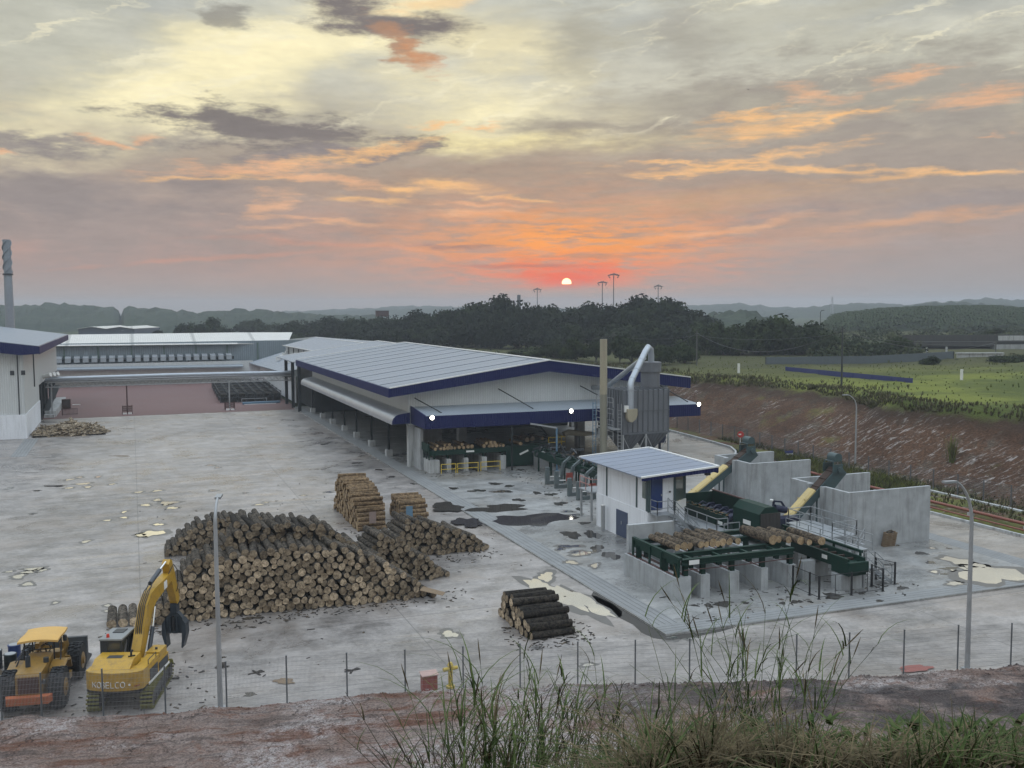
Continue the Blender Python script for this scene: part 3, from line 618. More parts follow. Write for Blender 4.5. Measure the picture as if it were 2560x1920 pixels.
struct('clay_bank', bb, M['bank'])

# cut slope and grass plateau on the right
CREST = [(20, 96), (60, 87.5), (72, 84.5), (80, 82), (86, 80.8), (92, 82), (100, 84.5), (112, 87), (122, 86), (132, 82), (150, 80), (400, 80)]
def plateau_z(X, Y):
    cx = interp(Y, CREST) + 1.2*fbm(Y*.12, 7.7); f0 = 72.6 - 2.0*sstep(Y, 40, 30)
    s = (X - f0)/(cx - f0)
    top = 6.7 + .9*sstep(X - cx, 5, 80) + .35*fbm(X*.04, Y*.04, 2.0) + .12*fbm(X*.3, Y*.3, 9)
    if s <= 0: return .0 + .08*fbm(X*.5, Y*.5)
    if s >= 1: return top + .35*math.exp(-(X-cx)/2.5)*fbm(X*.6, Y*.6, 3)
    prof = interp(s, [(0, 0), (.08, .05), (.5, .50), (.85, .88), (1, 1)])
    return top*prof + (.38*fbm(X*.40, Y*.25, 4.0) + .20*fbm(X*1.2, Y*.9, 8.0))*math.sin(min(1, s)*math.pi)**.6
xs_ = [62.7 + i*.6 for i in range(46)] + [90.5 + i*1.5 for i in range(36)] + [146 + i*6 for i in range(40)]
ys_ = [26 + i*1.0 for i in range(150)] + [178 + i*5 for i in range(36)]
def inside(x, y): return x > 62.6 and (y > 66 or True)
pv = [(x, y, plateau_z(x, y) if x > 72 else (YZ + .12 if x > 64 else YZ + .02) + .05*fbm(x*.8, y*.8)) for y in ys_ for x in xs_]
nx_ = len(xs_); pf = []
for j in range(len(ys_)-1):
    for i in range(nx_-1):
        x, y = xs_[i], ys_[j]
        if y > 88 and x < interp(y, [(88, 62), (97, 65), (101, 68), (105, 69.3), (115, 70), (150, 70.6)]): continue
        pf.append((j*nx_+i, j*nx_+i+1, (j+1)*nx_+i+1, (j+1)*nx_+i))
M['cutsoil'] = soil('red cut slope', [(.075, .040, .024), (.115, .062, .036), (.11, .088, .066), (.038, .028, .02), (.50, .47, .45)], 1.1, 1.0, True)
def grassmix():
    m = M['cutsoil']; t = m.node_tree; N = NT(t); b = next(n for n in t.nodes if n.type == 'BSDF_PRINCIPLED')
    soilc = b.inputs['Base Color'].links[0].from_socket
    p = pos(N); x, y, z = sep(N, p); nn = N.noise(p, .35, 6, .7); nb = N.noise(p, .06, 5, .6)
    g = N.mix(N.ss(nb, .42, .6), (.085, .105, .024), (.175, .195, .036))
    g = N.mix(N.m('MULTIPLY', N.ss(nn, .56, .74), .5), g, (.04, .05, .018))
    nrm = N.n('ShaderNodeNewGeometry').outputs['Normal']; nz_ = sep(N, nrm)[2]
    f = N.ss(N.m('ADD', z, N.m('MULTIPLY_ADD', nn, 2.4, -1.2)), 5.6, 6.5)
    foot = N.m('MULTIPLY', N.ss(x, 73.5, 71.8), N.ss(nn, .44, .56))
    patch = N.m('MULTIPLY', N.ss(N.noise(p, .12, 5, .65), .58, .68), .35)
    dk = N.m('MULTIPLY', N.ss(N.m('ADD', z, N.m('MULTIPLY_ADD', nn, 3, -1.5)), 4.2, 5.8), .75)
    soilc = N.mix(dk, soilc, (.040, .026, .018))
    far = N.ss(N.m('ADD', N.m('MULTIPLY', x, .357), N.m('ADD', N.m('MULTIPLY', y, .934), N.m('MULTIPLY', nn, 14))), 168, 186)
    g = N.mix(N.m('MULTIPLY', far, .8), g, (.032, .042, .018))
    lf_ = N.ss(y, 105, 135)
    g = N.mix(N.m('MULTIPLY', lf_, .6), g, (.085, .08, .035))
    f = N.m('MAXIMUM', f, N.m('MAXIMUM', N.m('MULTIPLY', foot, .8), patch))
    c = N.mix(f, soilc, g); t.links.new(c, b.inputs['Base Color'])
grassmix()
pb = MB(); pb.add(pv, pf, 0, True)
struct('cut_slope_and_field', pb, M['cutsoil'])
# rising scrub ground behind the sheds, joining the plateau
rv = []; rf = []
us = [(-60 + i*9) for i in range(36)]; ds = [258 + i*7 for i in range(30)]
for Y in ds:
    for X in us:
        z = -.3 + interp(Y, [(258, 0), (300, 3.0), (340, 5.5), (500, 5.5)]) + interp(X, [(-60, 0), (40, 0), (70, 3.2), (120, 3.5), (300, 3.5)])*(1-sstep(Y, 280, 400)) + .5*fbm(X*.04, Y*.04)
        rv.append((X, Y, z))
for j in range(len(ds)-1):
    for i in range(len(us)-1): rf.append((j*36+i, j*36+i+1, (j+1)*36+i+1, (j+1)*36+i))
struct('scrub_ground', MB().add(rv, rf, 0, True), M['field'])
vv = []; vf = []
us2 = [62 + i*3 for i in range(10)]; ys2 = [150 + i*6 for i in range(22)]
for Y in ys2:
    for X in us2: vv.append((X, Y, interp(X, [(62, -.2), (70, 1.0), (80, 6.6), (90, 6.6)])*sstep(Y, 148, 152) + .2*fbm(X*.3, Y*.3)))
# far hills: ridges with a broken canopy surface
def hill(name, pts, d, thick, base, mat, amp, step=3.0, seed=0, rows=16):
    """pts: (bearing column, skyline row). A long wooded ridge at forward distance d"""
    u0, u1 = pts[0][0], pts[-1][0]; n = max(12, int((u1-u0)/2484.6*d/step)); vs = []; fs = []
    for k in range(rows+1):
        t = k/rows                                     # 0 = foot facing the yard, 1 = foot behind
        for i in range(n+1):
            u = u0 + (u1-u0)*i/n; top = bearing(u, d, interp(u, pts))[2]
            dd = d + (t-.5)*2*thick
            x, y = bearing(u, dd)
            h = math.sin(math.pi*min(1, t*1.0))**.7
            ends = min(1, (i+.5)/(n*.03), (n-i+.5)/(n*.03))
            z = base + (top - base)*h*ends + amp*(.9*fbm(x*.02/step*3, y*.02/step*3, seed) + .8*abs(mn.noise((x*.09*3/step, y*.09*3/step, seed+2))) - .4)*h + rnd.uniform(-.5, .5)*amp*h
            vs.append((x, y, z))
    for k in range(rows):
        for i in range(n): a = k*(n+1)+i; fs.append((a, a+1, a+n+2, a+n+1))
    return struct(name, MB().add(vs, fs, 0, False), mat)
M['forest'] = leafy('far forest', (.014, .026, .016), (.040, .056, .030), .06, 0)
M['forest2'] = leafy('palm hillside', (.022, .038, .016), (.05, .07, .03), .1, 0)
hill('wooded_hill', [(-260, 770), (-20, 763), (80, 763), (180, 765), (290, 768), (300, 776), (312, 790)], 820, 170, 2, M['forest'], 3.5, 4, 1)
hill('wooded_hill', [(300, 786), (318, 768), (420, 768), (520, 776), (600, 776), (660, 778), (800, 786), (960, 792)], 760, 160, 2, M['forest'], 3.5, 4, 5)
hill('wooded_hill', [(560, 790), (700, 780), (800, 774), (900, 770), (1020, 766), (1130, 765), (1180, 772), (1400, 776), (1800, 780)], 1900, 500, 2, M['forest'], 5, 10, 9)
hill('wooded_hill', [(1300, 776), (1700, 768), (1800, 762), (1850, 758), (1900, 766), (2000, 770), (2100, 768)], 1700, 320, 2, M['forest'], 5, 9, 12)
hill('wooded_hill', [(1900, 778), (2080, 762), (2150, 756), (2220, 759), (2270, 762), (2400, 752), (2500, 747), (2700, 748)], 1500, 300, 2, M['forest'], 5, 8, 17)
hill('wooded_hill', [(2100, 788), (2190, 775), (2260, 768), (2330, 760), (2400, 757), (2560, 764), (2750, 760)], 900, 200, 3, M['forest'], 3.5, 4.5, 21)
hill('wooded_hill', [(1745, 800), (1780, 784), (1830, 777), (1880, 780), (1930, 800)], 480, 50, 5, M['forest'], 2.5, 2.5, 25)
palm_hill_pts = [(2056, 818), (2075, 806), (2120, 796), (2200, 788), (2300, 783), (2380, 781), (2480, 781), (2560, 787), (2760, 790)]
hill('palm_hill', palm_hill_pts, 470, 95, 6, M['forest2'], 1.6, 2.5, 29, 22)
M['lap'] = pm('grey roof lap', (.16, .18, .21), .6, 0, .25, .6)
# ------------------------------------------------------------ main shed
PEDY = [114.3, 123.3, 132.3, 140.4, 149.5, 157.9, 167.2]
t = Thing('sawmill_shed', 'long open-sided shed with blue-grey roof, navy fascia and two navy-edged canopies', 'shed', (44, 105, 0))
XL, XR, XM, ZE, ZR, YF, YB = 25.5, 62.4, 44.0, 8.9, 11.45, 103.5, 167.6
b = MB(); b.slab((XL, YF, ZE), (XM, YF, ZR), (XM, YB, ZR), (XL, YB, ZE), .12); b.slab((XM+.001, YF, ZR), (XR, YF, ZE+.1), (XR, YB, ZE+.1), (XM+.001, YB, ZR), .12)
t.part('roof', b, M['roof_y'])
b = MB()
for k in range(10):
    y = YF + 4.5 + k*6.2; b.bar((XL+.05, y, ZE+.03), (XM, y, ZR+.03), .09, .045); b.bar((XM+.001, y, ZR+.03), (XR, y, ZE+.13), .09, .045)
t.part('sheet_laps', b, M['lap'])
b = MB(); b.bar((XL, YF-.1, ZE+.03), (XM, YF-.1, ZR+.05), .22, .12); b.bar((XM, YF-.1, ZR+.05), (XR, YF-.1, ZE+.13), .22, .12); b.bar((XM, YF, ZR+.06), (XM, YB, ZR+.06), .5, .1); b.bar((XL, YB, ZE+.03), (XM, YB, ZR+.05), .3, .14); b.bar((XR, YF, ZE+.1), (XR, YB, ZE+.1), .2, .1)
t.part('roof_trim', b, M['trim'])
b = MB(); b.prism([(XL, ZE-.05), (XM, ZR-.06), (XR, ZE+.05), (XR, ZE-1.22), (XM, ZR-1.25), (XL, ZE-.98)], 'y', YF-.14, YF-.02)
t.part('front_fascia', b, M['navy_x'])
b = MB(); b.box(XL-.12, YF-.14, ZE-1.0, XL, YB, ZE-.06); t.part('side_fascia', b, M['navy_y'])
b = MB(); b.prism([(28, 4.7), (28, 8.95), (44, 11.25), (60.2, 9.1), (60.2, 4.7)], 'y', 105, 105.15)
t.part('gable_wall', b, M['cladding_x'])
b = MB(); b.box(28, 105.16, 4.75, 28.14, 167, 9.05); t.part('side_wall', b, M['cladding_y'])
b = MB(); b.box(60.05, 105.16, 4.75, 60.2, 167, 8.9); t.part('side_wall', b, M['cladding_y'])
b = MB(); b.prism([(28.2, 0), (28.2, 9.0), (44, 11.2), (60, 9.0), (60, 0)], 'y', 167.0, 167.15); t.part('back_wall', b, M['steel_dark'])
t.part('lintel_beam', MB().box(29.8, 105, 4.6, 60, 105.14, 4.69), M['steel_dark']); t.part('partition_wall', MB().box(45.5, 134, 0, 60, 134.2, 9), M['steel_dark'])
# front canopy
b = MB(); b.slab((28.3, 99.3, 6.22), (61.2, 99.3, 6.22), (61.2, 104.99, 6.66), (28.3, 104.99, 6.66), .08); t.part('canopy_roof', b, M['roof_x'])
b = MB(); b.box(28.3, 99.18, 4.85, 61.2, 99.29, 6.18); t.part('canopy_fascia', b, M['navy_x'])
b = MB(); b.prism([(99.3, 4.85), (104.95, 4.85), (104.95, 6.75), (99.3, 6.3)], 'x', 28.18, 28.29); t.part('canopy_fascia', b, M['navy_y'])
b = MB(); b.prism([(99.3, 4.85), (104.95, 4.85), (104.95, 6.5), (99.3, 6.1)], 'x', 61.21, 61.32); t.part('canopy_fascia', b, M['navy_y'])
# curved side awning
prof = [(28.0, 6.08), (27.3, 6.0), (26.75, 5.9), (26.4, 5.75), (26.15, 5.5), (26.02, 5.2), (26.0, 4.88)]
b = MB()
vs = [(x, y, z) for y in (104.6, 166.6) for x, z in prof] + [(x+.05, y, z-.06) for y in (104.6, 166.6) for x, z in prof]
n = len(prof); b.add(vs, [(i, i+1, n+i+1, n+i) for i in range(n-1)] + [(2*n+i, 3*n+i, 3*n+i+1, 2*n+i+1) for i in range(n-1)], 0, True)
b.bar((26.02, 104.6, 4.86), (26.02, 166.6, 4.86), .06, .05); t.part('side_awning', b, M['silver'])
b = MB(); b.prism(prof + [(28.0, 4.88)], 'y', 104.45, 104.58); t.part('awning_end_panel', b, M['navy_x'])
b = MB(); b.box(28.0, 105.2, 0, 28.85, 106.0, 4.74); t.part('corner_pillar', b, M['concrete_pale'])
for X in (28.0, 60.0):
    for Y in PEDY:
        b = MB(); b.box(X-.11, Y-.16, .74, X+.11, Y-.13, 4.85); b.box(X-.11, Y+.13, .74, X+.11, Y+.16, 4.85); b.box(X-.02, Y-.13, .74, X+.02, Y+.13, 4.85)
        c = t.part('column', b, M['steel_dark'])
        b = MB(); b.box(X-.38, Y-.4, 0, X+.38, Y+.4, .74); t.part('pedestal', b, M['concrete_pale'], c)
for x0, x1 in ((28.7, 30.4), (38.45, 40.9), (48.6, 51.2), (58.6, 60.4)):
    t.part('brace_rod', MB().tube([(x0, 104.98, 8.3 if x0 > 30 else 7.6), (x1, 100.6, 6.36)], .06, 6), M['steel_dark'])
for x, z in ((28.9, 6.05), (44.75, 6.1), (60.9, 6.2)):
    b = MB(); b.box(x-.25, 99.0, z-.22, x+.25, 99.17, z+.22)
    l = t.part('floodlight', b, M['charcoal'])
    b = MB(); b.cyl((x, 98.99, z), (x, 98.94, z), .22, .20, 16); t.part('lit_lens', b, M['lamp_on'], l)
for X in (36.5, 52.0):
    t.part('pillar', MB().box(X-.5, 112, 0, X+.5, 113, 8.5), M['concrete'])
ic = MB(); ic.bar((50.5, 118, .3), (46.5, 118, 4.6), .5, .2)
for k in range(9): ic.box(50.2-k*.46, 117.4, .4+k*.5, 49.8-k*.46, 118.6, .46+k*.5)
t.part('inner_stair', ic, M['charcoal'])

# infeed deck under the canopy
t = Thing('infeed_deck', 'dark green log deck on concrete piers under the shed canopy', 'log deck', (33, 100, 0))
for x0, x1, z1 in ((28.95, 30.0, 1.36), (30.8, 31.27, 1.42), (32.72, 33.2, 1.42), (34.75, 35.3, 1.42), (36.88, 37.5, 1.45)):
    t.part('pier', MB().box(x0, 100.1, 0, x1, 104.6, z1), M['concrete_pale'])
t.part('back_wall', MB().prism([(28.6, 102.6), (28.94, 102.6), (28.94, 107.5), (32.5, 107.5), (32.5, 107.8), (28.6, 107.8)], 'z', 0, 4.5), M['concrete'])
b = MB(); b.box(29.0, 100.25, 1.85, 37.6, 100.4, 2.35); b.box(29.0, 102.2, 1.85, 37.6, 102.35, 2.3); b.box(29.0, 104.3, 1.9, 37.6, 104.45, 2.35)
for x in (29.5, 31.0, 33.0, 35.0, 37.2): b.box(x-.1, 100.42, 1.46, x+.1, 100.62, 2.3); b.box(x-.06, 100.42, 2.31, x+.06, 104.4, 2.36)
t.part('deck_frame', b, M['green'])
b = MB(); b.box(28.75, 100.3, 2.3, 28.85, 104.4, 3.1)
for y in (100.35, 101.4, 102.4): b.box(28.86, y-.06, 1.4, 28.96, y+.06, 3.1)
t.part('side_guard', b, M['green'])
t.part('maker_plate', MB().box(33.0, 100.22, 2.02, 33.9, 100.245, 2.2), M['white'])
t = Thing('chipper_housing', 'tall dark green machine housing right of the infeed deck', 'machine', (40, 100.5, 0))
b = MB(); b.prism([(37.8, .1), (42.6, .1), (42.6, 1.9), (41.4, 2.3), (37.8, 2.3)], 'y', 100.9, 104.5); t.part('housing', b, M['green'])
t.part('plate', MB().bar((39.4, 100.86, 1.35), (40.4, 100.86, 1.75), .05, .2), M['white'])
t.part('post', MB().box(37.62, 98.75, 0, 37.78, 98.9, 4.8), M['steel_dark']); t.part('cross_beam', MB().box(37.9, 101.2, 2.31, 43.5, 101.5, 2.42), M['green']); t.part('cross_beam', MB().box(37.9, 103.2, 2.31, 43.5, 103.5, 2.42), M['green'])
def rail(mb, pts, h=1.0, r=.025, mids=(.5,), posts=True):
    for p, q in zip(pts, pts[1:]):
        for k in (1.0,) + tuple(mids): mb.bar((p[0], p[1], p[2]+h*k), (q[0], q[1], q[2]+h*k), 2*r)
        L = math.dist(p, q); n = max(1, round(L/1.3))
        for i in range(n+1):
            s = i/n; a = [p[j]+(q[j]-p[j])*s for j in range(3)]
            if posts: mb.bar(a, (a[0], a[1], a[2]+h), 2*r)
for lab, x0, x1 in (('left-hand', 30.0, 31.6), ('middle', 31.8, 34.1), ('right-hand', 34.4, 36.6)):
    b = MB()
    for x in (x0, x1): b.box(x-.04, 99.5, 0, x+.04, 99.58, 1.02)
    for z in (.45, .98): b.box(x0+.041, 99.51, z-.04, x1-.041, 99.57, z+.04)
    one('barrier_rail', b, M['safety_yellow'], lab + ' yellow barrier of the three before the infeed piers', 'barrier', (x0, 99.5, 0), 'yellow barriers')
t = Thing('control_cabinet', 'grey metal cabinet under the canopy right of the green machine', 'cabinet', (41.8, 99.6, 0))
t.part('body', MB().box(40.85, 99.3, 0, 42.75, 100.4, 1.6), M['galv_dull']); t.part('lid', MB().box(40.8, 99.25, 1.6, 42.8, 100.45, 1.68), M['concrete_pale'])
t = Thing('walkway_platform', 'small raised platform with yellow guard rail behind the grey cabinet', 'platform', (43.6, 102, 0))
b = MB(); rail(b, [(42.9, 101, 1.9), (44.9, 101, 1.9), (44.9, 103, 1.9)], 1.1, .035); t.part('guard_rail', b, M['safety_yellow'])
t.part('deck', MB().box(42.8, 101, 1.8, 45, 103, 1.88), M['galv']); t.part('leg', MB().box(42.85, 101.1, 0, 42.95, 101.2, 1.8), M['steel_dark']); t.part('leg', MB().box(44.85, 101.1, 0, 44.95, 101.2, 1.8), M['steel_dark'])
t = Thing('dust_chute', 'pale tan elbow chute lying aloft in the dark bay', 'duct', (47, 103, 0))
t.part('chute', MB().tube([(45.6, 103, 3.0), (46.2, 103, 3.2), (48.2, 103, 2.95), (49.4, 103, 2.9)], [.32, .36, .3, .2], 12), M['beige']); t.part('stand', MB().box(47.5, 102.95, 0, 47.6, 103.05, 2.8), M['steel_dark'])
t = Thing('boom_pole', 'pale blue bent pole with long arm reaching under the canopy', 'pole', (42.1, 96.9, 0))
t.part('mast', MB().tube([(42.1, 96.9, 0), (42.1, 96.9, 4.6)], .11, 10), M['light_blue']); t.part('arm', MB().bar((42.1, 96.85, 4.6), (39.2, 97.2, 5.15), .12, .16), M['galv_dull'])
t.part('base_plate', MB().box(41.85, 96.65, 0, 42.35, 97.15, .03), M['light_blue'])
# log turning frames along the wall of the control booth
for i, (x, y, lab) in enumerate(((37.9, 89.6, 'farthest'), (37.85, 87.2, 'second farthest'), (37.4, 83.1, 'second nearest'), (37.4, 81.1, 'nearest'))):
    t = Thing('log_kicker_frame', lab + ' of four grey-green U-shaped log kicker frames left of the booth', 'frame', (x, y, 0), 0, 'log kicker frames')
    t.part('short_arm', MB().box(x-.2, y-.14, 0, x+.2, y+.14, 1.7), M['kicker'])
    t.part('base_beam', MB().box(x+.201, y-.12, 0, x+1.7, y+.12, .32), M['kicker'])
    t.part('long_arm', MB().bar((x+1.45, y, .33), (x+1.75, y, 2.0), .3, .28).bar((x+1.75, y, 2.0), (x+2.5, y, 2.55), .26, .22), M['kicker'])
    t.part('stop_bar', MB().tube([(x+.25, y-.2, .8), (x+1.3, y-.2, .75)], .05, 6), M['white'])
    if i in (1, 3): t.part('guard_panel', MB().box(x+.9, y-.3, .7, x+1.6, y-.26, 1.5), M['red_dull'])
t = Thing('chain_conveyor', 'dark green trough conveyor running behind the log kicker frames', 'conveyor', (40.6, 88, 0))
b = MB(); b.box(39.95, 79, 1.5, 40.1, 98, 2.2); b.box(41.3, 79, 1.5, 41.45, 98, 2.2); b.box(40.1, 79, 1.45, 41.3, 98, 1.6)
for k in range(9): b.bar((39.9, 80+k*2.1, 2.25), (41.5, 80.7+k*2.1, 2.25), .12)
t.part('trough', b, M['green'])
for k in range(6):
    t.part('leg', MB().box(40.0, 80+k*3.4, 0, 40.15, 80.15+k*3.4, 1.49), M['green']); t.part('leg', MB().box(41.3, 80+k*3.4, 0, 41.42, 80.15+k*3.4, 1.44), M['green'])
b = MB()
for k in range(40):
    a = rnd.uniform(0, 6.28); x, y = rnd.uniform(39.5, 44), rnd.uniform(84, 99); l = rnd.uniform(.4, 1.5)
    b.bar((x, y, rnd.uniform(1.6, 2.5)), (x+l*math.cos(a), y+l*math.sin(a), rnd.uniform(1.5, 3.0)), rnd.uniform(.08, .25), None)
t.part('drive_linkage', b, M['charcoal'])['kind'] = 'stuff'
b = MB()
for k in range(26):
    a = rnd.uniform(0, 6.28); x, y = rnd.uniform(42, 45.5), rnd.uniform(97, 101); l = rnd.uniform(.6, 2.2)
    b.tube([(x, y, rnd.uniform(0, 1.0)), (x+l*math.cos(a), y+l*math.sin(a), rnd.uniform(.4, 1.8))], rnd.uniform(.06, .16), 7)
stuff('offcut_heap', b, M['bark_pale'], 'tangle of tan offcuts at the foot of the dark canopy bay', 'offcuts')

# ------------------------------------------------------------ dust collector
t = Thing('dust_collector', 'large grey ribbed dust collector with silver ducts and a tan elbow hood', 'dust collector', (51.2, 96, 0))
X0, X1, Y0, Y1, ZT, ZB = 48.45, 54.05, 94.0, 98.2, 8.55, 4.05
t.part('filter_house', MB().box(X0, Y0, ZB, X1, Y1, ZT), M['dust_grey'])
b = MB()
for k in range(10): x = X0 + .03 + k*(X1-X0-.06)/9; b.box(x-.05, Y0-.1, ZB-.02, x+.05, Y0-.003, ZT+.04); b.box(x-.05, Y0-.1, ZT+.003, x+.05, Y1, ZT+.1)
for k in range(7): y = Y0 + .3 + k*(Y1-Y0-.6)/6; b.box(X0-.1, y-.05, ZB, X0-.003, y+.05, ZT)
b.box(X0-.12, Y0-.12, ZB-.2, X1+.12, Y0-.003, ZB-.023); b.box(X0-.05, Y0-.13, 6.3, X1+.05, Y0-.101, 6.4)
t.part('ribs', b, pm('collector rib grey', (.12, .13, .145), .5, .15, .2))
b = MB()
for k in range(2):
    xa, xb = X0 + k*2.8, X0 + (k+1)*2.8; ym = (Y0+Y1)/2
    b.add([(xa, Y0, ZB-.2), (xb, Y0, ZB-.2), (xb, Y1, ZB-.2), (xa, Y1, ZB-.2), (xa+1.0, ym-.3, 1.7), (xb-1.0, ym-.3, 1.7), (xb-1.0, ym+.3, 1.7), (xa+1.0, ym+.3, 1.7)], [(0,1,5,4),(1,2,6,5),(2,3,7,6),(3,0,4,7),(4,5,6,7)])
    for j in range(1, 6): b.bar((xa+j*.46, Y0-.03, ZB-.2), (xa+1.0+j*.13, ym-.33, 1.75), .07)
t.part('hopper', b, M['dust_grey'])
for x in (X0+.05, (X0+X1)/2, X1-.05):
    for y in (Y0-.05, Y1): t.part('leg', MB().box(x-.08, y-.08, 0, x+.08, y+.08, ZB-.2), M['galv_dull'])
b = MB()
for xa, xb in ((X0, X0+1.4), (X0+2.8, X0+1.4), (X0+2.8, X0+4.2), (X1, X0+4.2)): b.bar((xa, Y0-.06, 3.8), (xb, Y0-.06, 1.2), .06)
t.part('leg_brace', b, M['galv_dull'])
cx, cy = 53.2, 96.6
b = MB(); b.cyl((cx, cy, ZT+.1), (cx, cy, 10.35), 1.05, 1.05, 24); b.cyl((cx, cy, 10.35), (cx, cy, 11.4), 1.2, 1.2, 24); t.part('cyclone', b, M['dust_grey'])
b = MB(); b.tube([(49.3, 93.75, 6.6), (49.3, 93.75, 8.7), (49.36, 93.9, 9.3), (49.7, 94.2, 9.75), (52.2, 95.9, 12.6), (52.75, 96.3, 13.05), (53.2, 96.55, 12.75), (53.3, 96.6, 12.1), (53.3, 96.6, 11.4)], .34, 16)
for p, q in (((49.3, 93.75, 8.6), (49.3, 93.75, 8.7)), ((49.7, 94.2, 9.75), (49.76, 94.24, 9.83)), ((50.5, 94.75, 10.66), (50.56, 94.79, 10.74)), ((51.4, 95.36, 11.68), (51.46, 95.4, 11.76))): b.cyl(p, q, .375, .375, 16)
t.part('intake_duct', b, M['duct'])
t.part('branch_duct', MB().tube([(50.2, 104.9, 8.1), (50.5, 103.4, 8.15), (50.8, 102, 8.5), (52.0, 97.6, 11.2), (52.3, 96.3, 11.9)], .28, 14), M['galv'])
b = MB(); b.prism([(48.75, 6.65), (49.9, 6.65), (49.9, 6.0), (49.7, 5.55), (49.3, 5.25), (48.95, 5.3), (48.75, 5.7)], 'y', 93.3, 93.88); t.part('elbow_hood', b, M['beige'])
b = MB()
for k in range(4): rail(b, [(X0-1.0, Y0+.2, 3.2+k*1.2), (X0-1.0, Y1, 3.2+k*1.2)], 1.0, .03)
for k in range(16): b.bar((X0-.6, Y0-.15, .8+k*.38), (X0-.2, Y0-.15, .8+k*.38), .04)
b.bar((X0-.6, Y0-.15, 0), (X0-.6, Y0-.15, 7.2), .05); b.bar((X0-.2, Y0-.15, 0), (X0-.2, Y0-.15, 7.2), .05); b.box(X0-1.1, Y0, 4.4, X0-.12, Y1, 4.46)
t.part('ladder', b, M['galv_dull'])
t.part('control_box', MB().box(X0+.1, Y0-.4, 6.3, X0+.6, Y0-.14, 7.0), M['white'])
t.part('fan_motor', MB().box(54.2, 96.2, 2.4, 55.0, 97.6, 4.0).cyl((54.6, 96.9, 0), (54.6, 96.9, 2.4), .15), M['blue'])
t = Thing('concrete_mast', 'tall tan round mast standing left of the dust collector', 'pole', (46.7, 95, 0))
t.part('shaft', MB().cyl((46.7, 95, 0), (46.7, 95, 8.2), .39, .38, 18), M['beige_dull']); t.part('upper_shaft', MB().cyl((46.7, 95, 8.2), (46.7, 95, 14.05), .40, .38, 18), M['beige'])
t = Thing('caged_ladder', 'thin pale blue ladder standing beside the tall tan mast', 'ladder', (46.0, 95.6, 0))
b = MB(); b.bar((45.75, 95.6, 0), (45.75, 95.6, 7.4), .06); b.bar((46.1, 95.6, 0), (46.1, 95.6, 7.4), .06)
for k in range(18): b.bar((45.75, 95.6, .4+k*.4), (46.1, 95.6, .4+k*.4), .04)
t.part('rungs', b, M['light_blue'])

# ------------------------------------------------------------ control booth
t = Thing('control_booth', 'white two-storey control booth with blue lean-to roof and blue doors', 'booth', (36, 67, 0))
foot = [(34.35, 62.65), (36.6, 62.65), (38.1, 63.8), (38.1, 71.1), (34.35, 71.1)]
b = MB(); b.prism(foot, 'z', 0, 2.65); t.part('lower_wall', b, M['plaster'])
b = MB(); b.prism([(34.4, 62.7), (36.55, 62.7), (36.55, 71.05), (34.4, 71.05)], 'z', 2.651, 5.2); b.box(36.551, 66.0, 2.651, 38.05, 71.05, 5.3); b.box(36.551, 65.0, 2.651, 38.05, 65.99, 3.2); t.part('upper_wall', b, M['plaster'])
for q in [(34.33, y-.07, 2.72, 34.399, y+.07, 5.15) for y in (62.82, 64.35, 69.3)] + [(36.5, 62.6, 2.66, 36.66, 62.69, 5.3), (38.0, 63.7, 2.66, 38.14, 63.86, 5.45), (34.36, 62.6, 2.66, 34.56, 62.69, 5.15)]:
    t.part('frame_post', MB().box(*q), M['greygreen'])
b = MB(); b.slab((33.45, 62.0, 5.38), (39.8, 62.0, 5.80), (39.8, 72.4, 5.80), (33.45, 72.4, 5.38), .07); t.part('roof', b, M['roof_small'])
b = MB()
for k in range(7): y = 63.2 + k*1.4; b.bar((33.5, y, 5.385), (39.75, y, 5.80), .035, .02)
t.part('sheet_laps', b, M['lap'])
b = MB(); b.bar((33.45, 61.95, 5.38), (39.8, 61.95, 5.80), .18, .12); b.bar((39.82, 61.95, 5.81), (39.82, 72.4, 5.81), .2, .12); b.bar((33.45, 72.42, 5.40), (39.8, 72.42, 5.82), .18, .12); t.part('roof_trim', b, M['white'])
b = MB(); b.prism([(33.5, 5.30), (39.8, 5.72), (39.8, 5.42), (33.5, 5.12)], 'y', 61.9, 61.99); b.box(39.75, 62, 5.3, 39.85, 72.3, 5.71); t.part('fascia', b, M['navy_x'])
d = t.part('door', MB().box(34.62, 62.6, 2.82, 35.55, 62.69, 5.1), M['blue_door']); t.part('handle', MB().box(35.4, 62.55, 3.8, 35.48, 62.59, 3.95), M['galv'], d)
d = t.part('door', MB().box(34.28, 65.7, .05, 34.345, 67.5, 2.03), M['blue_grey']); t.part('handle', MB().box(34.25, 66.55, 1.0, 34.279, 66.65, 1.25), M['galv'], d)
t.part('window', MB().box(34.36, 63.0, 3.6, 34.395, 63.5, 4.8), M['glass'])
t.part('window', MB().prism([(36.66, 62.72), (38.02, 63.76), (38.0, 63.8), (36.64, 62.76)], 'z', 3.25, 5.3), M['glass']); t.part('window', MB().box(38.07, 63.9, 3.25, 38.1, 65.95, 5.3), M['glass'])
t.part('window_sill', MB().prism([(36.68, 62.6), (38.16, 63.69), (38.10, 63.76), (36.62, 62.69)], 'z', 2.66, 3.24), M['white'])
b = MB(); b.box(34.5, 61.5, 2.55, 35.9, 62.6, 2.64)
for k in range(9): b.box(35.95+k*.28, 61.55, 2.3-k*.28, 36.25+k*.28, 62.5, 2.34-k*.28)
b.bar((35.9, 61.5, 2.6), (38.6, 61.5, .05), .06, .2); b.bar((35.9, 62.55, 2.6), (38.6, 62.55, .05), .06, .2)
for x in (34.55, 35.85): b.box(x-.04, 61.52, 0, x+.04, 61.6, 2.55)
st = t.part('stair', b, M['galv'])
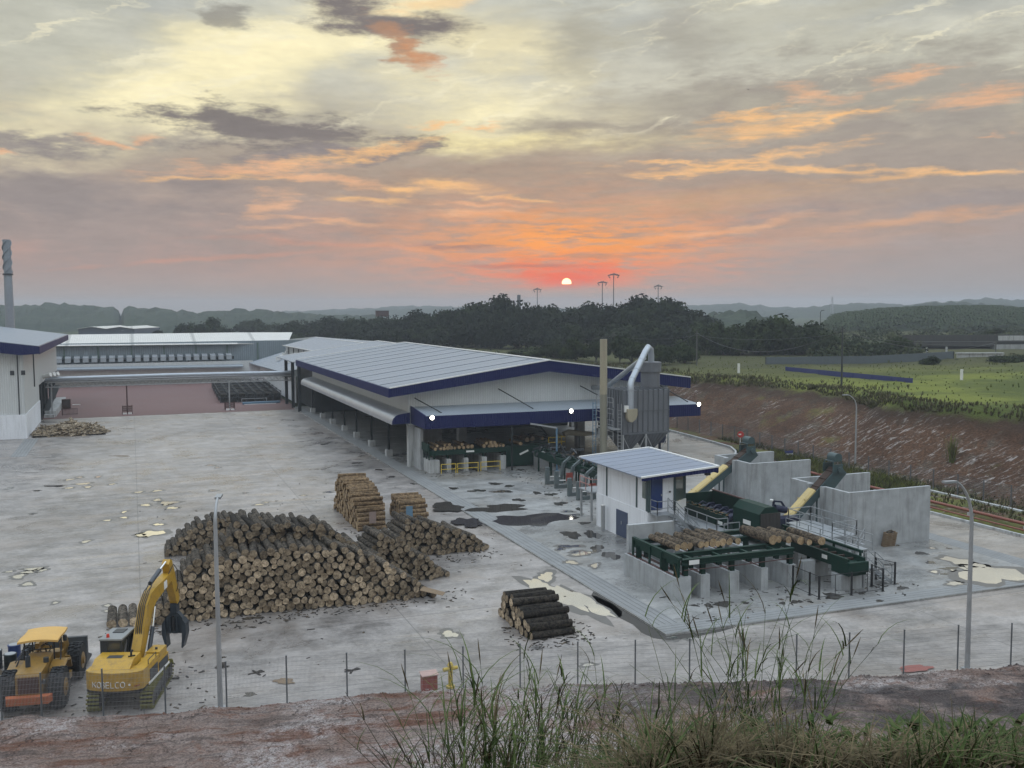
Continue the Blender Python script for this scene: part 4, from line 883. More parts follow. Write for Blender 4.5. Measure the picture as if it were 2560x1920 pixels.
b = MB(); rail(b, [(34.52, 62.5, 2.64), (34.52, 61.52, 2.64), (35.9, 61.52, 2.64), (38.5, 61.52, .1)], 1.0, .022); rail(b, [(35.95, 62.52, 2.64), (38.5, 62.52, .1)], 1.0, .022); t.part('handrail', b, M['galv'], st)
t.part('floodlight', MB().box(33.9, 62.3, 5.0, 34.2, 62.5, 5.2), M['black']); t.part('floodlight', MB().box(38.9, 62.1, 5.15, 39.25, 62.4, 5.4), M['black'])
t.part('wall_sign', MB().box(36.1, 62.62, 4.0, 36.25, 62.645, 4.12), M['charcoal'])
t = Thing('steel_bollard', 'tall pale steel bollard at the booth wall', 'bollard', (34.1, 69.3, 0)); t.part('post', MB().box(33.85, 69.0, 0, 34.1, 69.25, 2.0), M['galv_dull']); t.part('cap', MB().box(33.82, 68.97, 2.0, 34.13, 69.28, 2.06), M['white'])
t = Thing('service_platform', 'grey platform with red handrail behind the booth corner', 'platform', (35.5, 73.5, 0))
t.part('deck', MB().box(34.6, 72.6, 2.3, 37.5, 75, 2.4), M['galv']); t.part('leg', MB().box(34.65, 72.7, 0, 34.8, 72.85, 2.3), M['galv_dull']); t.part('leg', MB().box(34.65, 74.7, 0, 34.8, 74.85, 2.3), M['galv_dull'])
b = MB(); rail(b, [(34.7, 75, 2.4), (34.7, 72.7, 2.4), (37.4, 72.7, 2.4)], 1.0, .03); t.part('handrail', b, pm('pink-red handrail', (.40, .20, .18), .5))
# ------------------------------------------------------------ log deck, debarking line, concrete bays
t = Thing('log_deck', 'dark green log deck standing on a row of concrete piers', 'log deck', (34, 53.5, 0))
for x0, x1 in ((29.65, 30.75), (31.42, 32.05), (33.42, 34.12), (35.7, 36.2), (37.7, 38.3)):
    t.part('pier', MB().box(x0, 50.65, 0, x1, 57.2, 1.4), M['concrete'])
b = MB()
for x0, x1 in ((29.8, 30.0), (30.35, 30.6), (31.6, 31.8), (33.65, 33.85), (35.85, 36.0)): b.box(x0, 50.9, 1.402, x1, 57.1, 1.43)
t.part('rail_strip', b, M['brown_rust'])
b = MB(); b.box(29.9, 50.62, 2.45, 30.12, 56.6, 2.6); b.box(29.93, 50.66, 1.98, 30.0, 56.55, 2.449)
for y in (50.72, 52.75, 54.2, 56.4): b.box(29.84, y-.09, 1.4, 29.925, y+.09, 2.5)
t.part('side_guard', b, M['green'])
b = MB(); b.box(30.13, 50.7, 2.14, 38.1, 50.78, 2.42); b.box(30.13, 50.6, 2.42, 38.1, 50.9, 2.47); b.box(30.13, 50.6, 2.09, 38.1, 50.9, 2.139)
t.part('front_beam', b, M['green'])
b = MB()
for y in (52.0, 54.2, 56.0): b.box(30.13, y, 2.2, 38.1, y+.12, 2.47); b.box(30.13, y-.08, 2.471, 38.1, y+.2, 2.5)
for x in (31.0, 33.0, 35.0, 37.0): b.box(x-.08, 50.91, 2.2, x+.08, 51.99, 2.4)
t.part('chain_rail', b, M['green'])
for x in (29.93, 30.5, 31.7, 33.75, 35.95, 38.0):
    for y in (50.95, 52.35, 55.7): t.part('leg', MB().box(x-.15, y-.12, 1.4, x+.15, y-.09, 2.2).box(x-.15, y+.09, 1.4, x+.15, y+.12, 2.2).box(x-.03, y-.09, 1.4, x+.03, y+.09, 2.2), M['green'])
t.part('maker_plate', MB().box(30.55, 50.575, 2.13, 31.25, 50.597, 2.40), M['white'])
t.part('hydraulic_line', MB().tube([(30.2, 50.55, 1.85), (34, 50.56, 1.8), (38, 50.55, 1.86)], .03, 6), M['brown_rust'])
b = MB(); b.prism([(30.05, 57.35), (33.45, 57.35), (33.45, 57.65), (30.05, 57.65)], 'z', 0, 3.18)
o = one('concrete_wall', b, M['concrete'], 'grey cast concrete wall standing behind the near log deck', 'wall', (31.7, 57.5, 0))
def put(o, x, y, z): o.location = (x, y, z)

t = Thing('outfeed_conveyor', 'dark green outfeed conveyor sloping past the log deck piers', 'conveyor', (41, 52, 0))
b = MB(); b.box(40.35, 48.4, 1.35, 40.5, 56.8, 2.05); b.box(41.55, 48.4, 1.35, 41.7, 56.8, 2.05); b.box(40.5, 48.5, 1.6, 41.55, 56.8, 1.7); b.box(40.35, 48.3, 1.0, 41.7, 49.9, 1.349)
b.box(40.3, 48.15, 1.2, 41.75, 48.399, 1.85); b.cyl((40.28, 48.45, 1.5), (41.77, 48.45, 1.5), .3, None, 14)
t.part('trough', b, M['green'])
b = MB(); b.box(41.8, 48.9, 2.2, 41.95, 57, 2.35); 
for y in (49, 51.5, 54, 56.6): b.box(41.82, y, 1.3, 41.92, y+.14, 2.2)
t.part('side_fence', b, M['green'])
b = MB()
for k in range(9): b.box(40.5, 49.3+k*.8, 1.71, 41.55, 49.4+k*.8, 1.86)
t.part('flights', b, M['belt'])
for y0, y1 in ((48.8, 49.7), (52.0, 52.6), (55.2, 55.8)): t.part('block', MB().box(40.2, y0, 0, 41.8, y1, .95), M['concrete'])
t.part('block', MB().box(39.2, 51.2, 0, 40.15, 51.7, 1.35), M['concrete'])
for y in (49.2, 52.3, 55.5):
    for x in (40.45, 41.5): t.part('leg', MB().box(x, y, .951, x+.15, y+.16, 1.34), M['green'])
for y in (50.3, 54.0): t.part('maker_plate', MB().box(40.325, y, 1.6, 40.347, y+.5, 1.85), M['white'])
t = Thing('debarker', 'dark green debarker with chamfered hood and long open trough', 'machine', (41, 60, 0))
t.part('hood', MB().prism([(39.95, 1.3), (41.65, 1.3), (41.65, 3.15), (41.15, 3.62), (40.45, 3.62), (39.95, 3.15)], 'y', 57.0, 60.2), M['green'])
b = MB()
for k in range(14): x = 40.05 + k*.115; b.box(x, 56.93, 1.6, x+.095, 56.995, 3.2)
t.part('rubber_curtain', b, pm('grey rubber strips', (.05, .045, .042), .8, 0, .3, 5))
t.part('maker_plate', MB().box(39.925, 58.0, 2.2, 39.947, 58.9, 2.5), M['white']); t.part('maker_plate', MB().box(39.385, 60.7, 1.7, 39.397, 61.3, 1.95), M['white'])
b = MB(); b.box(39.4, 60.3, .9, 39.55, 66.5, 2.4); b.box(42.2, 60.3, .9, 42.35, 66.5, 3.1); b.box(39.55, 60.3, .9, 42.2, 66.4, 1.3); b.box(39.4, 66.51, .9, 42.35, 66.6, 3.0)
for k in range(6): b.bar((39.5, 60.9+k*1.0, 2.42), (39.9, 60.9+k*1.0, 2.42), .2)
t.part('trough', b, M['green'])
b = MB(); b.bar((42.28, 60.2, 3.13), (42.28, 66.6, 3.13), .2, .08)
t.part('top_rail', b, M['brown_rust'])
b = MB()
for k in range(6):
    y = 61 + k*.95; b.tube([(40.1, y, 1.5), (40.3, y+.1, 2.1), (41.0, y+.2, 2.4), (41.7, y+.2, 2.0)], .06, 6); b.cyl((40.6, y-.1, 1.9), (41.1, y+.1, 2.0), .22, None, 10); b.box(41.4, y-.12, 1.4, 41.9, y+.12, 2.3)
t.part('rollers', b, M['blue'])
b = MB()
for k in range(70):
    a = rnd.uniform(0, 6.28); x, y = rnd.uniform(39.45, 39.9), rnd.uniform(60.4, 66); z = 2.42 + rnd.uniform(0, .06); l = rnd.uniform(.08, .3)
    b.bar((x, y, z), (x+l*math.cos(a), y+l*math.sin(a), z+.03), .05, .03)
t.part('bark_chips', b, M['bark_pale'])['kind'] = 'stuff'
t.part('base', MB().box(39.7, 57.2, 0, 42.0, 66, .89), M['concrete'])
t = Thing('debarker_walkway', 'grey steel walkway with handrail along the left of the debarker', 'walkway', (38.5, 61, 0))
t.part('deck', MB().box(37.7, 57.9, 1.5, 39.3, 66, 1.58), M['galv'])
b = MB(); rail(b, [(39.0, 57.95, 1.58), (37.75, 57.95, 1.58)], .95, .025); t.part('handrail', b, M['galv']); b = MB(); rail(b, [(38.1, 66, 1.58), (38.1, 59.4, 1.58), (39.0, 59.4, 1.58)], .95, .025); t.part('handrail', b, M['galv']); b = MB(); rail(b, [(37.7, 66, 1.58), (36.4, 64.2, .3)], .95, .022)
t.part('handrail', b, M['galv'])
for y in (58, 61, 64): t.part('leg', MB().box(37.75, y, 0, 37.87, y+.12, 1.5), M['galv_dull'])
for i, (x, y) in enumerate(((36.3, 60.9), (36.8, 60.4), (37.6, 60.1))): one('steel_stanchion', MB().box(x-.06, y-.06, 0, x+.06, y+.06, 1.15).box(x-.1, y-.1, 0, x+.1, y+.1, .03), M['black'], ('left', 'middle', 'right')[i] + ' black stanchion of three standing below the walkway handrail', 'post', (x, y, 0), 'black stanchions by the walkway')
t = Thing('drive_motor', 'blue motor unit with bent arm on the far side of the debarker', 'motor', (44, 60, 0))
b = MB(); b.box(43.4, 59.4, 1.6, 45.2, 60.4, 2.1); b.cyl((43.7, 60.5, 2.7), (44.7, 60.5, 2.45), .26, None, 14); b.bar((43.5, 60.5, 2.1), (43.65, 60.5, 3.2), .13); b.bar((43.65, 60.5, 3.2), (44.3, 60.5, 3.1), .12); b.bar((44.3, 60.5, 3.1), (44.8, 60.5, 2.4), .12)
t.part('body', b, M['blue']); t.part('lamp', MB().cyl((43.45, 60.5, 3.22), (43.45, 60.5, 3.34), .13, None, 12), M['white']); t.part('stand', MB().box(43.4, 59.4, 0, 45.1, 60.4, 1.59), M['steel_dark'])
t = Thing('sorting_platform', 'raised grey grating platform with long handrails right of the debarker', 'platform', (43.8, 55, 0))
t.part('deck', MB().box(42.3, 50.0, 1.98, 43.3, 57.5, 2.06).box(43.301, 53.5, 1.98, 45.4, 58.5, 2.06), M['galv'])
b = MB(); rail(b, [(43.28, 49.6, 2.06), (43.28, 53.5, 2.06), (45.3, 53.5, 2.06), (45.3, 58.4, 2.06)], 1.0, .024); rail(b, [(45.3, 58.4, 2.06), (43.4, 58.4, 2.06), (43.4, 54.6, 2.06)], 1.0, .024); t.part('handrail', b, M['galv'])
b = MB(); rail(b, [(42.15, 49.6, 2.06), (42.15, 57, 2.06)], .7, .022); t.part('handrail', b, M['galv'])
for k in range(2): b = MB(); rail(b, [(43.5, 52.9-k*.9, .3), (44.7, 52.9-k*.9, 1.98)], .9, .022, (.5,)); t.part('stair_rail', b, M['galv'])
for x, y in ((42.4, 50.2), (43.2, 50.2), (42.4, 56), (45.2, 53.7), (45.2, 58.2), (43.5, 58.2)): t.part('leg', MB().box(x-.05, y-.05, 0, x+.05, y+.05, 1.98), M['galv_dull'])
b = MB()
for k in range(7): b.box(43.5+k*.18, 52.05, .3+k*.24, 43.75+k*.18, 52.85, .33+k*.24)
t.part('step', b, M['galv'])
t = Thing('end_platform', 'small grey end platform and stair at the tip of the outfeed conveyor', 'platform', (42.6, 49.2, 0))
t.part('deck', MB().box(42.0, 48.9, 1.1, 42.9, 49.7, 1.16), M['galv'])
for x in (42.05, 42.8): t.part('leg', MB().box(x, 48.95, 0, x+.12, 49.1, 1.1), M['galv_dull'])
b = MB(); b.bar((42.9, 48.95, 1.08), (44.3, 48.95, .05), .06, .18); b.bar((42.9, 49.65, 1.08), (44.3, 49.65, .05), .06, .18)
for k in range(5): b.box(43.0+k*.25, 48.98, .9-k*.19, 43.25+k*.25, 49.62, .93-k*.19)
t.part('stair', b, M['galv'])
b = MB(); rail(b, [(42.02, 49.68, 1.16), (42.02, 48.92, 1.16), (42.88, 48.92, 1.16), (44.25, 48.92, .06)], 1.0, .02); t.part('handrail', b, M['galv']); b = MB(); rail(b, [(42.88, 49.68, 1.16), (44.25, 49.68, .06)], 1.0, .02); t.part('handrail', b, M['galv'])
# black safety fence
SP = [(37.9, 50.44), (37.86, 48.76), (37.85, 47.86), (40.2, 47.82), (42.56, 47.8), (42.6, 48.85), (44.33, 48.75), (44.02, 50.1)]
t = Thing('safety_fence', 'black-posted mesh safety fence round the end of the outfeed conveyor', 'fence', (40.5, 48.5, 0))
for x, y in SP: t.part('post', MB().box(x-.045, y-.045, 0, x+.045, y+.045, 1.43).box(x-.09, y-.09, 0, x+.09, y+.09, .025), M['black'])
b = MB()
for p, q in ((0, 1), (1, 2), (2, 3), (3, 4), (4, 5), (6, 7)):
    if p == 6: t.part('mesh_panel', b, M['black']); b = MB()
    (x0, y0), (x1, y1) = SP[p], SP[q]
    for z in (.12, 1.38): b.bar((x0, y0, z), (x1, y1, z), .03)
    L = math.dist(SP[p], SP[q])
    for k in range(int(L/.1)):
        s = k*.1/L; b.bar((x0+(x1-x0)*s, y0+(y1-y0)*s, .13), (x0+(x1-x0)*s, y0+(y1-y0)*s, 1.37), .006)
    if L > 2: b.bar(((x0+x1)/2, (y0+y1)/2, .13), ((x0+x1)/2, (y0+y1)/2, 1.37), .03)
t.part('mesh_panel', b, M['black'])
# concrete bays and their inclined conveyors
def bay(lab, X0, X1, Y0, Y1, gap, h, th=.28):
    t = Thing('concrete_bay', lab, 'storage bay', ((X0+X1)/2, (Y0+Y1)/2, 0), 0, 'concrete chip bays')
    t.part('front_wall', MB().box(X0+th, Y0, 0, X1, Y0+th, h), M['concrete'])
    t.part('back_wall', MB().box(X0+th, Y1-th, 0, X1, Y1, h), M['concrete'])
    t.part('end_wall', MB().box(X0, Y0, 0, X0+th-.001, gap[0], h).box(X0-.25, gap[0]-.3, 0, X0-.001, gap[0], h), M['concrete'])
    t.part('end_wall', MB().box(X0, gap[1], 0, X0+th-.001, Y1, h).box(X0-.25, gap[1], 0, X0-.001, gap[1]+.3, h), M['concrete'])
bay('nearer high concrete bay with a wooden pallet leaning on its front wall', 47.6, 55.1, 57.15, 63.9, (60.0, 61.3), 4.1)
bay('farther high concrete bay, behind the booth and nearest the drive', 48.8, 55.0, 71.0, 76.6, (73.4, 74.6), 4.1)
def incline(lab, y, p0, p1, split, w=.9):
    t = Thing('inclined_conveyor', lab, 'conveyor', (p0[0], y, 0), 0, 'inclined chip conveyors')
    P0, P1 = Vector((p0[0], y, p0[1])), Vector((p1[0], y, p1[1])); d = (P1-P0).normalized(); up = Vector((-d.z, 0, d.x))
    S = P0 + (P1-P0)*split
    b = MB()
    for s in (-1, 1): b.bar(P0 + Vector((0, s*w/2, 0)) - up*.28, P1 + Vector((0, s*w/2, 0)) - up*.28, .06, .55)
    b.bar(P0 - up*.5, P1 - up*.5, w-.08, .06)
    b.bar(P1 - d*1.5 - up*.55 + Vector((0, -w/2-.05, 0)), P1 + d*.35 - up*.45 + Vector((0, -w/2-.05, 0)), .04, .9)
    t.part('side_frame', b, M['greygreen'])
    b = MB(); b.bar(S, P1, w-.14, .06)
    for k in range(3): q = S + (P1-S)*(k+.5)/3; b.bar(q + Vector((0, -w/2+.1, 0)) + up*.05, q + Vector((0, w/2-.1, 0)) + up*.05, .08)
    t.part('belt', b, M['belt'])
    b = MB(); n = Vector((0, 1, 0)); sec = [(-.5, -.02), (-.5, .10), (-.3, .22), (.3, .22), (.5, .10), (.5, -.02)]
    vs = [Q + n*(a*w) + up*c for Q in (P0, S) for a, c in sec]; m = len(sec)
    b.add(vs, [(i, (i+1) % m, m+(i+1) % m, m+i) for i in range(m)] + [tuple(range(m))[::-1], tuple(range(m, 2*m))])
    for k in (.33, .66): q = P0 + (S-P0)*k; b.bar(q - n*(w*.51) + up*.12, q + n*(w*.51) + up*.12, .03, .26)
    t.part('cover', b, M['yellow_cover'])
    H = P1 + Vector((.1, 0, .15))
    b = MB(); b.box(H.x-.55, y-.62, H.z-.5, H.x+.35, y-.55, H.z+.15); b.box(H.x-.55, y+.55, H.z-.5, H.x+.35, y+.62, H.z+.15); b.box(H.x-.5, y-.5, H.z+.35, H.x+.3, y+.5, H.z+.4)
    for sx in (-.5, .26):
        for sy in (-.52, .48): b.box(H.x+sx, y+sy, H.z-.4, H.x+sx+.06, y+sy+.06, H.z+.349)
    b.cyl((H.x, y-.8, H.z-.25), (H.x, y-.63, H.z-.25), .22, None, 12)
    hd = t.part('head_frame', b, M['greygreen'])
    b = MB(); b.prism([(-.34+H.x, H.z+.401), (.34+H.x, H.z+.401)] + [(H.x+.34*math.cos(a), H.z+.62+.34*math.sin(a)) for a in [math.pi*k/8 for k in range(9)]], 'y', y-.5, y+.4)
    t.part('motor_cover', b, M['greygreen'])
    for s in (.25, .62): q = P0 + (P1-P0)*s; [t.part('trestle', MB().bar((q.x, y+e, 0), (q.x, y+e, q.z-.55), .1), M['greygreen']) for e in (-.35, .35)]
incline('nearer inclined chip conveyor, with yellow cover, rising between the two long bays', 60.65, (44.6, 1.5), (49.0, 5.35), .58)
incline('farther inclined chip conveyor, with yellow cover, rising behind the booth roof', 74.0, (43.6, .4), (50.5, 4.9), .68)
t = Thing('wooden_pallet', 'weathered stack of wooden pallets leaning against the near bay wall', 'pallet', (51.0, 56.8, 0))
b = MB(); Rt = Matrix.Translation((51.0, 57.02, .02)) @ Matrix.Rotation(R(13), 4, 'X')
for k in range(8): b.box(-.52, -.30, .03+k*.14, .52, -.26, .13+k*.14); b.box(-.52, -.04, .03+k*.14, .52, 0, .13+k*.14)
for x in (-.5, -.04, .42): b.box(x, -.259, .02, x+.09, -.041, 1.1)
b.xf(Rt); t.part('slats', b, M['wood']); b = MB(); b.bar((-.3, -.15, 1.12), (.1, -.2, 1.25), .25, .1); b.bar((.5, -.5, .05), (.8, -.3, .08), .2, .05); b.xf(Rt); t.part('scrap_piece', b, M['bark'])

# ------------------------------------------------------------ lamps, fences, small things
def lamp(lab, x, y, z, h, top, reach, ang, r0=.13):
    t = Thing('street_lamp', lab, 'street lamp', (x, y, z), 0, 'curved street lamps')
    dx, dy = math.cos(ang), math.sin(ang); pts = [(x, y, z), (x, y, z+h*.5), (x, y, h)]; rs = [r0, r0*.85, r0*.7]
    for k in range(1, 8):
        a = k/8*math.pi/2*.92; pts.append((x + dx*reach*(1-math.cos(a)), y + dy*reach*(1-math.cos(a)), h + (top-h)*math.sin(a))); rs.append(r0*(.7 - .04*k))
    t.part('pole', MB().tube(pts, rs, 12), M['galv_dull'])
    e = Vector(pts[-1]); b = MB(); b.bar(e, e + Vector((dx*.75, dy*.75, .02)), .26, .1); t.part('lamp_head', b, M['galv'])
    t.part('base_plate', MB().box(x-.22, y-.22, z, x+.22, y+.22, z+.04), M['galv_dull'])
lamp('curved street lamp in front of the wet apron corner at right', 37.35, 36.06, YZ, 7.0, 9.25, 1.5, math.pi)
lamp('curved street lamp in front of the big log pile', 3.13, 44.45, YZ, 8.15, 9.15, 1.3, R(78), .12)
lamp('distant curved street lamp before the red cut slope', 73.1, 86.8, 0, 6.4, 7.95, 1.6, math.pi, .10)
# front boundary fence
t = Thing('boundary_fence', 'wire mesh boundary fence on steel posts along the near edge of the yard', 'fence', (12, 42, 0))
FP = [(-11.5, 46.5), (-8.2, 46.1), (-5.64, 45.82), (-4.09, 45.56), (-1.66, 45.09), (0.85, 44.42), (3.37, 44.03), (5.94, 43.82), (8.51, 43.18), (11.04, 42.62), (13.61, 42.06), (16.16, 41.45), (18.73, 40.72), (21.3, 39.95), (23.74, 39.2), (26.2, 38.55), (28.7, 37.85), (31.17, 37.15), (33.85, 36.52), (36.76, 36.11), (39.37, 35.38), (42, 34.75), (44.6, 34.1), (47.2, 33.5)]
FP = [(x, y - .02) for x, y in FP]
for x, y in FP: t.part('post', MB().tube([(x, y, YZ-.2), (x, y, 2.1)], .035, 8).cyl((x, y, 2.1), (x, y, 2.13), .045, None, 8), M['post'])
for (x0, y0), (x1, y1) in zip(FP, FP[1:]):
    b = MB(); L = math.hypot(x1-x0, y1-y0); n = int(L/.055)
    def wire(p, q, w):
        b.add([(p[0], p[1], p[2]), (q[0], q[1], q[2]), (q[0], q[1]-.002, q[2]+w*(1 if p[2] == q[2] else 0)), (p[0]+ (0 if p[2] == q[2] else w), p[1]-.002, p[2]+w*(1 if p[2] == q[2] else 0))], [(0,1,2,3)]) if p[2] == q[2] else b.add([p, q, (q[0]+w, q[1]-.001, q[2]), (p[0]+w, p[1]-.001, p[2])], [(0,1,2,3)])
    for k in range(1, n): s = k/n; wire((x0+(x1-x0)*s, y0+(y1-y0)*s, .0), (x0+(x1-x0)*s, y0+(y1-y0)*s, 2.05), .009)
    for k in range(11): z = .05 + k*.2; wire((x0, y0+.004, z), (x1, y1+.004, z), .008)
    t.part('mesh_panel', b, M['wire'])
# right-hand perimeter fence at the foot of the cut slope, and the pipe before it
t = Thing('perimeter_fence', 'chain-link perimeter fence at the foot of the red cut slope', 'fence', (70.6, 90, 0))
ys = [40 + i*3.0 for i in range(36)]
fx = lambda y: 70.5 + interp(y, [(40, 0), (92, .3), (104, 1.7), (116, 2.2), (150, 2.2)])
for y in ys: t.part('post', MB().box(fx(y)-.04, y-.04, -.1, fx(y)+.04, y+.04, 1.95), M['post'])
b = MB()
for y0, y1 in zip(ys, ys[1:]):
    for k in range(10): z = .1 + k*.2; b.bar((fx(y0), y0, z), (fx(y1), y1, z), .012)
    for k in range(20): s = k/20; y = y0+(y1-y0)*s; x = fx(y0)+(fx(y1)-fx(y0))*s; b.bar((x, y, .05), (x, y, 1.92), .010)
t.part('wire_mesh', b, M['post'])
b = MB(); b.box(69.6, 40, -.2, 69.95, 97, .16)
o = one('plinth_kerb', b, M['concrete_pale'], 'pale concrete plinth running along the foot of the perimeter fence', 'kerb', (69.8, 68, 0))
t = Thing('fire_main', 'red fire main pipe running along the right kerb', 'pipe', (64.7, 62, 0))
t.part('pipe', MB().tube([(64.7, 38, .42), (64.7, 60, .42), (64.65, 92, .42)], .13, 10), M['pipe_red'])
t.part('pipe', MB().tube([(63.6, 38, .2), (63.6, 60, .2), (63.6, 92, .2)], .07, 8), M['pipe_red'])
for k in range(10): t.part('support', MB().box(64.5, 40+k*5.6, -.1, 64.9, 40.4+k*5.6, .29), M['concrete_pale'])
def roadsign(name, lab, x, y, h, shape, col, z0=0):
    t = Thing(name, lab, 'sign', (x, y, z0)); t.part('pole', MB().tube([(x, y, z0), (x, y, z0+h)], .04, 8), M['white']); return t
t = roadsign('road_sign', 'round red no-entry sign above the head of the farther conveyor', 66.9, 99.5, 2.6, 0, 0)
f = t.part('disc', MB().cyl((66.88, 99.4, 2.35), (66.9, 99.44, 2.35), .38, None, 20), M['red']); t.part('bar', MB().box(66.6, 99.37, 2.29, 67.16, 99.395, 2.43), M['white'], f)
t = roadsign('notice_board', 'small blue notice board with white line behind the bays', 69.0, 93.0, 1.0, 0, 0)
f = t.part('board', MB().box(68.45, 92.9, .55, 69.5, 92.95, 1.15), M['fence_blue']); t.part('stripe', MB().box(68.5, 92.875, .72, 69.45, 92.898, .84), M['white'], f)
# hydrant, hose box and cloth by the front fence
t = Thing('fire_hydrant', 'yellow fire hydrant standing at the boundary fence', 'hydrant', (13.3, 43.0, YZ))
b = MB(); b.cyl((13.3, 43.0, YZ), (13.3, 43.0, .95), .11, None, 12); b.cyl((13.3, 43.0, .95), (13.3, 43.0, 1.1), .15, .08, 12); t.part('barrel', b, M['safety_yellow'])
t.part('outlet', MB().cyl((12.95, 42.95, .8), (13.65, 43.05, .8), .09, None, 10), M['safety_yellow']); t.part('foot', MB().cyl((13.3, 43.0, YZ), (13.3, 43.0, 0), .2, None, 12), M['safety_yellow'])
t = Thing('hose_box', 'red fire hose box with pale top beside the yellow hydrant', 'box', (12.3, 43.1, YZ))
t.part('body', MB().box(11.95, 42.9, YZ, 12.65, 43.3, .62), M['red_dull']); t.part('lid', MB().slab((11.9, 42.85, .66), (12.7, 42.85, .66), (12.7, 43.35, .74), (11.9, 43.35, .74), .04), pm('pale red lid', (.5, .33, .29), .6)); t.part('leg', MB().box(12.0, 42.95, YZ-.05, 12.1, 43.05, YZ), M['charcoal'])
b = MB(); blob(b, 35.0, 36.9, 1.0, .35, YZ+.05, 77, 0, R(-10)); o = one('red_cloth', b, pm('faded red cloth', (.30, .10, .08), .85), 'faded red sheet lying on the concrete by the right lamp', 'cloth', (35, 36.9, YZ))
b = MB(); b.slab((15.6, 56.5, .62), (16.9, 56.0, .30), (17.2, 56.5, .33), (16.0, 57.1, .66), .02); one('loose_sheet', b, M['wood'], 'loose tan sheet lying on the right foot of the big log pile', 'sheet', (16.4, 56.6, .5))
b = MB(); blob(b, 6.2, 46.6, .55, .32, YZ+.03, 5); one('cardboard_sheet', b, M['wood'], 'flattened tan board lying on the concrete behind the fence', 'board', (6.2, 46.6, YZ))
b = MB(); blob(b, 3.6, 49.6, .3, .2, YZ+.02, 15); b.add([(3.3, 49.5, YZ), (3.9, 49.5, YZ), (3.75, 49.7, .12), (3.4, 49.75, .1)], [(0,1,2,3)]); one('bark_slab', b, M['bark_dark'], 'dark curled bark slab lying beside the left lamp pole', 'bark', (3.6, 49.6, YZ))
for i, (x, y, l) in enumerate(((1.2, 48.9, 'under the grapple'), (5.1, 48.2, 'right of the lamp pole'), (9.5, 46.8, 'in front of the log pile'))):
    b = MB()
    for k in range(6): a = rnd.uniform(0, 6.28); b.bar((x, y, YZ+.03), (x+.4*math.cos(a), y+.4*math.sin(a), YZ+.02), .1, .03)
    one('bark_scraps', b, M['bark_dark'], 'small dark scatter of bark scraps ' + l, 'bark', (x, y, YZ), 'bark scraps on the yard')
# ------------------------------------------------------------ left building, chimney, courtyard
t = Thing('boiler_house', 'white-clad building with navy fascia at the left edge of the yard', 'building', (-20, 175, YZ))
b = MB(); b.slab((-38, 148, 16.2), (-11.8, 148, 12.55), (-11.8, 214, 12.55), (-38, 214, 16.2), .12); t.part('roof', b, M['roof_y'])
b = MB(); b.prism([(-38, 16.1), (-11.7, 12.45), (-11.7, 11.5), (-14.0, 11.35), (-38, 14.7)], 'y', 147.8, 147.95); t.part('front_fascia', b, M['navy_x'])
t.part('side_fascia', MB().box(-11.79, 147.96, 11.45, -11.68, 214, 12.42), M['navy_y'])
t.part('front_wall', MB().prism([(-38, 3.21), (-13.95, 3.21), (-13.95, 12.7), (-38, 16.0)], 'y', 149.6, 149.8), M['cladding_x'])
t.part('side_wall', MB().box(-14.05, 149.81, 3.2, -13.9, 172, 12.7).box(-14.05, 172, 5.6, -13.9, 213, 12.7), M['cladding_y'])
t.part('plinth_wall', MB().box(-38, 149.4, YZ, -13.8, 149.59, 3.2).box(-13.99, 149.595, YZ, -13.8, 172, 3.19), M['plaster'])
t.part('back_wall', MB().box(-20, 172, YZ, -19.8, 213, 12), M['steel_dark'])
for y in (174, 180, 186, 195, 204): t.part('column', MB().box(-14.2, y-.3, YZ, -13.7, y+.3, 5.6), M['steel_dark'])
t.part('downpipe', MB().tube([(-14.6, 149.5, 11.3), (-14.6, 149.5, YZ)], .07, 6).tube([(-13.75, 163, 11.3), (-13.75, 163, 6)], .09, 6), M['charcoal'])
for x in (-15.3, -13.95): t.part('vent', MB().box(x-.25, 149.5, 8.6, x+.25, 149.59, 9.2), M['charcoal'])
t.part('loading_step', MB().box(-13.7, 178, YZ, -12.0, 205, .9).box(-13.7, 176.5, YZ, -12.2, 178, .4), M['concrete_pale'])
b = MB()
for k in range(3): b.cyl((-13.6+k*.5, 176.3+k, 6.6), (-12.4+k*.5, 175.6+k, 7.0), .35, None, 10)
t.part('vent_stack', b, M['white'])
t.part('stair', MB().bar((-13.5, 178.5, .9), (-12.4, 190, 4.2), .9, .15), M['steel_dark'])
t = Thing('chimney', 'tall grey steel chimney with spiral fins rising behind the left building', 'chimney', (-23.0, 225, 0))
cxx, cyy = -23.0, 225
t.part('stack', MB().cyl((cxx, cyy, 0), (cxx, cyy, 24.6), 1.0, .78, 20), pm('grey steel stack', (.30, .33, .37), .5, .3, .15)); t.part('upper_stack', MB().cyl((cxx, cyy, 24.6), (cxx, cyy, 31.5), .74, .74, 20), pm('grey upper stack', (.26, .29, .33), .5, .3, .15)); t.part('flange', MB().cyl((cxx, cyy, 24.4), (cxx, cyy, 24.7), .98, .98, 20), M['charcoal'])
b = MB()
for ph in (0, 2.09, 4.19): b.tube([(cxx+.82*math.cos(ph+k*.28), cyy+.82*math.sin(ph+k*.28), 24.9+k*.26) for k in range(26)], .11, 6)
t.part('spiral_fin', b, pm('grey spiral fin', (.22, .25, .28), .5, .2, .1))
t = Thing('pipe_bridge', 'long silver pipe on a lattice truss crossing the brick courtyard', 'pipe bridge', (6, 178, 0))
p0, p1 = (-13.4, 178, 6.15), (26.2, 178, 6.15)
t.part('pipe', MB().tube([p0, (6, 178, 6.25), p1], .30, 12), M['duct']); t.part('pipe', MB().tube([(-13.4, 178.6, 5.75), (26.2, 178.6, 5.75)], .12, 8), M['galv_dull'])
b = MB()
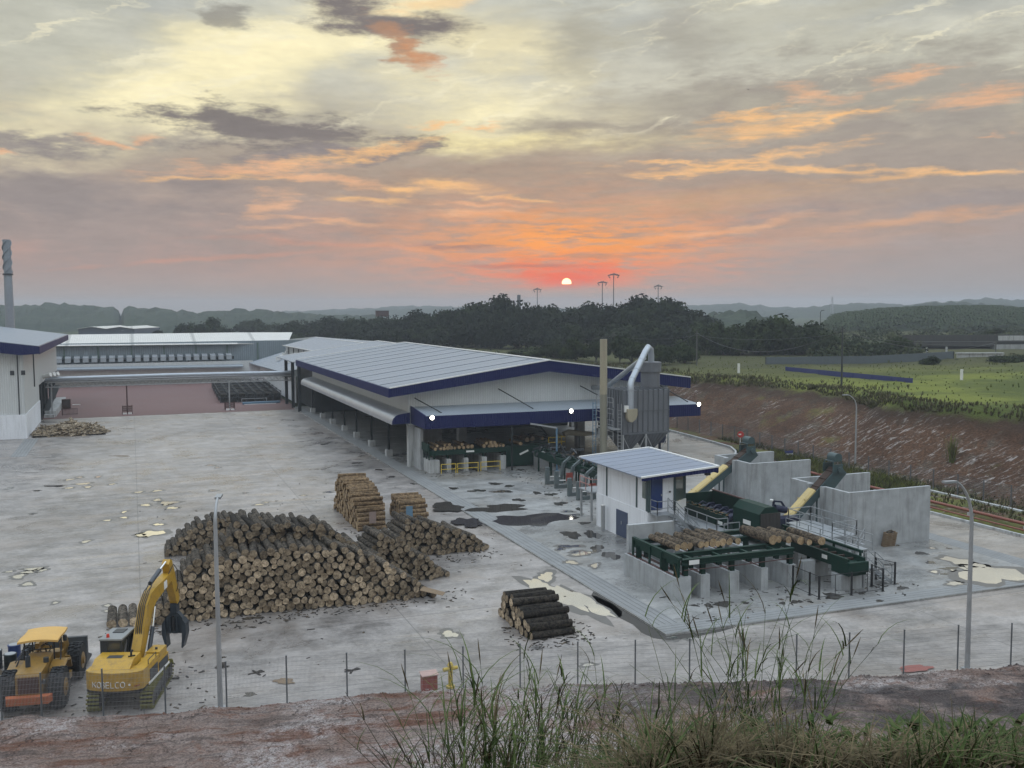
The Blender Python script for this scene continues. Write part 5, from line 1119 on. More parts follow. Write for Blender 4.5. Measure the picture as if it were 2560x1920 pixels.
for y in (177.7, 178.9):
    b.bar((-13.4, y, 5.55), (26.2, y, 5.55), .1); b.bar((-13.4, y, 4.75), (26.2, y, 4.75), .1)
    for k in range(36): x = -13.4 + k*1.1; b.bar((x, y, 4.78), (x+.55, y, 5.52), .05); b.bar((x+.55, y, 5.52), (x+1.1, y, 4.78), .05)
for k in range(18): b.bar((-13+k*2.2, 177.7, 4.75), (-13+k*2.2, 178.9, 4.75), .08)
t.part('truss', b, M['galv_dull'])
for x in (-12.6, -1.1, 15.5): t.part('post', MB().box(x-.11, 178.2, YZ, x+.11, 178.42, 4.7), M['brown_rust'] if x == -1.1 else M['galv_dull'])
for x, l in ((-1.1, 'left'), (15.5, 'right')):
    t = Thing('post_guard', l + ' red and white crash guard round a pipe bridge post', 'guard', (x, 178, YZ), 0, 'crash guards')
    b = MB()
    for sx in (-.75, .75):
        for y in (177.5, 179.1): b.box(x+sx-.06, y-.06, YZ, x+sx+.06, y+.06, 1.25)
    for z in (.35, .7, 1.05):
        b.box(x-.7, 177.46, z, x+.7, 177.5, z+.12); b.box(x-.7, 179.1, z, x+.7, 179.14, z+.12)
    t.part('frame', b, M['brown_rust']); t.part('foot_block', MB().box(x-.7, 177.2, YZ, x-.1, 177.45, .16).box(x+.1, 177.2, YZ, x+.7, 177.45, .16), M['white'])
t = Thing('courtyard_cabinet', 'dark brown upright cabinet at the left of the brick courtyard', 'cabinet', (-11.0, 191, YZ)); t.part('body', MB().box(-11.9, 190.6, YZ, -10.5, 191.6, 1.65), M['brown_rust']); t.part('door', MB().box(-11.8, 190.55, .1, -10.6, 190.598, 1.55), M['belt']); t.part('bench', MB().box(-10.2, 191, .55, -8.9, 191.4, .65), M['white'])
t = Thing('courtyard_gate', 'low brown barred gate before the brown cabinet', 'gate', (-10, 180, YZ)); b = MB()
for k in range(12): b.box(-11.1+k*.2, 180, .1, -11.05+k*.2, 180.05, .9)
b.box(-11.1, 179.96, .901, -8.85, 180.09, .97); b.box(-11.1, 179.96, .02, -8.85, 180.09, .099); t.part('bars', b, M['brown_rust']); t.part('post', MB().box(-11.25, 179.95, YZ, -11.11, 180.1, 1.05), M['brown_rust'])
# stacked slatted stock racks in the courtyard
proto = None; rk = 0
for j in range(5):
    for i in range(7):
        x, y = 15.0 + i*1.62 + .25*j, 191.5 + j*7.4
        row = ('front', 'second', 'middle', 'fourth', 'back')[j]; colm = ('first', 'second', 'third', 'fourth', 'fifth', 'sixth', 'seventh')[i]
        lab = 'dark slatted stock rack, %s from the left in the %s row of the courtyard' % (colm, row)
        if proto is None:
            T = Thing('stock_rack', lab, 'rack', (x, y, YZ), 0, 'stock racks in the courtyard'); proto = T.o
            b = MB()
            for sx in (0, 1.35):
                for sy in (0, 5.6): b.box(sx, sy, 0, sx+.1, sy+.1, 1.95)
            for z in (.9, 1.85): b.box(.1, .02, z, 1.35, .08, z+.1); b.box(.1, 5.62, z, 1.35, 5.68, z+.1); b.box(.02, .1, z, .08, 5.6, z+.1); b.box(1.37, .1, z, 1.43, 5.6, z+.1)
            b.bar((.1, .05, .1), (1.35, .05, 1.9), .06); T.part('frame', b, M['charcoal'], local=True)
            b = MB()
            for k in range(7): b.box(.12, .2+k*.78, .15, 1.33, .8+k*.78, 1.55)
            T.part('stacked_boards', b, M['bark_dark'], local=True)
        else: dup(proto, (x, y, YZ), None, lab)
t = Thing('steel_sheets', 'low bundle of pale blue sheets lying in front of the stock racks', 'bundle', (20.5, 187, YZ)); t.part('sheets', MB().prism([(18.5, 186.6), (25.0, 187.2), (25.5, 188), (18.6, 187.6)], 'z', YZ, .28), M['light_blue']); t.part('bearer', MB().box(18.8, 186.3, YZ, 24.5, 186.5, YZ+.1), M['white'])
t.part('frame', MB().box(18.6, 189.2, .7, 23.2, 189.3, .8).box(18.6, 189.2, YZ, 18.7, 189.3, .7).box(23.1, 189.2, YZ, 23.2, 189.3, .7), M['galv_dull'])
# long factory across the back
t = Thing('rear_factory', 'long white-roofed factory with a row of fan hoods behind the brick courtyard', 'factory', (5, 255, 0))
t.part('lower_wall', MB().box(-30, 244.8, 1.6, 27, 245, 5.0).box(-30, 247, -.2, 27, 247.2, 1.6), M['cladding_x'])
t.part('lean_to_roof', MB().slab((-30, 243.6, 4.05), (24.5, 243.6, 3.75), (24.5, 246.6, 4.8), (-30, 246.6, 5.0), .3), M['roof_x'])
t.part('upper_wall', MB().box(-30, 249, 4.0, 40, 249.2, 9.6), M['cladding_dull'])
b = MB(); b.slab((-30, 247.6, 9.25), (23.8, 247.6, 8.95), (23.8, 262, 11.35), (-30, 262, 11.35), .12); b.slab((23.801, 248.5, 8.95), (36, 250, 8.75), (39, 262, 11.2), (23.801, 262, 11.35), .12); t.part('roof', b, M['roof_white'])
for k in range(9): t.part('wall_post', MB().box(-29+k*7.2-.15, 248.7, 5.0, -29+k*7.2+.15, 248.99, 9.1), M['green_post'])
b = MB(); b.box(-30, 248.6, 8.75, 24, 248.98, 8.95); t.part('gutter', b, M['green_post'])
M['hood'] = pm('grey fan hood', (.36, .39, .42), .5, .1, .15)
for k in range(21):
    x = -16.2 + k*1.86
    hb = MB(); hb.prism([(246.2, 6.35), (248.9, 6.75), (248.9, 5.4), (246.2, 5.3)], 'x', x, x+1.2); hood = t.part('fan_hood', hb, M['hood'])
    t.part('outlet', MB().box(x+1.21, 246.6, 5.4, x+1.75, 247.6, 6.05), M['steel_dark'], hood); t.part('bracket', MB().bar((x+.6, 246.3, 5.28), (x+.6, 248.95, 4.6), .1), M['steel_dark'], hood)
t = Thing('rear_shed', 'blue-roofed shed with clerestory and lean-to behind the main sawmill shed', 'shed', (40, 215, 0))
b = MB(); b.slab((32, 188, 9.3), (44, 188, 10.35), (44, 258, 9.95), (32, 230, 9.0), .12); b.slab((44.001, 188, 10.35), (62, 188, 8.6), (62, 258, 8.4), (44.001, 258, 9.95), .12); t.part('roof', b, M['roof_y'])
t.part('clerestory', MB().box(33, 190, 6.8, 33.15, 232, 9.1), M['cladding_y'])
for k in range(6): t.part('clerestory_post', MB().box(32.85, 192+k*7, 6.8, 32.99, 192.3+k*7, 9.0), M['steel_dark'])
t.part('roof_trim', MB().bar((32, 188, 9.34), (44, 188, 10.4), .25, .15).bar((32, 188, 9.34), (32, 230, 9.04), .15, .15).bar((44, 188, 10.42), (44, 258, 10.0), .4, .1), M['trim'])
t.part('lean_to_roof', MB().slab((26.4, 186, 5.5), (33.2, 186, 7.6), (33.2, 240, 7.0), (25.5, 240, 4.7), .15), M['roof_y'])
t.part('side_wall', MB().box(28, 186, YZ, 28.2, 240, 4.9), M['plaster']); t.part('end_wall', MB().prism([(25.5, 0), (33, 0), (33, 6.9), (25.5, 4.5)], 'y', 240, 240.2), M['plaster'])
t.part('gable_wall', MB().prism([(33, 0), (61, 0), (61, 8.6), (44, 10.1), (33, 9.2)], 'y', 257, 257.2), M['cladding_x'])
for k in range(8): t.part('roof_vent', MB().box(29+ (k % 4)*1.1, 205+k*3.2, 6.3+ (k % 4)*.32, 29.8+(k % 4)*1.1, 206.5+k*3.2, 6.9+(k % 4)*.32), M['white'])
t = Thing('link_roof', 'lower blue roof bridging the gap between the sawmill shed and the rear shed', 'roof', (44, 176, 0))
b = MB(); b.slab((25.0, 168.0, 8.5), (44, 168.0, 11.1), (44, 187.8, 11.1), (25.0, 187.8, 8.5), .12); b.slab((44.001, 168, 11.1), (62, 168, 8.6), (62, 187.8, 8.6), (44.001, 187.8, 11.1), .12); t.part('roof', b, M['roof_y'])
t.part('roof_trim', MB().bar((44, 168, 11.15), (44, 187.8, 11.15), .5, .1).bar((25.0, 187.8, 8.55), (44, 187.8, 11.15), .2, .1), M['trim'])
for y in (170, 177, 185): t.part('column', MB().box(26.0, y-.3, YZ, 26.5, y+.3, 8.5), M['steel_dark']); 
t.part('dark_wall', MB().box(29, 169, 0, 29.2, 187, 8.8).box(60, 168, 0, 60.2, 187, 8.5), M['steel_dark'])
t.part('walkway', MB().box(24.8, 176.5, 5.4, 26.0, 186, 5.5), M['steel_dark'])
# bark and slab heap by the left building
b = MB(); r_ = random.Random(3)
for k in range(520):
    u = r_.uniform(-1, 1); v = r_.uniform(-1, 1)
    if u*u + v*v > 1: continue
    x, y = -8.6 + u*4.9, 153.2 + v*3.6; zz = max(0, 1.75*(1-u*u-v*v)**.8)*(.75+.5*fbm(x*.7, y*.7)); a = r_.uniform(0, 3.14); l = r_.uniform(.35, 1.3); tl = r_.gauss(0, .32)
    c_ = Vector((x, y, YZ + zz*.85 + .12)); dv = Vector((math.cos(a), math.sin(a), tl))*l*.6; w = r_.uniform(.15, .6)
    b.bar(c_ - dv, c_ + dv, w, r_.uniform(.05, .16), 0, up=(r_.gauss(0, .4), r_.gauss(0, .4), 1))
for k in range(24): u = r_.uniform(-.8, .8); b.bar((-8.6+u*4.9-.8, 150.2+r_.uniform(-.3, .8), YZ+.2), (-8.6+u*4.9+.8, 150.2+r_.uniform(-.3, .8), YZ+.25), .3, .12)
gv_ = []
for j in range(13):
    for i in range(17): u, v = -1+i/8, -1+j/6; gv_.append((-8.6+u*4.7, 153.2+v*3.4, YZ + max(0, 1.45*(1-u*u-v*v))))
b.add(gv_, [(j*17+i, j*17+i+1, (j+1)*17+i+1, (j+1)*17+i) for j in range(12) for i in range(16)])
stuff('slab_heap', b, barkmat('dry offcut slabs', (.08, .06, .04), (.48, .39, .28), 0), 'heap of dry tan bark slabs beside the left white building', 'slab heap')
# ------------------------------------------------------------ excavator with log grapple
M['grapple'] = pm('dark slate grapple', (.03, .04, .052), .45, .1, .25, 3)
t = Thing('excavator', 'yellow tracked excavator with grey cab and dark log grapple', 'excavator', (-.5, 47.7, YZ), -R(14))
def rrect(y0, y1, z0, z1, r, n=8):
    pts = []
    for cy, cz, a0 in ((y1-r, z0+r, -90), (y1-r, z1-r, 0), (y0+r, z1-r, 90), (y0+r, z0+r, 180)):
        for k in range(n+1): a = R(a0 + 90*k/n); pts.append((cy + r*math.cos(a), cz + r*math.sin(a)))
    return pts
def track(s):
    x0, x1 = (s*1.4, s*.86); b = MB(); loop = rrect(-2.15, 2.15, .0, .86, .42)
    # shoes along the loop
    per = []; 
    for i in range(len(loop)):
        p, q = loop[i], loop[(i+1) % len(loop)]; L = math.dist(p, q); n = max(1, int(L/.19))
        for k in range(n): per.append((p[0]+(q[0]-p[0])*k/n, p[1]+(q[1]-p[1])*k/n))
    c = (0, .43); acc = 0; last = None
    for i, p in enumerate(per):
        if last and math.dist(p, last) < .15: continue
        last = p; q = per[(i+1) % len(per)]; d = Vector((0, q[0]-p[0], q[1]-p[1])); 
        if d.length < 1e-6: continue
        d.normalize(); nn = Vector((1, 0, 0)).cross(d); C0 = Vector((x0, p[0], p[1])); C1 = Vector((x1, p[0], p[1]))
        b.bar(C0, C1, .05, .085, 0, up=tuple(d)); b.bar(C0, C1, .12, .03, 0, up=tuple(d))
    o = t.part('track', b, M['track_moss'], local=True)
    b = MB(); b.prism(rrect(-2.0, 2.0, .1, .76, .33), 'x', min(s*1.3, s*.95), max(s*1.3, s*.95)); t.part('track_frame', b, M['charcoal'], o, local=True)
    b = MB()
    for k in range(7): b.cyl((s*1.33, -1.5+k*.5, .22), (s*.92, -1.5+k*.5, .22), .13, None, 10)
    b.cyl((s*1.36, 1.75, .43), (s*.9, 1.75, .43), .33, None, 14); b.cyl((s*1.36, -1.75, .43), (s*.9, -1.75, .43), .33, None, 14)
    t.part('track_rollers', b, M['black'], o, local=True)
track(-1); track(1)
b = MB(); b.box(-.9, -1.1, .4, .9, 1.1, .75); b.cyl((0, 0, .75), (0, 0, .95), .65, None, 20); t.part('undercarriage', b, M['black'], local=True)
RU = Matrix.Rotation(-R(6), 4, 'Z')                    # the house is slewed a little further right than the tracks
def up(name, b, mat, parent=None, label=None): b.xf(RU); return t.part(name, b, mat, parent, True, label)
# counterweight with rounded rear and house body
cwp = [(-1.25, -1.4), (-1.25, -1.95)] + [(-1.25 + 2.5*k/12, -1.95 - .42*math.sin(math.pi*(.12+.76*k/12))) for k in range(13)][1:-1] + [(1.25, -1.95), (1.25, -1.4)]
b = MB(); b.prism(cwp, 'z', 1.02, 1.82); cw = up('counterweight', b, M['exc_yellow'])
b = MB(); b.prism([(-1.22, -1.42), (-1.22, -1.9)] + [(-1.2 + 2.4*k/12, -1.92 - .40*math.sin(math.pi*(.12+.76*k/12))) for k in range(13)] + [(1.22, -1.9), (1.22, -1.42)], 'z', .92, 1.019); up('skirt', b, M['black'])
b = MB(); b.box(-1.25, -1.39, .95, 1.25, .2, 1.62); b.box(.2, .201, .95, 1.25, 1.35, 1.5); up('house', b, M['exc_yellow'])
b = MB(); b.prism([(-1.9, 1.823), (-1.35, 2.12), (-.5, 2.12), (-.5, 1.63), (-1.39, 1.63), (-1.39, 1.823)], 'x', -1.1, .62); up('engine_cover', b, M['exc_yellow'])
up('cover_opening', MB().box(-.6, -1.3, 2.122, .05, -.95, 2.135), M['charcoal']); b = MB(); b.tube([(.42, -1.1, 2.12), (.42, -1.1, 2.32), (.46, -1.02, 2.4)], .05, 8); b.bar((.3, -1.15, 2.14), (.56, -1.0, 2.14), .06); up('exhaust', b, M['black'])
b = MB(); b.box(.7, -1.35, 1.625, 1.22, .15, 1.8); b.box(.62, .2, 1.503, 1.22, 1.2, 1.86); up('side_locker', b, M['exc_yellow'])
up('side_door', MB().box(1.252, -1.2, 1.05, 1.275, -.2, 1.55), M['charcoal']); up('side_door', MB().box(1.252, 0.0, 1.05, 1.275, 1.2, 1.42), M['charcoal']); up('side_stripe', MB().box(1.252, -1.38, .93, 1.285, 1.35, 1.03), M['white'])
up('fuel_cap', MB().cyl((.95, .6, 1.861), (.95, .6, 1.95), .06, None, 8), M['charcoal'])
up('handrail', MB().tube([(1.2, -1.2, 1.8), (1.2, -1.2, 2.0), (1.2, -.2, 2.0), (1.2, -.2, 1.8)], .02, 6), M['charcoal'])
# lettering on the counterweight, drawn as strokes
GL = {'K': [((0,0),(0,1)), ((0,.45),(.62,1)), ((.18,.6),(.65,0))], 'O': None, 'B': [((0,0),(0,1)), ((0,1),(.45,1)), ((.45,1),(.52,.78)), ((.52,.78),(.4,.53)), ((0,.52),(.42,.52)), ((.42,.52),(.58,.28)), ((.58,.28),(.5,0)), ((0,0),(.5,0))],
      'E': [((0,0),(0,1)), ((0,1),(.55,1)), ((0,.5),(.5,.5)), ((0,0),(.55,0))], 'L': [((0,1),(0,0)), ((0,0),(.5,0))], 'C': [((.55,1),(.18,1)), ((.18,1),(0,.78)), ((0,.78),(0,.22)), ((0,.22),(.18,0)), ((.18,0),(.55,0))]}
GL['O'] = [((.36+.36*math.cos(R(a)), .5+.5*math.sin(R(a))), (.36+.36*math.cos(R(a+30)), .5+.5*math.sin(R(a+30)))) for a in range(0, 360, 30)]
def cwy(x): k = (x+1.25)/2.5*12; return -1.95 - .42*math.sin(math.pi*(.12+.76*k/12))
b = MB(); x = -.85; H = .25
for chh in 'KOBELCO':
    for (a, c), (e, f) in GL[chh]:
        p, q = (x + a*.25, 1.18 + c*H), (x + e*.25, 1.18 + f*H)
        b.bar((p[0], cwy(p[0])-.012, p[1]), (q[0], cwy(q[0])-.012, q[1]), .02, .062, up=(0,1,0))
    x += .205
up('lettering', b, M['white'], cw)
b = MB(); b.cyl((.74, cwy(.74)-.004, 1.28), (.74, cwy(.74)-.016, 1.28), .05, None, 12)
up('decal', b, M['white'], cw); b = MB(); b.bar((.92, cwy(.92)-.012, 1.2), (1.15, cwy(1.15)-.012, 1.24), .02, .09, up=(0,1,0)); up('decal', b, M['red_dull'], cw)
# cab
cb = MB(); x0, x1, y0, y1 = -1.25, -.28, -.35, 1.25
cb.box(x0, y0, 1.2, x1, y1, 1.63)
for x in (x0, x1-.09):
    for y in (y0, .45, y1-.09): cb.box(x, y, 1.631, x+.09, y+.09, 2.6)
cb.box(x0, y0, 2.5, x1, y1, 2.601); cb.box(x0+.04, y0+.001, 1.631, x0+.3, y0+.08, 2.49)
cab = up('cab', cb, M['charcoal'])
up('cab_roof', MB().box(x0-.03, y0-.05, 2.603, x1+.03, y1, 2.68), M['cabgrey'], cab); up('roof_hatch', MB().box(-1.0, .5, 2.682, -.5, 1.05, 2.71), M['charcoal'], cab)
up('cab_glass', MB().box(x0+.31, y0+.03, 1.75, x1-.1, y0+.05, 2.49).box(x1-.05, y0+.1, 1.7, x1-.03, y1-.1, 2.49).box(x0+.03, y0+.1, 1.7, x0+.05, y1-.1, 2.49).box(x0+.1, y1-.05, 1.4, x1-.1, y1-.03, 2.49), pm('smoky cab glass', (.045, .05, .05), .08, 0, .1, 2, spec=.9), cab)
up('beacon', MB().cyl((-.98, -.1, 2.68), (-.98, -.1, 2.83), .075, .06, 12), M['amber'], cab)
up('mirror', MB().box(-1.55, 1.0, 1.9, -1.4, 1.06, 2.5).bar((-1.25, 1.03, 2.4), (-1.42, 1.03, 2.4), .04), M['black'], cab)
b = MB(); b.cyl((-.9, -.62, 1.63), (-.9, -.62, 2.0), .13, None, 10); up('fuel_can', b, M['red_dull'], label='faded red fuel can on the deck behind the cab'); b = MB(); b.box(-.72, -.72, 1.63, -.42, -.5, 2.02); up('fuel_can', b, M['blue'], label='blue fuel can on the deck behind the cab')
# boom, arm, grapple in the plane x = bx
bx = .18; TB = .62
def plane(poly, w, xc=bx): return MB().prism(poly, 'x', xc-w/2, xc+w/2)
b = plane([(.0-TB+.62-.0, 1.55), (.1, 1.95), (1.15, 3.75), (1.75, 4.15), (2.4, 4.25), (4.9, 4.38), (5.1, 4.2), (4.95, 4.0), (2.35, 3.55), (1.95, 3.3), (.75, 1.75), (.45, 1.5)], .42)
boom = up('boom', b, M['exc_yellow'])
up('boom_side_sign', MB().box(bx+.212, 3.55, 3.82, bx+.222, 4.0, 4.2).box(bx+.224, 3.62, 3.9, bx+.232, 3.9, 4.12), [M['white']], boom)
b = plane([(4.45, 4.85), (4.7, 5.05), (4.95, 4.95), (5.35, 4.2), (5.95, 2.75), (5.85, 2.55), (5.55, 2.5), (4.75, 4.0)], .36); arm = up('arm', b, M['exc_yellow'])
for sx in (-.34, .34):
    b = MB(); b.cyl((bx+sx, .75, 1.45), (bx+sx, 1.45, 2.65), .10, None, 12); c = up('boom_cylinder', b, M['hydraulic']); b = MB(); b.cyl((bx+sx, 1.45, 2.65), (bx+sx, 1.85, 3.5), .055, None, 10); up('piston_rod', b, M['chrome'], c)
b = MB(); b.cyl((bx, 2.25, 4.5), (bx, 3.6, 4.78), .11, None, 12); c = up('arm_cylinder', b, M['hydraulic'], boom); b = MB(); b.cyl((bx, 3.6, 4.78), (bx, 4.5, 4.95), .055, None, 10); up('piston_rod', b, M['chrome'], c)
for k, dx in enumerate((-.12, -.04, .05, .13)):
    b = MB(); b.tube([(bx+dx, .35, 1.7), (bx+dx, .55, 2.9), (bx+dx, 1.1, 3.83), (bx+dx, 1.75, 4.28), (bx+dx, 2.3, 4.6 if k % 2 else 4.36)], .022, 6); up('hose', b, M['black'], boom)
b = MB(); b.tube([(bx+.2, 4.3, 4.4), (bx+.26, 4.9, 4.75), (bx+.27, 5.4, 4.35), (bx+.25, 5.55, 3.5), (bx+.22, 5.4, 3.2)], .022, 6); up('hose', b, M['black'], arm)
b = MB(); b.box(bx-.16, 5.45, 2.05, bx+.16, 5.95, 2.55); b.cyl((bx, 5.7, 1.75), (bx, 5.7, 2.05), .2, None, 12); gr = up('grapple', b, M['grapple'])
b = MB(); b.prism([(bx-.2, 2.04), (bx+.2, 2.04), (bx+.44, 1.75), (bx+.5, 1.2), (bx+.36, .98), (bx-.36, .98), (bx-.5, 1.2), (bx-.44, 1.75)], 'y', 5.52, 5.88); up('grapple_head', b, M['grapple'], gr)
for s in (-1, 1):
    b = MB(); b.prism([(bx+s*a, z) for a, z in [(.45, 1.72), (.60, 1.5), (.62, .95), (.52, .55), (.42, .22), (.36, .26), (.40, .7), (.40, 1.05)]], 'y', 5.42, 5.98)
    b.box(bx+s*.14, 5.40, 1.0, bx+s*.20, 5.519, 1.85)
    up('grapple_jaw', b, M['grapple'], gr)
up('grapple_cylinder', MB().cyl((bx, 5.40, 1.9), (bx, 5.40, 1.15), .07, None, 10), M['black'], gr)

# ------------------------------------------------------------ old wheel loader
t = Thing('wheel_loader', 'old ochre wheel loader with orange canvas sunshade roof', 'wheel loader', (-4.5, 47.6, YZ), -R(9))
def wheel(x, y, r, w):
    b = MB(); b.cyl((x-w/2, y, r), (x+w/2, y, r), r*.96, None, 28)
    b.tube([(x-w*.32, y + r*.93*math.cos(a), r + r*.93*math.sin(a)) for a in [2*math.pi*k/28 for k in range(29)]], r*.09, 6, cap=False); b.tube([(x+w*.32, y + r*.93*math.cos(a), r + r*.93*math.sin(a)) for a in [2*math.pi*k/28 for k in range(29)]], r*.09, 6, cap=False)
    for k in range(22):
        a = 2*math.pi*k/22; c = Vector((x, y + r*math.cos(a), r + r*math.sin(a))); b.bar(c + Vector((-w/2, 0, 0)), c + Vector((0, .06*math.sin(a), -.06*math.cos(a))), .07, .06); b.bar(c + Vector((w/2, 0, 0)), c + Vector((0, -.06*math.sin(a), .06*math.cos(a))), .07, .06)
    o = t.part('wheel', b, M['rubber'], local=True)
    b = MB(); s = 1 if x > 0 else -1; b.cyl((x+s*(w/2-.04), y, r), (x+s*(w/2+.02), y, r), r*.5, r*.45, 20); b.cyl((x+s*(w/2+.02), y, r), (x+s*(w/2+.09), y, r), r*.2, None, 12); t.part('rim', b, M['load_yellow'], o, local=True)
for x in (-1.0, 1.0): wheel(x, -.05, .86, .56)
for x in (-1.0, 1.0): wheel(x*1.02, 3.4, .84, .56)
b = MB(); b.prism([(-1.05, .95), (-1.05, 1.75), (-.95, 1.88), (1.35, 2.02), (1.35, .95)], 'x', -.52, .52); hd_ = t.part('hood', b, M['load_yellow'], local=True)
b = MB(); b.box(-.42, -1.075, 1.02, .42, -1.053, 1.72)
for k in range(9): b.box(-.42, -1.095, 1.06+k*.075, .42, -1.077, 1.09+k*.075)
t.part('grille', b, M['brown_rust'], hd_, local=True)
b = MB(); b.prism([(-.95, -1.0), (-.85, -1.35), (.85, -1.35), (.95, -1.0)], 'z', .62, .95); t.part('rear_bumper', b, M['orange'], local=True); b = MB()
for k in range(6): b.bar((-.8+k*.28, -1.358, .65), (-.68+k*.28, -1.358, .92), .02, .07, up=(0,1,0))
t.part('bumper_stripe', b, M['load_yellow'], local=True)
b = MB(); b.box(-.5, -.95, .5, .5, 3.0, .94); b.box(-1.25, .85, .8, -.53, 1.4, 1.1); b.box(.53, .85, .8, 1.25, 1.4, 1.1); b.box(-.9, 2.6, .6, .9, 3.9, 1.35); t.part('chassis', b, M['load_yellow'], local=True)
for s in (-1, 1):
    b = MB(); pts = [( -.75, 1.2), (-.55, 1.68), (.1, 1.84), (.75, 1.68), (.95, 1.2), (.85, 1.2), (.68, 1.6), (.1, 1.75), (-.5, 1.6), (-.66, 1.2)]
    b.prism([(y+.75, z-.02) for y, z in pts], 'x', s*.56, s*1.2); t.part('fender', b, M['load_yellow'], local=True)
    b = MB(); b.prism([(2.6, .9), (2.7, 2.0), (3.4, 2.1), (3.9, 1.5), (3.9, .9)], 'x', s*.45, s*.62); t.part('front_fender', b, M['load_yellow'], local=True)
    t.part('tail_lamp', MB().cyl((s*.62, -.98, 1.5), (s*.62, -1.12, 1.5), .09, None, 12), M['charcoal'], local=True)
b = MB(); b.box(-.35, 1.4, 1.1, .35, 1.95, 1.55); b.box(-.35, 1.36, 1.56, .35, 1.5, 2.0); t.part('seat', b, M['belt'], local=True)
b = MB(); b.box(-.7, 2.1, 1.0, .7, 2.5, 1.75); b.bar((-.45, 1.6, 1.8), (.0, 2.3, 2.2), .1); t.part('dash', b, M['load_yellow'], local=True)
t.part('steering_wheel', MB().tube([(.22*math.cos(a), 1.98+.08*math.sin(a), 1.98+.2*math.sin(a)) for a in [2*math.pi*k/16 for k in range(17)]], .025, 6, cap=False).bar((0, 2.0, 1.98), (0, 2.2, 1.7), .05), M['black'], local=True)
b = MB()
for x in (-.62, .62):
    for y in (.95, 2.3): b.tube([(x, y, 1.0), (x, y, 2.78)], .035, 6)
b.tube([(-.9, -.3, 1.0), (-.95, .3, 1.5), (-.65, .95, 2.3)], .03, 6); b.tube([(.9, .3, 1.2), (.9, .9, 1.9), (.62, 2.3, 2.4)], .03, 6); b.tube([(-.62, .95, 2.3), (.62, .95, 2.3)], .025, 6); b.tube([(-.9, .5, 1.9), (-.9, 1.6, 2.0), (-.62, 2.3, 2.3)], .025, 6)
t.part('canopy_frame', b, M['black'], local=True)
b = MB(); n = 9; g = [(-.85+1.7*i/8, .7+1.9*j/6, 2.80 + .08*math.sin(math.pi*i/8) + .03*math.sin(math.pi*j/3) - (.06 if i in (0, 8) or j in (0, 6) else 0)) for j in range(7) for i in range(9)]
g2 = [(x, y, z-.09) for x, y, z in g]; b.add(g, [(j*9+i, j*9+i+1, (j+1)*9+i+1, (j+1)*9+i) for j in range(6) for i in range(8)], 0, True); b.add(g2, [(j*9+i, (j+1)*9+i, (j+1)*9+i+1, j*9+i+1) for j in range(6) for i in range(8)])
edge = [(i, 0) for i in range(9)] + [(8, j) for j in range(1, 7)] + [(i, 6) for i in range(7, -1, -1)] + [(0, j) for j in range(5, 0, -1)]
ring = [g[j*9+i] for i, j in edge] + [g2[j*9+i] for i, j in edge]; m = len(edge); b.add(ring, [(k, m+k, m+(k+1) % m, (k+1) % m) for k in range(m)])
t.part('canopy', b, M['canvas'], local=True)
t.part('exhaust', MB().cyl((-.2, -.2, 1.9), (-.2, -.2, 2.4), .11, None, 12).tube([(-.2, -.2, 2.4), (-.2, -.2, 2.62), (-.24, -.28, 2.7)], .05, 8), M['hydraulic'], local=True)
t.part('air_filter', MB().cyl((.45, .2, 1.95), (.45, .2, 2.15), .12, None, 12).cyl((.85, 2.0, 2.3), (.85, 2.0, 2.55), .09, None, 10), M['charcoal'], local=True)
b = MB(); b.bar((-.55, 2.8, 1.7), (-.5, 5.0, 1.0), .2, .3); b.bar((.55, 2.8, 1.7), (.5, 5.0, 1.0), .2, .3); t.part('lift_arm', b, M['load_yellow'], local=True)
b = MB(); b.prism([(4.7, .3), (4.9, 1.5), (5.1, 1.5), (5.15, .6), (5.9, .3), (5.9, .2), (4.8, .2)], 'x', -1.2, 1.2); t.part('bucket', b, M['charcoal'], local=True)
def drum(lab, x, y, m, h=.9):
    t = Thing('oil_drum', lab, 'drum', (x, y, YZ), 0, 'oil drums behind the loader'); b = MB(); b.cyl((x, y, YZ), (x, y, YZ+h), .29, None, 20)
    for z in (.02, .31, .6, h-.02): b.tube([(x+.295*math.cos(a), y+.295*math.sin(a), YZ+z) for a in [2*math.pi*k/20 for k in range(21)]], .018, 5, cap=False)
    t.part('barrel', b, m); t.part('lid', MB().cyl((x, y, YZ+h+.003), (x, y, YZ+h+.02), .25, None, 18), M['galv'])
drum('dark green oil drum with grey lid behind the old loader', -6.02, 52.8, M['steel_dark']); drum('blue oil drum with pale lid, behind the dark green drum', -5.95, 53.9, M['blue_door'], 1.0)
drum('dark drum mostly hidden behind the brown tarpaulin heap', -6.75, 53.6, M['charcoal'])
b = MB(); g = []
for j in range(13):
    for i in range(13): u, v = -1+i/6, -1+j/6; rr = min(1, math.hypot(u, v)); g.append((-7.2+u*1.0, 51.9+v*1.2, YZ + 1.25*(1-rr**3)*(.85+.3*fbm(u*2+3, v*2)) ))
b.add(g, [(j*13+i, j*13+i+1, (j+1)*13+i+1, (j+1)*13+i) for j in range(12) for i in range(12)], 0, True)
one('tarpaulin_heap', b, M['tarp'], 'brown tarpaulin draped over a heap at the left edge beside the drums', 'tarpaulin', (-7.2, 51.9, YZ))

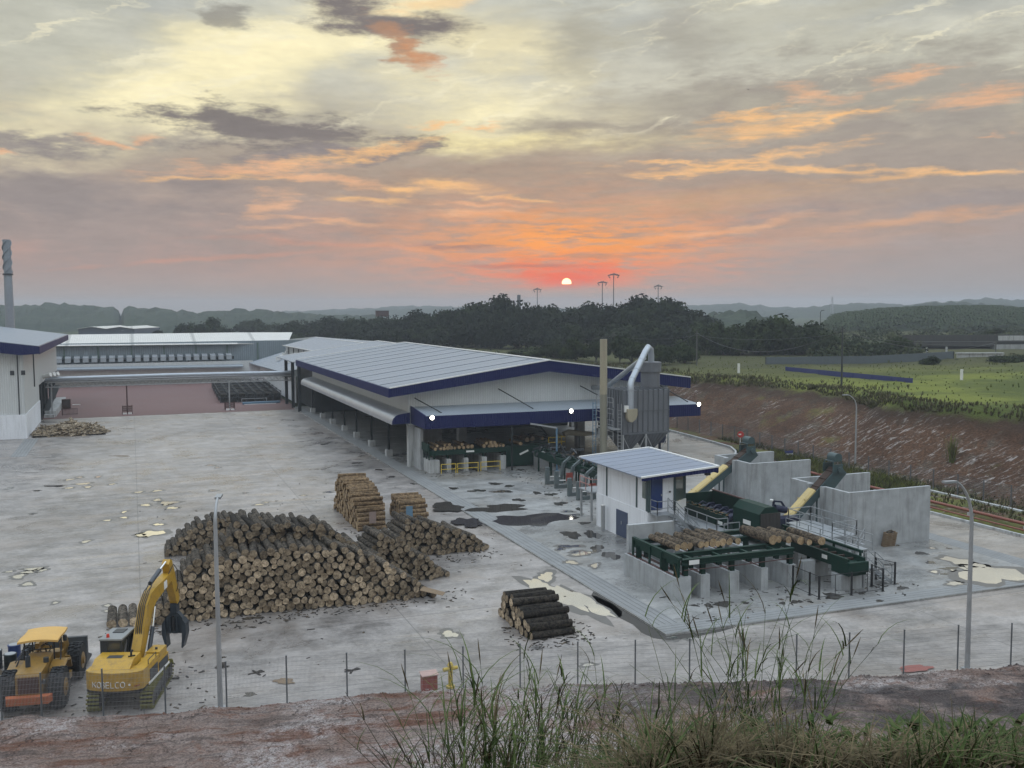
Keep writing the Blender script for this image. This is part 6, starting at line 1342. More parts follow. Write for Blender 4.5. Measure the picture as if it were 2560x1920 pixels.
# ------------------------------------------------------------ logs
def logmesh(seed, bark, cut):
    r = random.Random(seed); n = 14; m = 7; b = MB(); vs = []
    ph = r.uniform(0, 6.28); bend = r.uniform(.0, .22); tap = r.uniform(.0, .16)
    for k in range(m):
        s = k/(m-1); y = s - .5
        for i in range(n):
            a = 2*math.pi*i/n; rad = (1 - tap*s)*(1 + .05*math.sin(2*a+ph) + .04*math.sin(3*a+ph*2+s*2) + r.uniform(-.035, .035))
            vs.append((rad*math.cos(a) + bend*math.sin(math.pi*s)*math.cos(ph), y, rad*math.sin(a) + bend*math.sin(math.pi*s)*math.sin(ph)))
    b.add(vs, [(k*n+i, k*n+(i+1) % n, (k+1)*n+(i+1) % n, (k+1)*n+i) for k in range(m-1) for i in range(n)], 0, True)
    b.add(vs[:n], [tuple(range(n))], 1); b.add(vs[-n:], [tuple(range(n))[::-1]], 1)
    me_o = b.build('log', [bark, cut]); return me_o
LOGS = {k: [logmesh(i*7+j, M[a], M[c]) for j in range(6)] for i, (k, a, c) in enumerate((('dark', 'bark', 'cut'), ('wet', 'bark_dark', 'cut'), ('pale', 'bark_pale', 'cut_fresh'), ('deck', 'bark_rough', 'cut_fresh')))}
for v in LOGS.values():
    for o in v: COL.objects.unlink(o)
rest = MB(); RM = [M['bark'], M['cut'], M['bark_dark'], M['bark_pale'], M['cut_fresh'], M['bark_rough']]
KM = {'dark': (0, 1), 'wet': (2, 1), 'pale': (3, 4), 'deck': (5, 4)}
nlog = 0
def log(kind, c, r, L, yaw=0, pitch=0, along='y', lab=None, group=None, roll=None):
    global nlog
    src = rnd.choice(LOGS[kind]); roll = rnd.uniform(0, 6.28)
    Mx = Matrix.Translation(c) @ Matrix.Rotation((0 if along == 'y' else -math.pi/2) + yaw, 4, 'Z') @ Matrix.Rotation(pitch, 4, 'X') @ Matrix.Rotation(roll, 4, 'Y') @ Matrix.Diagonal((r, L, r, 1))
    if lab:
        o = src.copy(); COL.objects.link(o); o.matrix_world = Mx; tag(o, lab, 'log', group); nlog += 1; return o
    me = src.data; a, b_ = KM[kind]
    k = len(rest.v); rest.v += [tuple(Mx @ v.co) for v in me.vertices]
    for p in me.polygons: rest.f.append([k+i for i in p.vertices]); rest.mi.append(b_ if p.material_index else a); rest.sm.append(p.use_smooth)
def pack(x0, x1, hfun, rmin, rmax, seed, nmax=400, z0=YZ):
    r = random.Random(seed); C = []; x = x0
    while x < x1:
        q = r.triangular(rmin, rmax, (rmin+rmax)/2); x += q; C.append((x, z0+q, q)); x += q + r.uniform(.0, .015)
    while len(C) < nmax:
        q = r.triangular(rmin, rmax, (rmin+rmax)/2); A = np.array(C); X, Z, Q = A[:,0], A[:,1], A[:,2]
        i, j = np.where((np.abs(X[:,None]-X[None,:]) < 4*rmax) & (X[:,None] < X[None,:]))
        d = np.hypot(X[j]-X[i], Z[j]-Z[i]); ra, rb = Q[i]+q, Q[j]+q; ok = (d < ra+rb) & (d > 1e-6); i, j, d, ra, rb = i[ok], j[ok], d[ok], ra[ok], rb[ok]
        a = (ra*ra - rb*rb + d*d)/(2*d); h2 = ra*ra - a*a; ok = h2 > 0; i, j, d, a, h2 = i[ok], j[ok], d[ok], a[ok], h2[ok]; h = np.sqrt(h2)
        ux, uz = (X[j]-X[i])/d, (Z[j]-Z[i])/d; cx, cz = X[i]+a*ux-h*uz, Z[i]+a*uz+h*ux
        lo, hi = np.minimum(X[i], X[j]), np.maximum(X[i], X[j]); ok = (cx > lo) & (cx < hi); cx, cz = cx[ok], cz[ok]
        o = np.argsort(cz); done = False
        for k in o:
            if cz[k] + q*.4 > hfun(cx[k]): continue
            if np.all(np.hypot(X-cx[k], Z-cz[k]) > Q+q-.004): C.append((float(cx[k]), float(cz[k]), q)); done = True; break
        if not done: break
    return C
ORD = lambda n: '%d%s' % (n, 'th' if 10 <= n % 100 <= 20 else {1: 'st', 2: 'nd', 3: 'rd'}.get(n % 10, 'th'))
def hfront(x): return interp(x, [(.2, .2), (1.4, 1.5), (2.2, 2.6), (3.2, 3.4), (4.5, 3.7), (8, 3.75), (10.3, 3.75), (11.5, 3.2), (13, 2.6), (14.5, 1.7), (16.3, .35)])
F = pack(.3, 16.3, hfront, .15, .272, 11)
F.sort(key=lambda c: c[1])
rows = {}
for c in F: rows.setdefault(int((c[1]-YZ-.1)/.37), []).append(c)
budget = 252
for k in sorted(rows):
    for n, (x, z, q) in enumerate(sorted(rows[k])):
        dy = rnd.uniform(-.22, .22); L = rnd.uniform(2.7, 3.1); yf = 57.85 - .04*x + .10*z + dy
        top = z + q + .5 > hfront(x)
        lab = 'grey-barked log, %s from the left in the %s row up of the big pile' % (ORD(n+1), ORD(k+1))
        log('dark', (x, yf + L/2, z), q, L, rnd.gauss(0, .02) + (rnd.gauss(.0, .05) if top else 0) + (.10 if x > 11 else 0), rnd.gauss(0, .012), lab=lab if budget > 0 else None, group='logs in the front of the big pile'); budget -= 1
def hrear(x): return interp(x, [(2.0, .3), (2.6, 3.5), (3.5, 4.3), (5, 4.9), (7, 4.65), (10.5, 4.4), (11.6, 3.7), (13, 2.8), (14.6, 1.6), (15.4, .4)])
for x, z, q in pack(2.2, 15.0, hrear, .17, .27, 23):
    if z < hfront(x) - 1.2 and z < 2.6: continue
    L = rnd.uniform(2.6, 3.1); log('dark' if rnd.random() < .75 else 'wet', (x, 60.1 + L/2 + rnd.uniform(-.5, .4), z - .05), q, L, rnd.gauss(.02, .08), rnd.gauss(0, .03))
# three logs at the left end of the pile
for i, (x, l) in enumerate(((-1.55, 'left'), (-.98, 'middle'), (-.42, 'right'))):
    log('dark', (x, 58.0 + 1.5, YZ+.25), .255, 3.0, .01*i, 0, lab='grey-barked log lying on the concrete left of the big pile, %s of three' % l, group='three logs left of the pile')
def simple(seed, x0, x1, h, yf, kind, rmin=.16, rmax=.25, yawb=0, L0=2.6, L1=3.0, slope=.1):
    for x, z, q in pack(x0, x1, h, rmin, rmax, seed):
        L = rnd.uniform(L0, L1); log(kind, (x, yf + slope*z + L/2 + rnd.uniform(-.3, .3), z), q, L, yawb + rnd.gauss(0, .04), rnd.gauss(0, .02))
simple(31, 1.7, 14.0, lambda x: interp(x, [(1.6, .3), (2.6, 1.2), (3.8, 1.9), (5.6, 2.45), (8.3, 2.15), (12.4, 1.5), (13.8, .8)]), 73.6, 'dark')
simple(41, 12.6, 18.5, lambda x: interp(x, [(12.4, 3.2), (14.4, 3.3), (15.8, 2.6), (17.3, 1.3), (18.5, .35)]), 61.0, 'dark', yawb=.12)
simple(43, 15.8, 23.4, lambda x: interp(x, [(15.8, 2.0), (17.0, 2.7), (19.3, 2.3), (21.8, 1.4), (23.4, .3)]), 67.0, 'dark', yawb=.14)
# cross-stacked pale logs, seen side-on
def side(kind, x0, x1, y0, y1, hf, seed, yaw=0, rmin=.15, rmax=.22, lab=None, group=None):
    C = pack(y0, y1, hf, rmin, rmax, seed); rows = {}
    for c in sorted(C): rows.setdefault(int((c[1]-YZ-.08)/(1.75*(rmin+rmax)/2)), []).append(c)
    for k in sorted(rows):
        for n, (y, z, q) in enumerate(sorted(rows[k])):
            L = (x1-x0)*rnd.uniform(.94, 1.06)
            l = lab and lab % (ORD(n+1), ORD(k+1))
            log(kind, ((x0+x1)/2 + rnd.uniform(-.1, .12), y, z), q, L, yaw + rnd.gauss(0, .02), rnd.gauss(0, .01), 'x', l, group)
side('pale', 16.2, 18.5, 76.4, 86.5, lambda y: interp(y, [(76.3, 1.0), (76.8, 2.1), (79, 2.5), (86, 3.5), (86.8, 2.2)]), 51)
side('pale', 20.1, 22.4, 78.0, 82.0, lambda y: interp(y, [(78, 1.1), (79, 1.55), (81.6, 1.8), (82.2, 1.2)]), 53)
side('wet', 19.1, 21.8, 47.6, 52.4, lambda y: interp(y, [(47.5, .6), (48.2, .95), (49.6, 1.35), (51.0, 1.7), (52.2, 1.75), (52.6, 1.2)]), 57, .04, .19, .27, 'dark wet log, %s from the front in the %s row of the near cross stack', 'logs in the near dark stack')
for x0, y, z, m, l in ((17.0, 76.2, 1.0, 'fence_slate', 'stack'), (20.4, 77.75, .9, 'light_blue', 'short stack')):
    b = MB(); b.box(x0, y-.06, z-.45, x0+.55, y-.02, z+.45); one('tally_board', b, pm('tally board', (.24, .18, .16), .7, 0, .3, 4) if l == 'stack' else M[m], ('grey-red' if l == 'stack' else 'pale blue') + ' tally sheet hanging on the front of the pale log ' + l, 'board', (x0, y, z))
# logs on the near deck
for i, (x, q) in enumerate(((30.75, .21), (31.25, .26), (31.72, .22), (32.6, .22), (33.0, .20), (33.45, .27), (33.82, .19), (34.25, .24), (34.7, .235), (35.35, .21))):
    log('deck', (x - .05*(x-33), 52.55 + 1.6, 2.5 + q), q, 3.15 + rnd.uniform(-.15, .15), rnd.gauss(.01, .02), lab='rough-barked log resting on the green log deck, %s from the left' % ORD(i+1), group='logs on the near log deck')
for i, (x, y, q, z) in enumerate(((37.3, 51.6, .31, 2.5), (37.95, 51.9, .22, 2.5), (38.4, 51.5, .23, 2.5), (38.85, 50.9, .26, 2.5), (39.3, 50.6, .2, 2.5), (40.0, 50.3, .27, 2.5))):
    log('deck', (x, y + 1.75, z + q), q, 3.3, rnd.gauss(.0, .015), lab='rough-barked log at the debarker end of the green deck, %s from the left' % ORD(i+1), group='logs at the debarker')
# logs on the infeed deck under the canopy
for x, q, l in ((29.6, .17, 0), (30.1, .16, 0), (30.55, .17, 0), (30.95, .21, 0), (31.4, .19, 0), (31.85, .14, 0), (32.3, .18, 0), (32.75, .16, 0), (33.25, .2, 0), (33.75, .21, 0), (35.1, .2, 0), (35.6, .18, 0), (36.0, .19, 0), (36.45, .21, 0), (36.85, .14, 0), (37.2, .16, 0), (35.3, .17, 1), (35.75, .19, 1), (36.2, .18, 1), (30.7, .15, 1), (31.15, .17, 1), (32.6, .16, 1), (29.85, .15, 1)):
    log('pale', (x, 101.9 + rnd.uniform(-.2, .2), 2.38 + q + l*.34), q, 3.2, rnd.gauss(0, .02))
for x, y, q, z in ((39.2, 100.2, .2, 2.42), (40.7, 102.4, .27, 2.42), (41.7, 103, .26, 2.42), (43.0, 103.3, .2, 2.42)): log('pale', (x, y+1.5, z+q), q, 3.0, rnd.gauss(.1, .03))
lt = MB(); rl = random.Random(77)
for k in range(1500):
    zone = rl.choice(((0, 17, 55.6, 57.6), (-2, 19, 56.0, 58.6), (15, 24, 64, 68), (15.5, 23, 74.5, 78), (18, 23, 46.2, 50), (29, 46, 46.5, 52), (36, 41, 76, 98), (-6, 3, 44.5, 52), (28.5, 44, 97, 101), (0, 26, 46, 100)))
    x, y = rl.uniform(zone[0], zone[1]), rl.uniform(zone[2], zone[3]); a = rl.uniform(0, 6.28); l = rl.uniform(.04, .28)*(1 if rl.random() < .85 else 2); z = (.012 if x > 26.2 else YZ + .012)
    lt.bar((x, y, z), (x+l*math.cos(a), y+l*math.sin(a), z+rl.uniform(0, .03)), rl.uniform(.03, .10), .02, rl.choice((0, 0, 1)))
stuff('bark_litter', lt, [M['bark_dark'], M['bark_rough']], 'bark litter and splinters scattered over the yard round the log piles', 'bark litter')
stuff('stacked_logs', rest, RM, 'remaining logs of the rear piles, pale cross stacks and mill decks', 'logs')
for v in LOGS.values():
    for o in v: bpy.data.objects.remove(o)
print('individual logs', nlog, 'front', len(F))
# ------------------------------------------------------------ trees
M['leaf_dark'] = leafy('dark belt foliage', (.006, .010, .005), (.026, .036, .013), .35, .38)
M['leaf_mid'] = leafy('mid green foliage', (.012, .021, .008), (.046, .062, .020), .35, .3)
M['leaf_palm'] = leafy('palm frond', (.020, .034, .014), (.055, .072, .030), .5, .3)
M['trunk'] = pm('grey trunk', (.07, .06, .05), .9, 0, .3, 2)
def crown_mesh(seed, nl, nq, flat=.85, spread=.42, ls=.05):
    r = random.Random(seed); b = MB(); lobes = []
    for k in range(nl):
        a = r.uniform(0, 6.28); d = spread*math.sqrt(r.random()); z = .42 + .40*r.random()*(1 - (d/spread)**2*.6)
        lobes.append((d*math.cos(a), d*math.sin(a), z, r.uniform(.12, .21)))
    lobes.append((0, 0, .62, .26))
    for k in range(nq):
        cx, cy, cz, R_ = r.choice(lobes); th = r.uniform(0, 6.28); ph = math.acos(r.uniform(-.8, 1)); d = Vector((math.sin(ph)*math.cos(th), math.sin(ph)*math.sin(th), math.cos(ph)*flat))
        p = Vector((cx, cy, cz)) + d*R_*(r.uniform(.55, 1.08) if r.random() < .9 else r.uniform(1.05, 1.25))
        n = (d + Vector((r.gauss(0, .5), r.gauss(0, .5), r.gauss(.1, .5)))).normalized(); t_ = n.cross(Vector((r.gauss(0, 1), r.gauss(0, 1), r.gauss(0, 1)))).normalized(); s_ = n.cross(t_); L = ls*r.uniform(.6, 1.3)
        b.add([p - t_*L, p + s_*L*.55, p + t_*L, p - s_*L*.55], [(0,1,2,3)])
    return b, lobes
def trunk_mb(lobes, r0=.02):
    b = MB(); b.tube([(0, 0, -.08), (.01, .005, .2), (0, 0, .5)], [r0*1.4, r0, r0*.6], 8)
    for cx, cy, cz, R_ in lobes[:7]: b.tube([(0.0, 0, .26), (cx*.5, cy*.5, .26 + (cz-.26)*.55), (cx, cy, cz)], [r0*.6, r0*.4, r0*.15], 6)
    return b
TREE = []; M['grass_dark0'] = leafy('pale scrub foliage', (.030, .040, .014), (.075, .085, .028), .35, 0)
for i, (nl, nq, sp, ls) in enumerate(((16, 5200, .46, .040), (13, 4800, .40, .042), (20, 5600, .52, .038), (11, 4200, .34, .045))):
    cb, lb = crown_mesh(100+i, nl, nq, .85, sp, ls); TREE.append((cb.build('crown', M['leaf_dark']).data, trunk_mb(lb).build('trunk', M['trunk']).data))
for o in [o for o in COL.objects if o.name.split('.')[0] in ('crown', 'trunk') and o.parent is None]: bpy.data.objects.remove(o)
def tree(lab, x, y, z, h, w, kind, mat=None, group='trees beyond the sheds', name='tree'):
    o = bpy.data.objects.new(name, None); COL.objects.link(o); o.location = (x, y, z); o.rotation_euler = (0, 0, rnd.uniform(0, 6.28)); tag(o, lab, 'tree', group)
    cm, tm = TREE[kind]; h *= 1.13
    for nm, me in (('crown', cm), ('trunk', tm)):
        c = bpy.data.objects.new(nm, me); COL.objects.link(c); c.parent = o; c.scale = (w, w, h)
        if nm == 'crown' and mat:
            c.material_slots[0].link = 'OBJECT'; c.material_slots[0].material = mat
BELT = [(690, 820, 380), (722, 806, 390), (760, 800, 350), (800, 797, 380), (838, 796, 360), (872, 792, 345), (905, 792, 330), (940, 796, 350), (985, 788, 330), (1020, 786, 320), (1058, 782, 310), (1095, 775, 305), (1130, 772, 300), (1165, 768, 300), (1200, 758, 295), (1232, 752, 290), (1268, 749, 285), (1305, 752, 285), (1340, 765, 300), (1375, 771, 300), (1412, 770, 295), (1448, 766, 300), (1482, 765, 290), (1515, 760, 285), (1552, 757, 280), (1585, 750, 275), (1620, 745, 270), (1655, 746, 268), (1690, 756, 268), (1712, 774, 266)]
names = ['low', 'tall', 'broad', 'narrow']
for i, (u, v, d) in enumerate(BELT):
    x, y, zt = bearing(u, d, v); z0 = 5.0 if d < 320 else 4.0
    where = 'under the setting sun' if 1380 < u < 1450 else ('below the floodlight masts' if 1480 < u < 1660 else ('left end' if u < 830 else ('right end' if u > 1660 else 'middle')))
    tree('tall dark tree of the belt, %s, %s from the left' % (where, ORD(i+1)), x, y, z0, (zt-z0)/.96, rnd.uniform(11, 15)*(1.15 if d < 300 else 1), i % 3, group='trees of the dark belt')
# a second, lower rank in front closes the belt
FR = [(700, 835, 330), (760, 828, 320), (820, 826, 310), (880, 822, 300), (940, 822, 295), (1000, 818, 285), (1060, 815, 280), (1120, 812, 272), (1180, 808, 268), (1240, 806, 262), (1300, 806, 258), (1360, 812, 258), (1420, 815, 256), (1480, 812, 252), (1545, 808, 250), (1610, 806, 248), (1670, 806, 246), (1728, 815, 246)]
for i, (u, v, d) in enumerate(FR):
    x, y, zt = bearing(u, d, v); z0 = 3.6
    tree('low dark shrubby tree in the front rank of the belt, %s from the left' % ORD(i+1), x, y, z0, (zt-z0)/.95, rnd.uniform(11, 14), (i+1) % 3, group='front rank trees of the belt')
for i, (u, v, d, w, k, l) in enumerate(((400, 824, 330, 6, 3, 'small round tree standing alone behind the white roof'), (480, 806, 330, 11, 0, 'broad dark tree left of the gap behind the white roof'), (525, 802, 335, 12, 1, 'tall dark tree right of the broad one behind the white roof'), (562, 812, 340, 9, 2, 'bushy dark tree tapering to the right behind the white roof'),
        (618, 800, 420, 12, 0, 'hazy tree at the left of the field edge'), (655, 803, 420, 12, 1, 'hazy tree at the middle of the field edge'), (690, 806, 430, 12, 2, 'hazy tree at the right of the field edge'), (735, 812, 400, 11, 3, 'hazy slender tree beside the belt'), (640, 838, 320, 4, 3, 'small dark palm-like tree by the blue roof'), (735, 836, 310, 8, 0, 'dark bushy tree over the blue roof ridge'))):
    x, y, zt = bearing(u, d, v); tree(l, x, y, 2.2, (zt-2.2)/.95, w, k, None if u < 600 else M['leaf_mid'], 'trees behind the factory')
for i, (u, v, d, w, k, l) in enumerate(((1752, 800, 235, 7, 3, 'left'), (1775, 812, 215, 7, 0, 'second'), (1812, 818, 210, 7, 1, 'third'), (1850, 812, 212, 8, 2, 'fourth'), (1893, 797, 215, 10, 0, 'largest'), (1930, 800, 214, 10, 1, 'sixth'), (1968, 810, 212, 9, 2, 'seventh'), (2008, 812, 210, 9, 0, 'eighth'), (2040, 816, 208, 8, 1, 'last'))):
    x, y, zt = bearing(u, d, v); z0 = 6.9
    tree('dark green bushy tree at the field edge, %s of the clump left of the bridge' % l, x, y, z0 - 3.2, (zt-z0+3.2)/.95, w*1.35, k, M['leaf_mid'], 'trees left of the bridge')
for i, (u, v, d, w, l) in enumerate(((2250, 840, 205, 5.5, 'dark bush growing against the left end of the bridge'), (2490, 822, 235, 5, 'dark shrub on top of the bridge deck'), (2540, 884, 175, 8, 'dark shrub right of the retaining wall'), (2395, 908, 184, 3, 'small bush at the foot of the retaining wall'), (2330, 892, 175, 4, 'bush before the gap under the bridge'), (2140, 846, 215, 6, 'scrubby bush on the bank left of the bridge'), (2185, 858, 205, 6, 'low scrub bush on the bank beside the bridge'), (2290, 880, 190, 6, 'low scrub bush under the bridge end'))):
    x, y, zt = bearing(u, d, v); z0 = 6.6 if 'deck' not in l else 10.6
    tree(l, x, y, z0 - .5, max(1.5, (zt-z0+.5)/.95), w, i % 3, M['leaf_mid'], 'bushes by the bridge', 'bush')
for i, (u, v, d, w, k) in enumerate(((1440, 850, 200, 7, 1), (1490, 852, 196, 6, 3), (1550, 838, 190, 6, 3), (1580, 846, 190, 7, 2), (1650, 860, 185, 6, 0), (1330, 868, 215, 8, 2), (1390, 858, 210, 7, 0), (1710, 858, 190, 6, 1))):
    x, y, zt = bearing(u, d, v); tree('green bush on the scrub rise just over the shed roof, %s from the left' % ORD(i+1), x, y, 5.0, max(2.0, (zt-5)/.95), w, k, M['leaf_mid'], 'bushes over the shed roof', 'bush')
# low thicket filling the ground between the field, the road bank and the far trees
tb = MB(); r_ = random.Random(41)
for k in range(520):
    zone = k % 4
    if zone < 2: u, d = r_.uniform(1985, 2720), r_.uniform(206, 372)
    elif zone == 2: u, d = r_.uniform(1180, 1760), r_.uniform(205, 262)
    else: u, d = r_.uniform(2045, 2300), r_.uniform(198, 240)
    if zone < 2 and u > 2250 and d < 246: continue
    x, y = bearing(u, d); z = 6.3 if zone != 2 else 4.2; W = r_.uniform(1.8, 4.2); H = r_.uniform(1.4, 3.4)*(1.25 if d > 260 else 1)
    for q in range(90):
        th = r_.uniform(0, 6.28); ph = math.acos(r_.uniform(-.1, 1)); e = r_.uniform(.75, 1.12); n = Vector((math.sin(ph)*math.cos(th), math.sin(ph)*math.sin(th), math.cos(ph)))
        p = Vector((x + n.x*W*e, y + n.y*W*e, z + n.z*H*e)); nn_ = (n + Vector((r_.gauss(0, .5), r_.gauss(0, .5), r_.gauss(0, .5)))).normalized(); t_ = nn_.cross(Vector((r_.gauss(0, 1), r_.gauss(0, 1), r_.gauss(0, 1)))).normalized(); s_ = nn_.cross(t_); L = r_.uniform(.25, .6)
        tb.add([p - t_*L, p + s_*L*.6, p + t_*L, p - s_*L*.6], [(0,1,2,3)], 0 if k % 3 else 1)
stuff('scrub_thicket', tb, [M['leaf_mid'], M['grass_dark0']], 'low green thicket covering the road bank and the ground behind the field', 'thicket')
# rows of oil palms on the right-hand hill
pb_ = MB(); r_ = random.Random(9)
for k in range(2600):
    u = r_.uniform(2062, 2660); f = r_.random()**.8; d = 376 + 94*f
    tp = bearing(u, 470, interp(u, palm_hill_pts))[2]; tt = (d-376)/94*.5; x, y = bearing(u, d); z = 6 + (tp-6)*math.sin(math.pi*tt)**.7*min(1, (u-2056)/25) + r_.uniform(1.6, 3.0)
    a0 = r_.uniform(0, 6.28); L = r_.uniform(1.6, 2.7)
    for j in range(7):
        a = a0 + j*.9; dx, dy = math.cos(a), math.sin(a); w = .42
        p0 = (x, y, z); p1 = (x+dx*L*.55, y+dy*L*.55, z+.75); p2 = (x+dx*L, y+dy*L, z-.15)
        pb_.add([(p0[0]-dy*w*.5, p0[1]+dx*w*.5, p0[2]), (p0[0]+dy*w*.5, p0[1]-dx*w*.5, p0[2]), (p1[0]+dy*w, p1[1]-dx*w, p1[2]), (p1[0]-dy*w, p1[1]+dx*w, p1[2]), (p2[0], p2[1], p2[2])], [(0,1,2,3), (3,2,4)])
stuff('oil_palms', pb_, M['leaf_palm'], 'mass of oil palms covering the near hill at right', 'plantation')

# ------------------------------------------------------------ grass and weeds
M['grass_green'] = leafy('field grass', (.075, .095, .022), (.17, .185, .045), .25, 0)
M['grass_dry'] = leafy('dry grass', (.075, .066, .036), (.16, .14, .08), .6, 0)
M['grass_dark'] = leafy('dark olive grass', (.045, .046, .018), (.11, .105, .042), .4, 0)
M['blade'] = leafy('near green blades', (.020, .036, .011), (.085, .115, .040), 3, 0)
M['reed'] = leafy('reed blades', (.035, .058, .018), (.13, .17, .06), 3, 0)
M['blade_dry'] = leafy('near straw blades', (.045, .036, .020), (.165, .13, .075), 3, 0)
M['stem'] = pm('brown reed stem', (.06, .05, .032), .8, 0, .3, 8)
def tuft(b, x, y, z, h, n, r, mi=0, w=.05):
    for k in range(n):
        a = r.uniform(0, 6.28); l = r.uniform(.15, .6)*h; hh = h*r.uniform(.6, 1.1); c, s = math.cos(a), math.sin(a); ww = w*r.uniform(.6, 1.3)
        b.add([(x-s*ww, y+c*ww, z-.05), (x+s*ww, y-c*ww, z-.05), (x+c*l*.5+s*ww*.6, y+s*l*.5-c*ww*.6, z+hh*.7), (x+c*l, y+s*l, z+hh)], [(0,1,2), (0,2,3)], mi)
def blade(b, x, y, z, L, a, lean, w, mi=0, droop=1.0, seg=4):
    c, s = math.cos(a), math.sin(a); vs = []
    for k in range(seg+1):
        t_ = k/seg; o = L*lean*(t_**1.5); zz = L*(t_ - droop*.42*lean*t_**2.6); ww = w*(1-t_)**.7*.5 + .0006
        vs += [(x+c*o - s*ww, y+s*o + c*ww, z+zz), (x+c*o + s*ww, y+s*o - c*ww, z+zz)]
    b.add(vs, [(2*k, 2*k+1, 2*k+3, 2*k+2) for k in range(seg)], mi, True)
def blade_tuft(b, x, y, z, r, mi, n):
    for k in range(n): blade(b, x + r.gauss(0, .18), y + r.gauss(0, .18), z - .1, r.uniform(1.6, 3.3), r.uniform(0, 6.28), r.uniform(.05, .4), r.uniform(.05, .10), mi)
b = MB(); r_ = random.Random(21)
for k in range(12000):
    Y = r_.uniform(45, 175); cx = interp(Y, CREST); crest = k % 2 == 0; X = cx + (r_.expovariate(1/1.8) - 1.6 if crest else r_.uniform(0, 70))
    nn_ = mn.noise((X*.12, Y*.12, 3.0))
    if crest and r_.random() > .62 + nn_*.9: continue
    if not crest and k % 8 != 1: continue
    h = (.42 + .35*nn_)*r_.uniform(.4, 1.3) if crest else .20*r_.uniform(.5, 1.4)*(2.2 if nn_ > .3 else 1); tuft(b, X, Y, plateau_z(X, Y), h, 5, r_, (1 if r_.random() < .5 else 2) if crest else 0, .06 if crest else .09)
for k in range(1600):
    Y = r_.uniform(45, 112); X = (r_.uniform(71.5, 73.5) if Y > 86 else 0) or r_.choice((r_.uniform(65.6, 69.4), r_.uniform(69.9, 73.5))); tuft(b, X, Y, 0, r_.uniform(.2, .55), 5, r_, 2 if r_.random() < .7 else 1, .05)
for k in range(1800):
    Y = r_.uniform(72, 96); X = r_.uniform(64.8 if Y < 86 else interp(Y, [(86, 64.8), (90, 66.0), (96, 68.8)]), 69.4); tuft(b, X, Y, 0, r_.uniform(.4, 1.1), 6, r_, 2 if r_.random() < .55 else 0, .05)
stuff('field_grass', b, [M['grass_green'], M['grass_dry'], M['grass_dark']], 'rough grass over the field, the slope crest and the fence foot', 'grass')
t = Thing('pampas_tuft', 'single tall yellow-green grass tuft growing on the cut slope', 'plant', (75.9, 76.1, plateau_z(75.9, 76.1))); b = MB(); [blade_tuft(b, 75.9, 76.1, t.loc[2], r_, 0, 70)]; t.part('leaves', b, M['grass_green']); b = MB(); blade_tuft(b, 75.9, 76.1, t.loc[2], r_, 0, 26); t.part('dry_leaves', b, M['grass_dry'])
# near grass on the photographer's hill
b = MB(); r_ = random.Random(5); nb_ = 0
while nb_ < 26000:
    f = 4.2 + 6.6*r_.random(); u = r_.uniform(960, 2900)
    tall = interp(u, [(960, .35), (1200, .55), (1450, .85), (1680, 1.15), (1850, 1.0), (2050, .75), (2300, .7), (2600, .85)])*(.72 + .6*mn.noise((u*.004, f*.4, 2)))
    dens = interp(u, [(960, .15), (1150, .45), (1400, .8), (1700, 1), (2200, .95), (2600, 1)])*(.75 + .7*mn.noise((u*.008, f*.7, 12)))
    if r_.random() > dens: continue
    x, y = bearing(u, f); z = bank_z(x, y, False)
    dry = r_.random() > .42 + .55*mn.noise((x*.9, y*.9, 7)) + (.12 if u > 2250 else 0)
    mat_ = 1 if dry else 0
    for q in range(r_.choice((1, 2, 3))):
        L = r_.uniform(.16, .50)*tall; lean = r_.uniform(.5, 1.5) if dry else r_.uniform(.2, 1.0)
        if r_.random() < .25: lean = r_.uniform(1.4, 2.2)
        blade(b, x+r_.gauss(0, .04), y+r_.gauss(0, .04), z-.03+r_.uniform(0, .06), L, r_.uniform(0, 6.28), lean, r_.uniform(.005, .012), mat_); nb_ += 1
for k in range(420):      # broad-leaved weeds low in the grass
    f = r_.uniform(6.3, 8.6); u = r_.choice((r_.uniform(2250, 2700), r_.uniform(1300, 2700))); x, y = bearing(u, f); z = bank_z(x, y, False) + r_.uniform(.05, .3)
    for q in range(5): a = r_.uniform(0, 6.28); blade(b, x, y, z, r_.uniform(.07, .13), a, 1.0, r_.uniform(.03, .05), 0, 1.0, 3)
stuff('hillside_grass', b, [M['blade'], M['blade_dry']], 'tangled green and straw grass on the near hillside', 'grass')
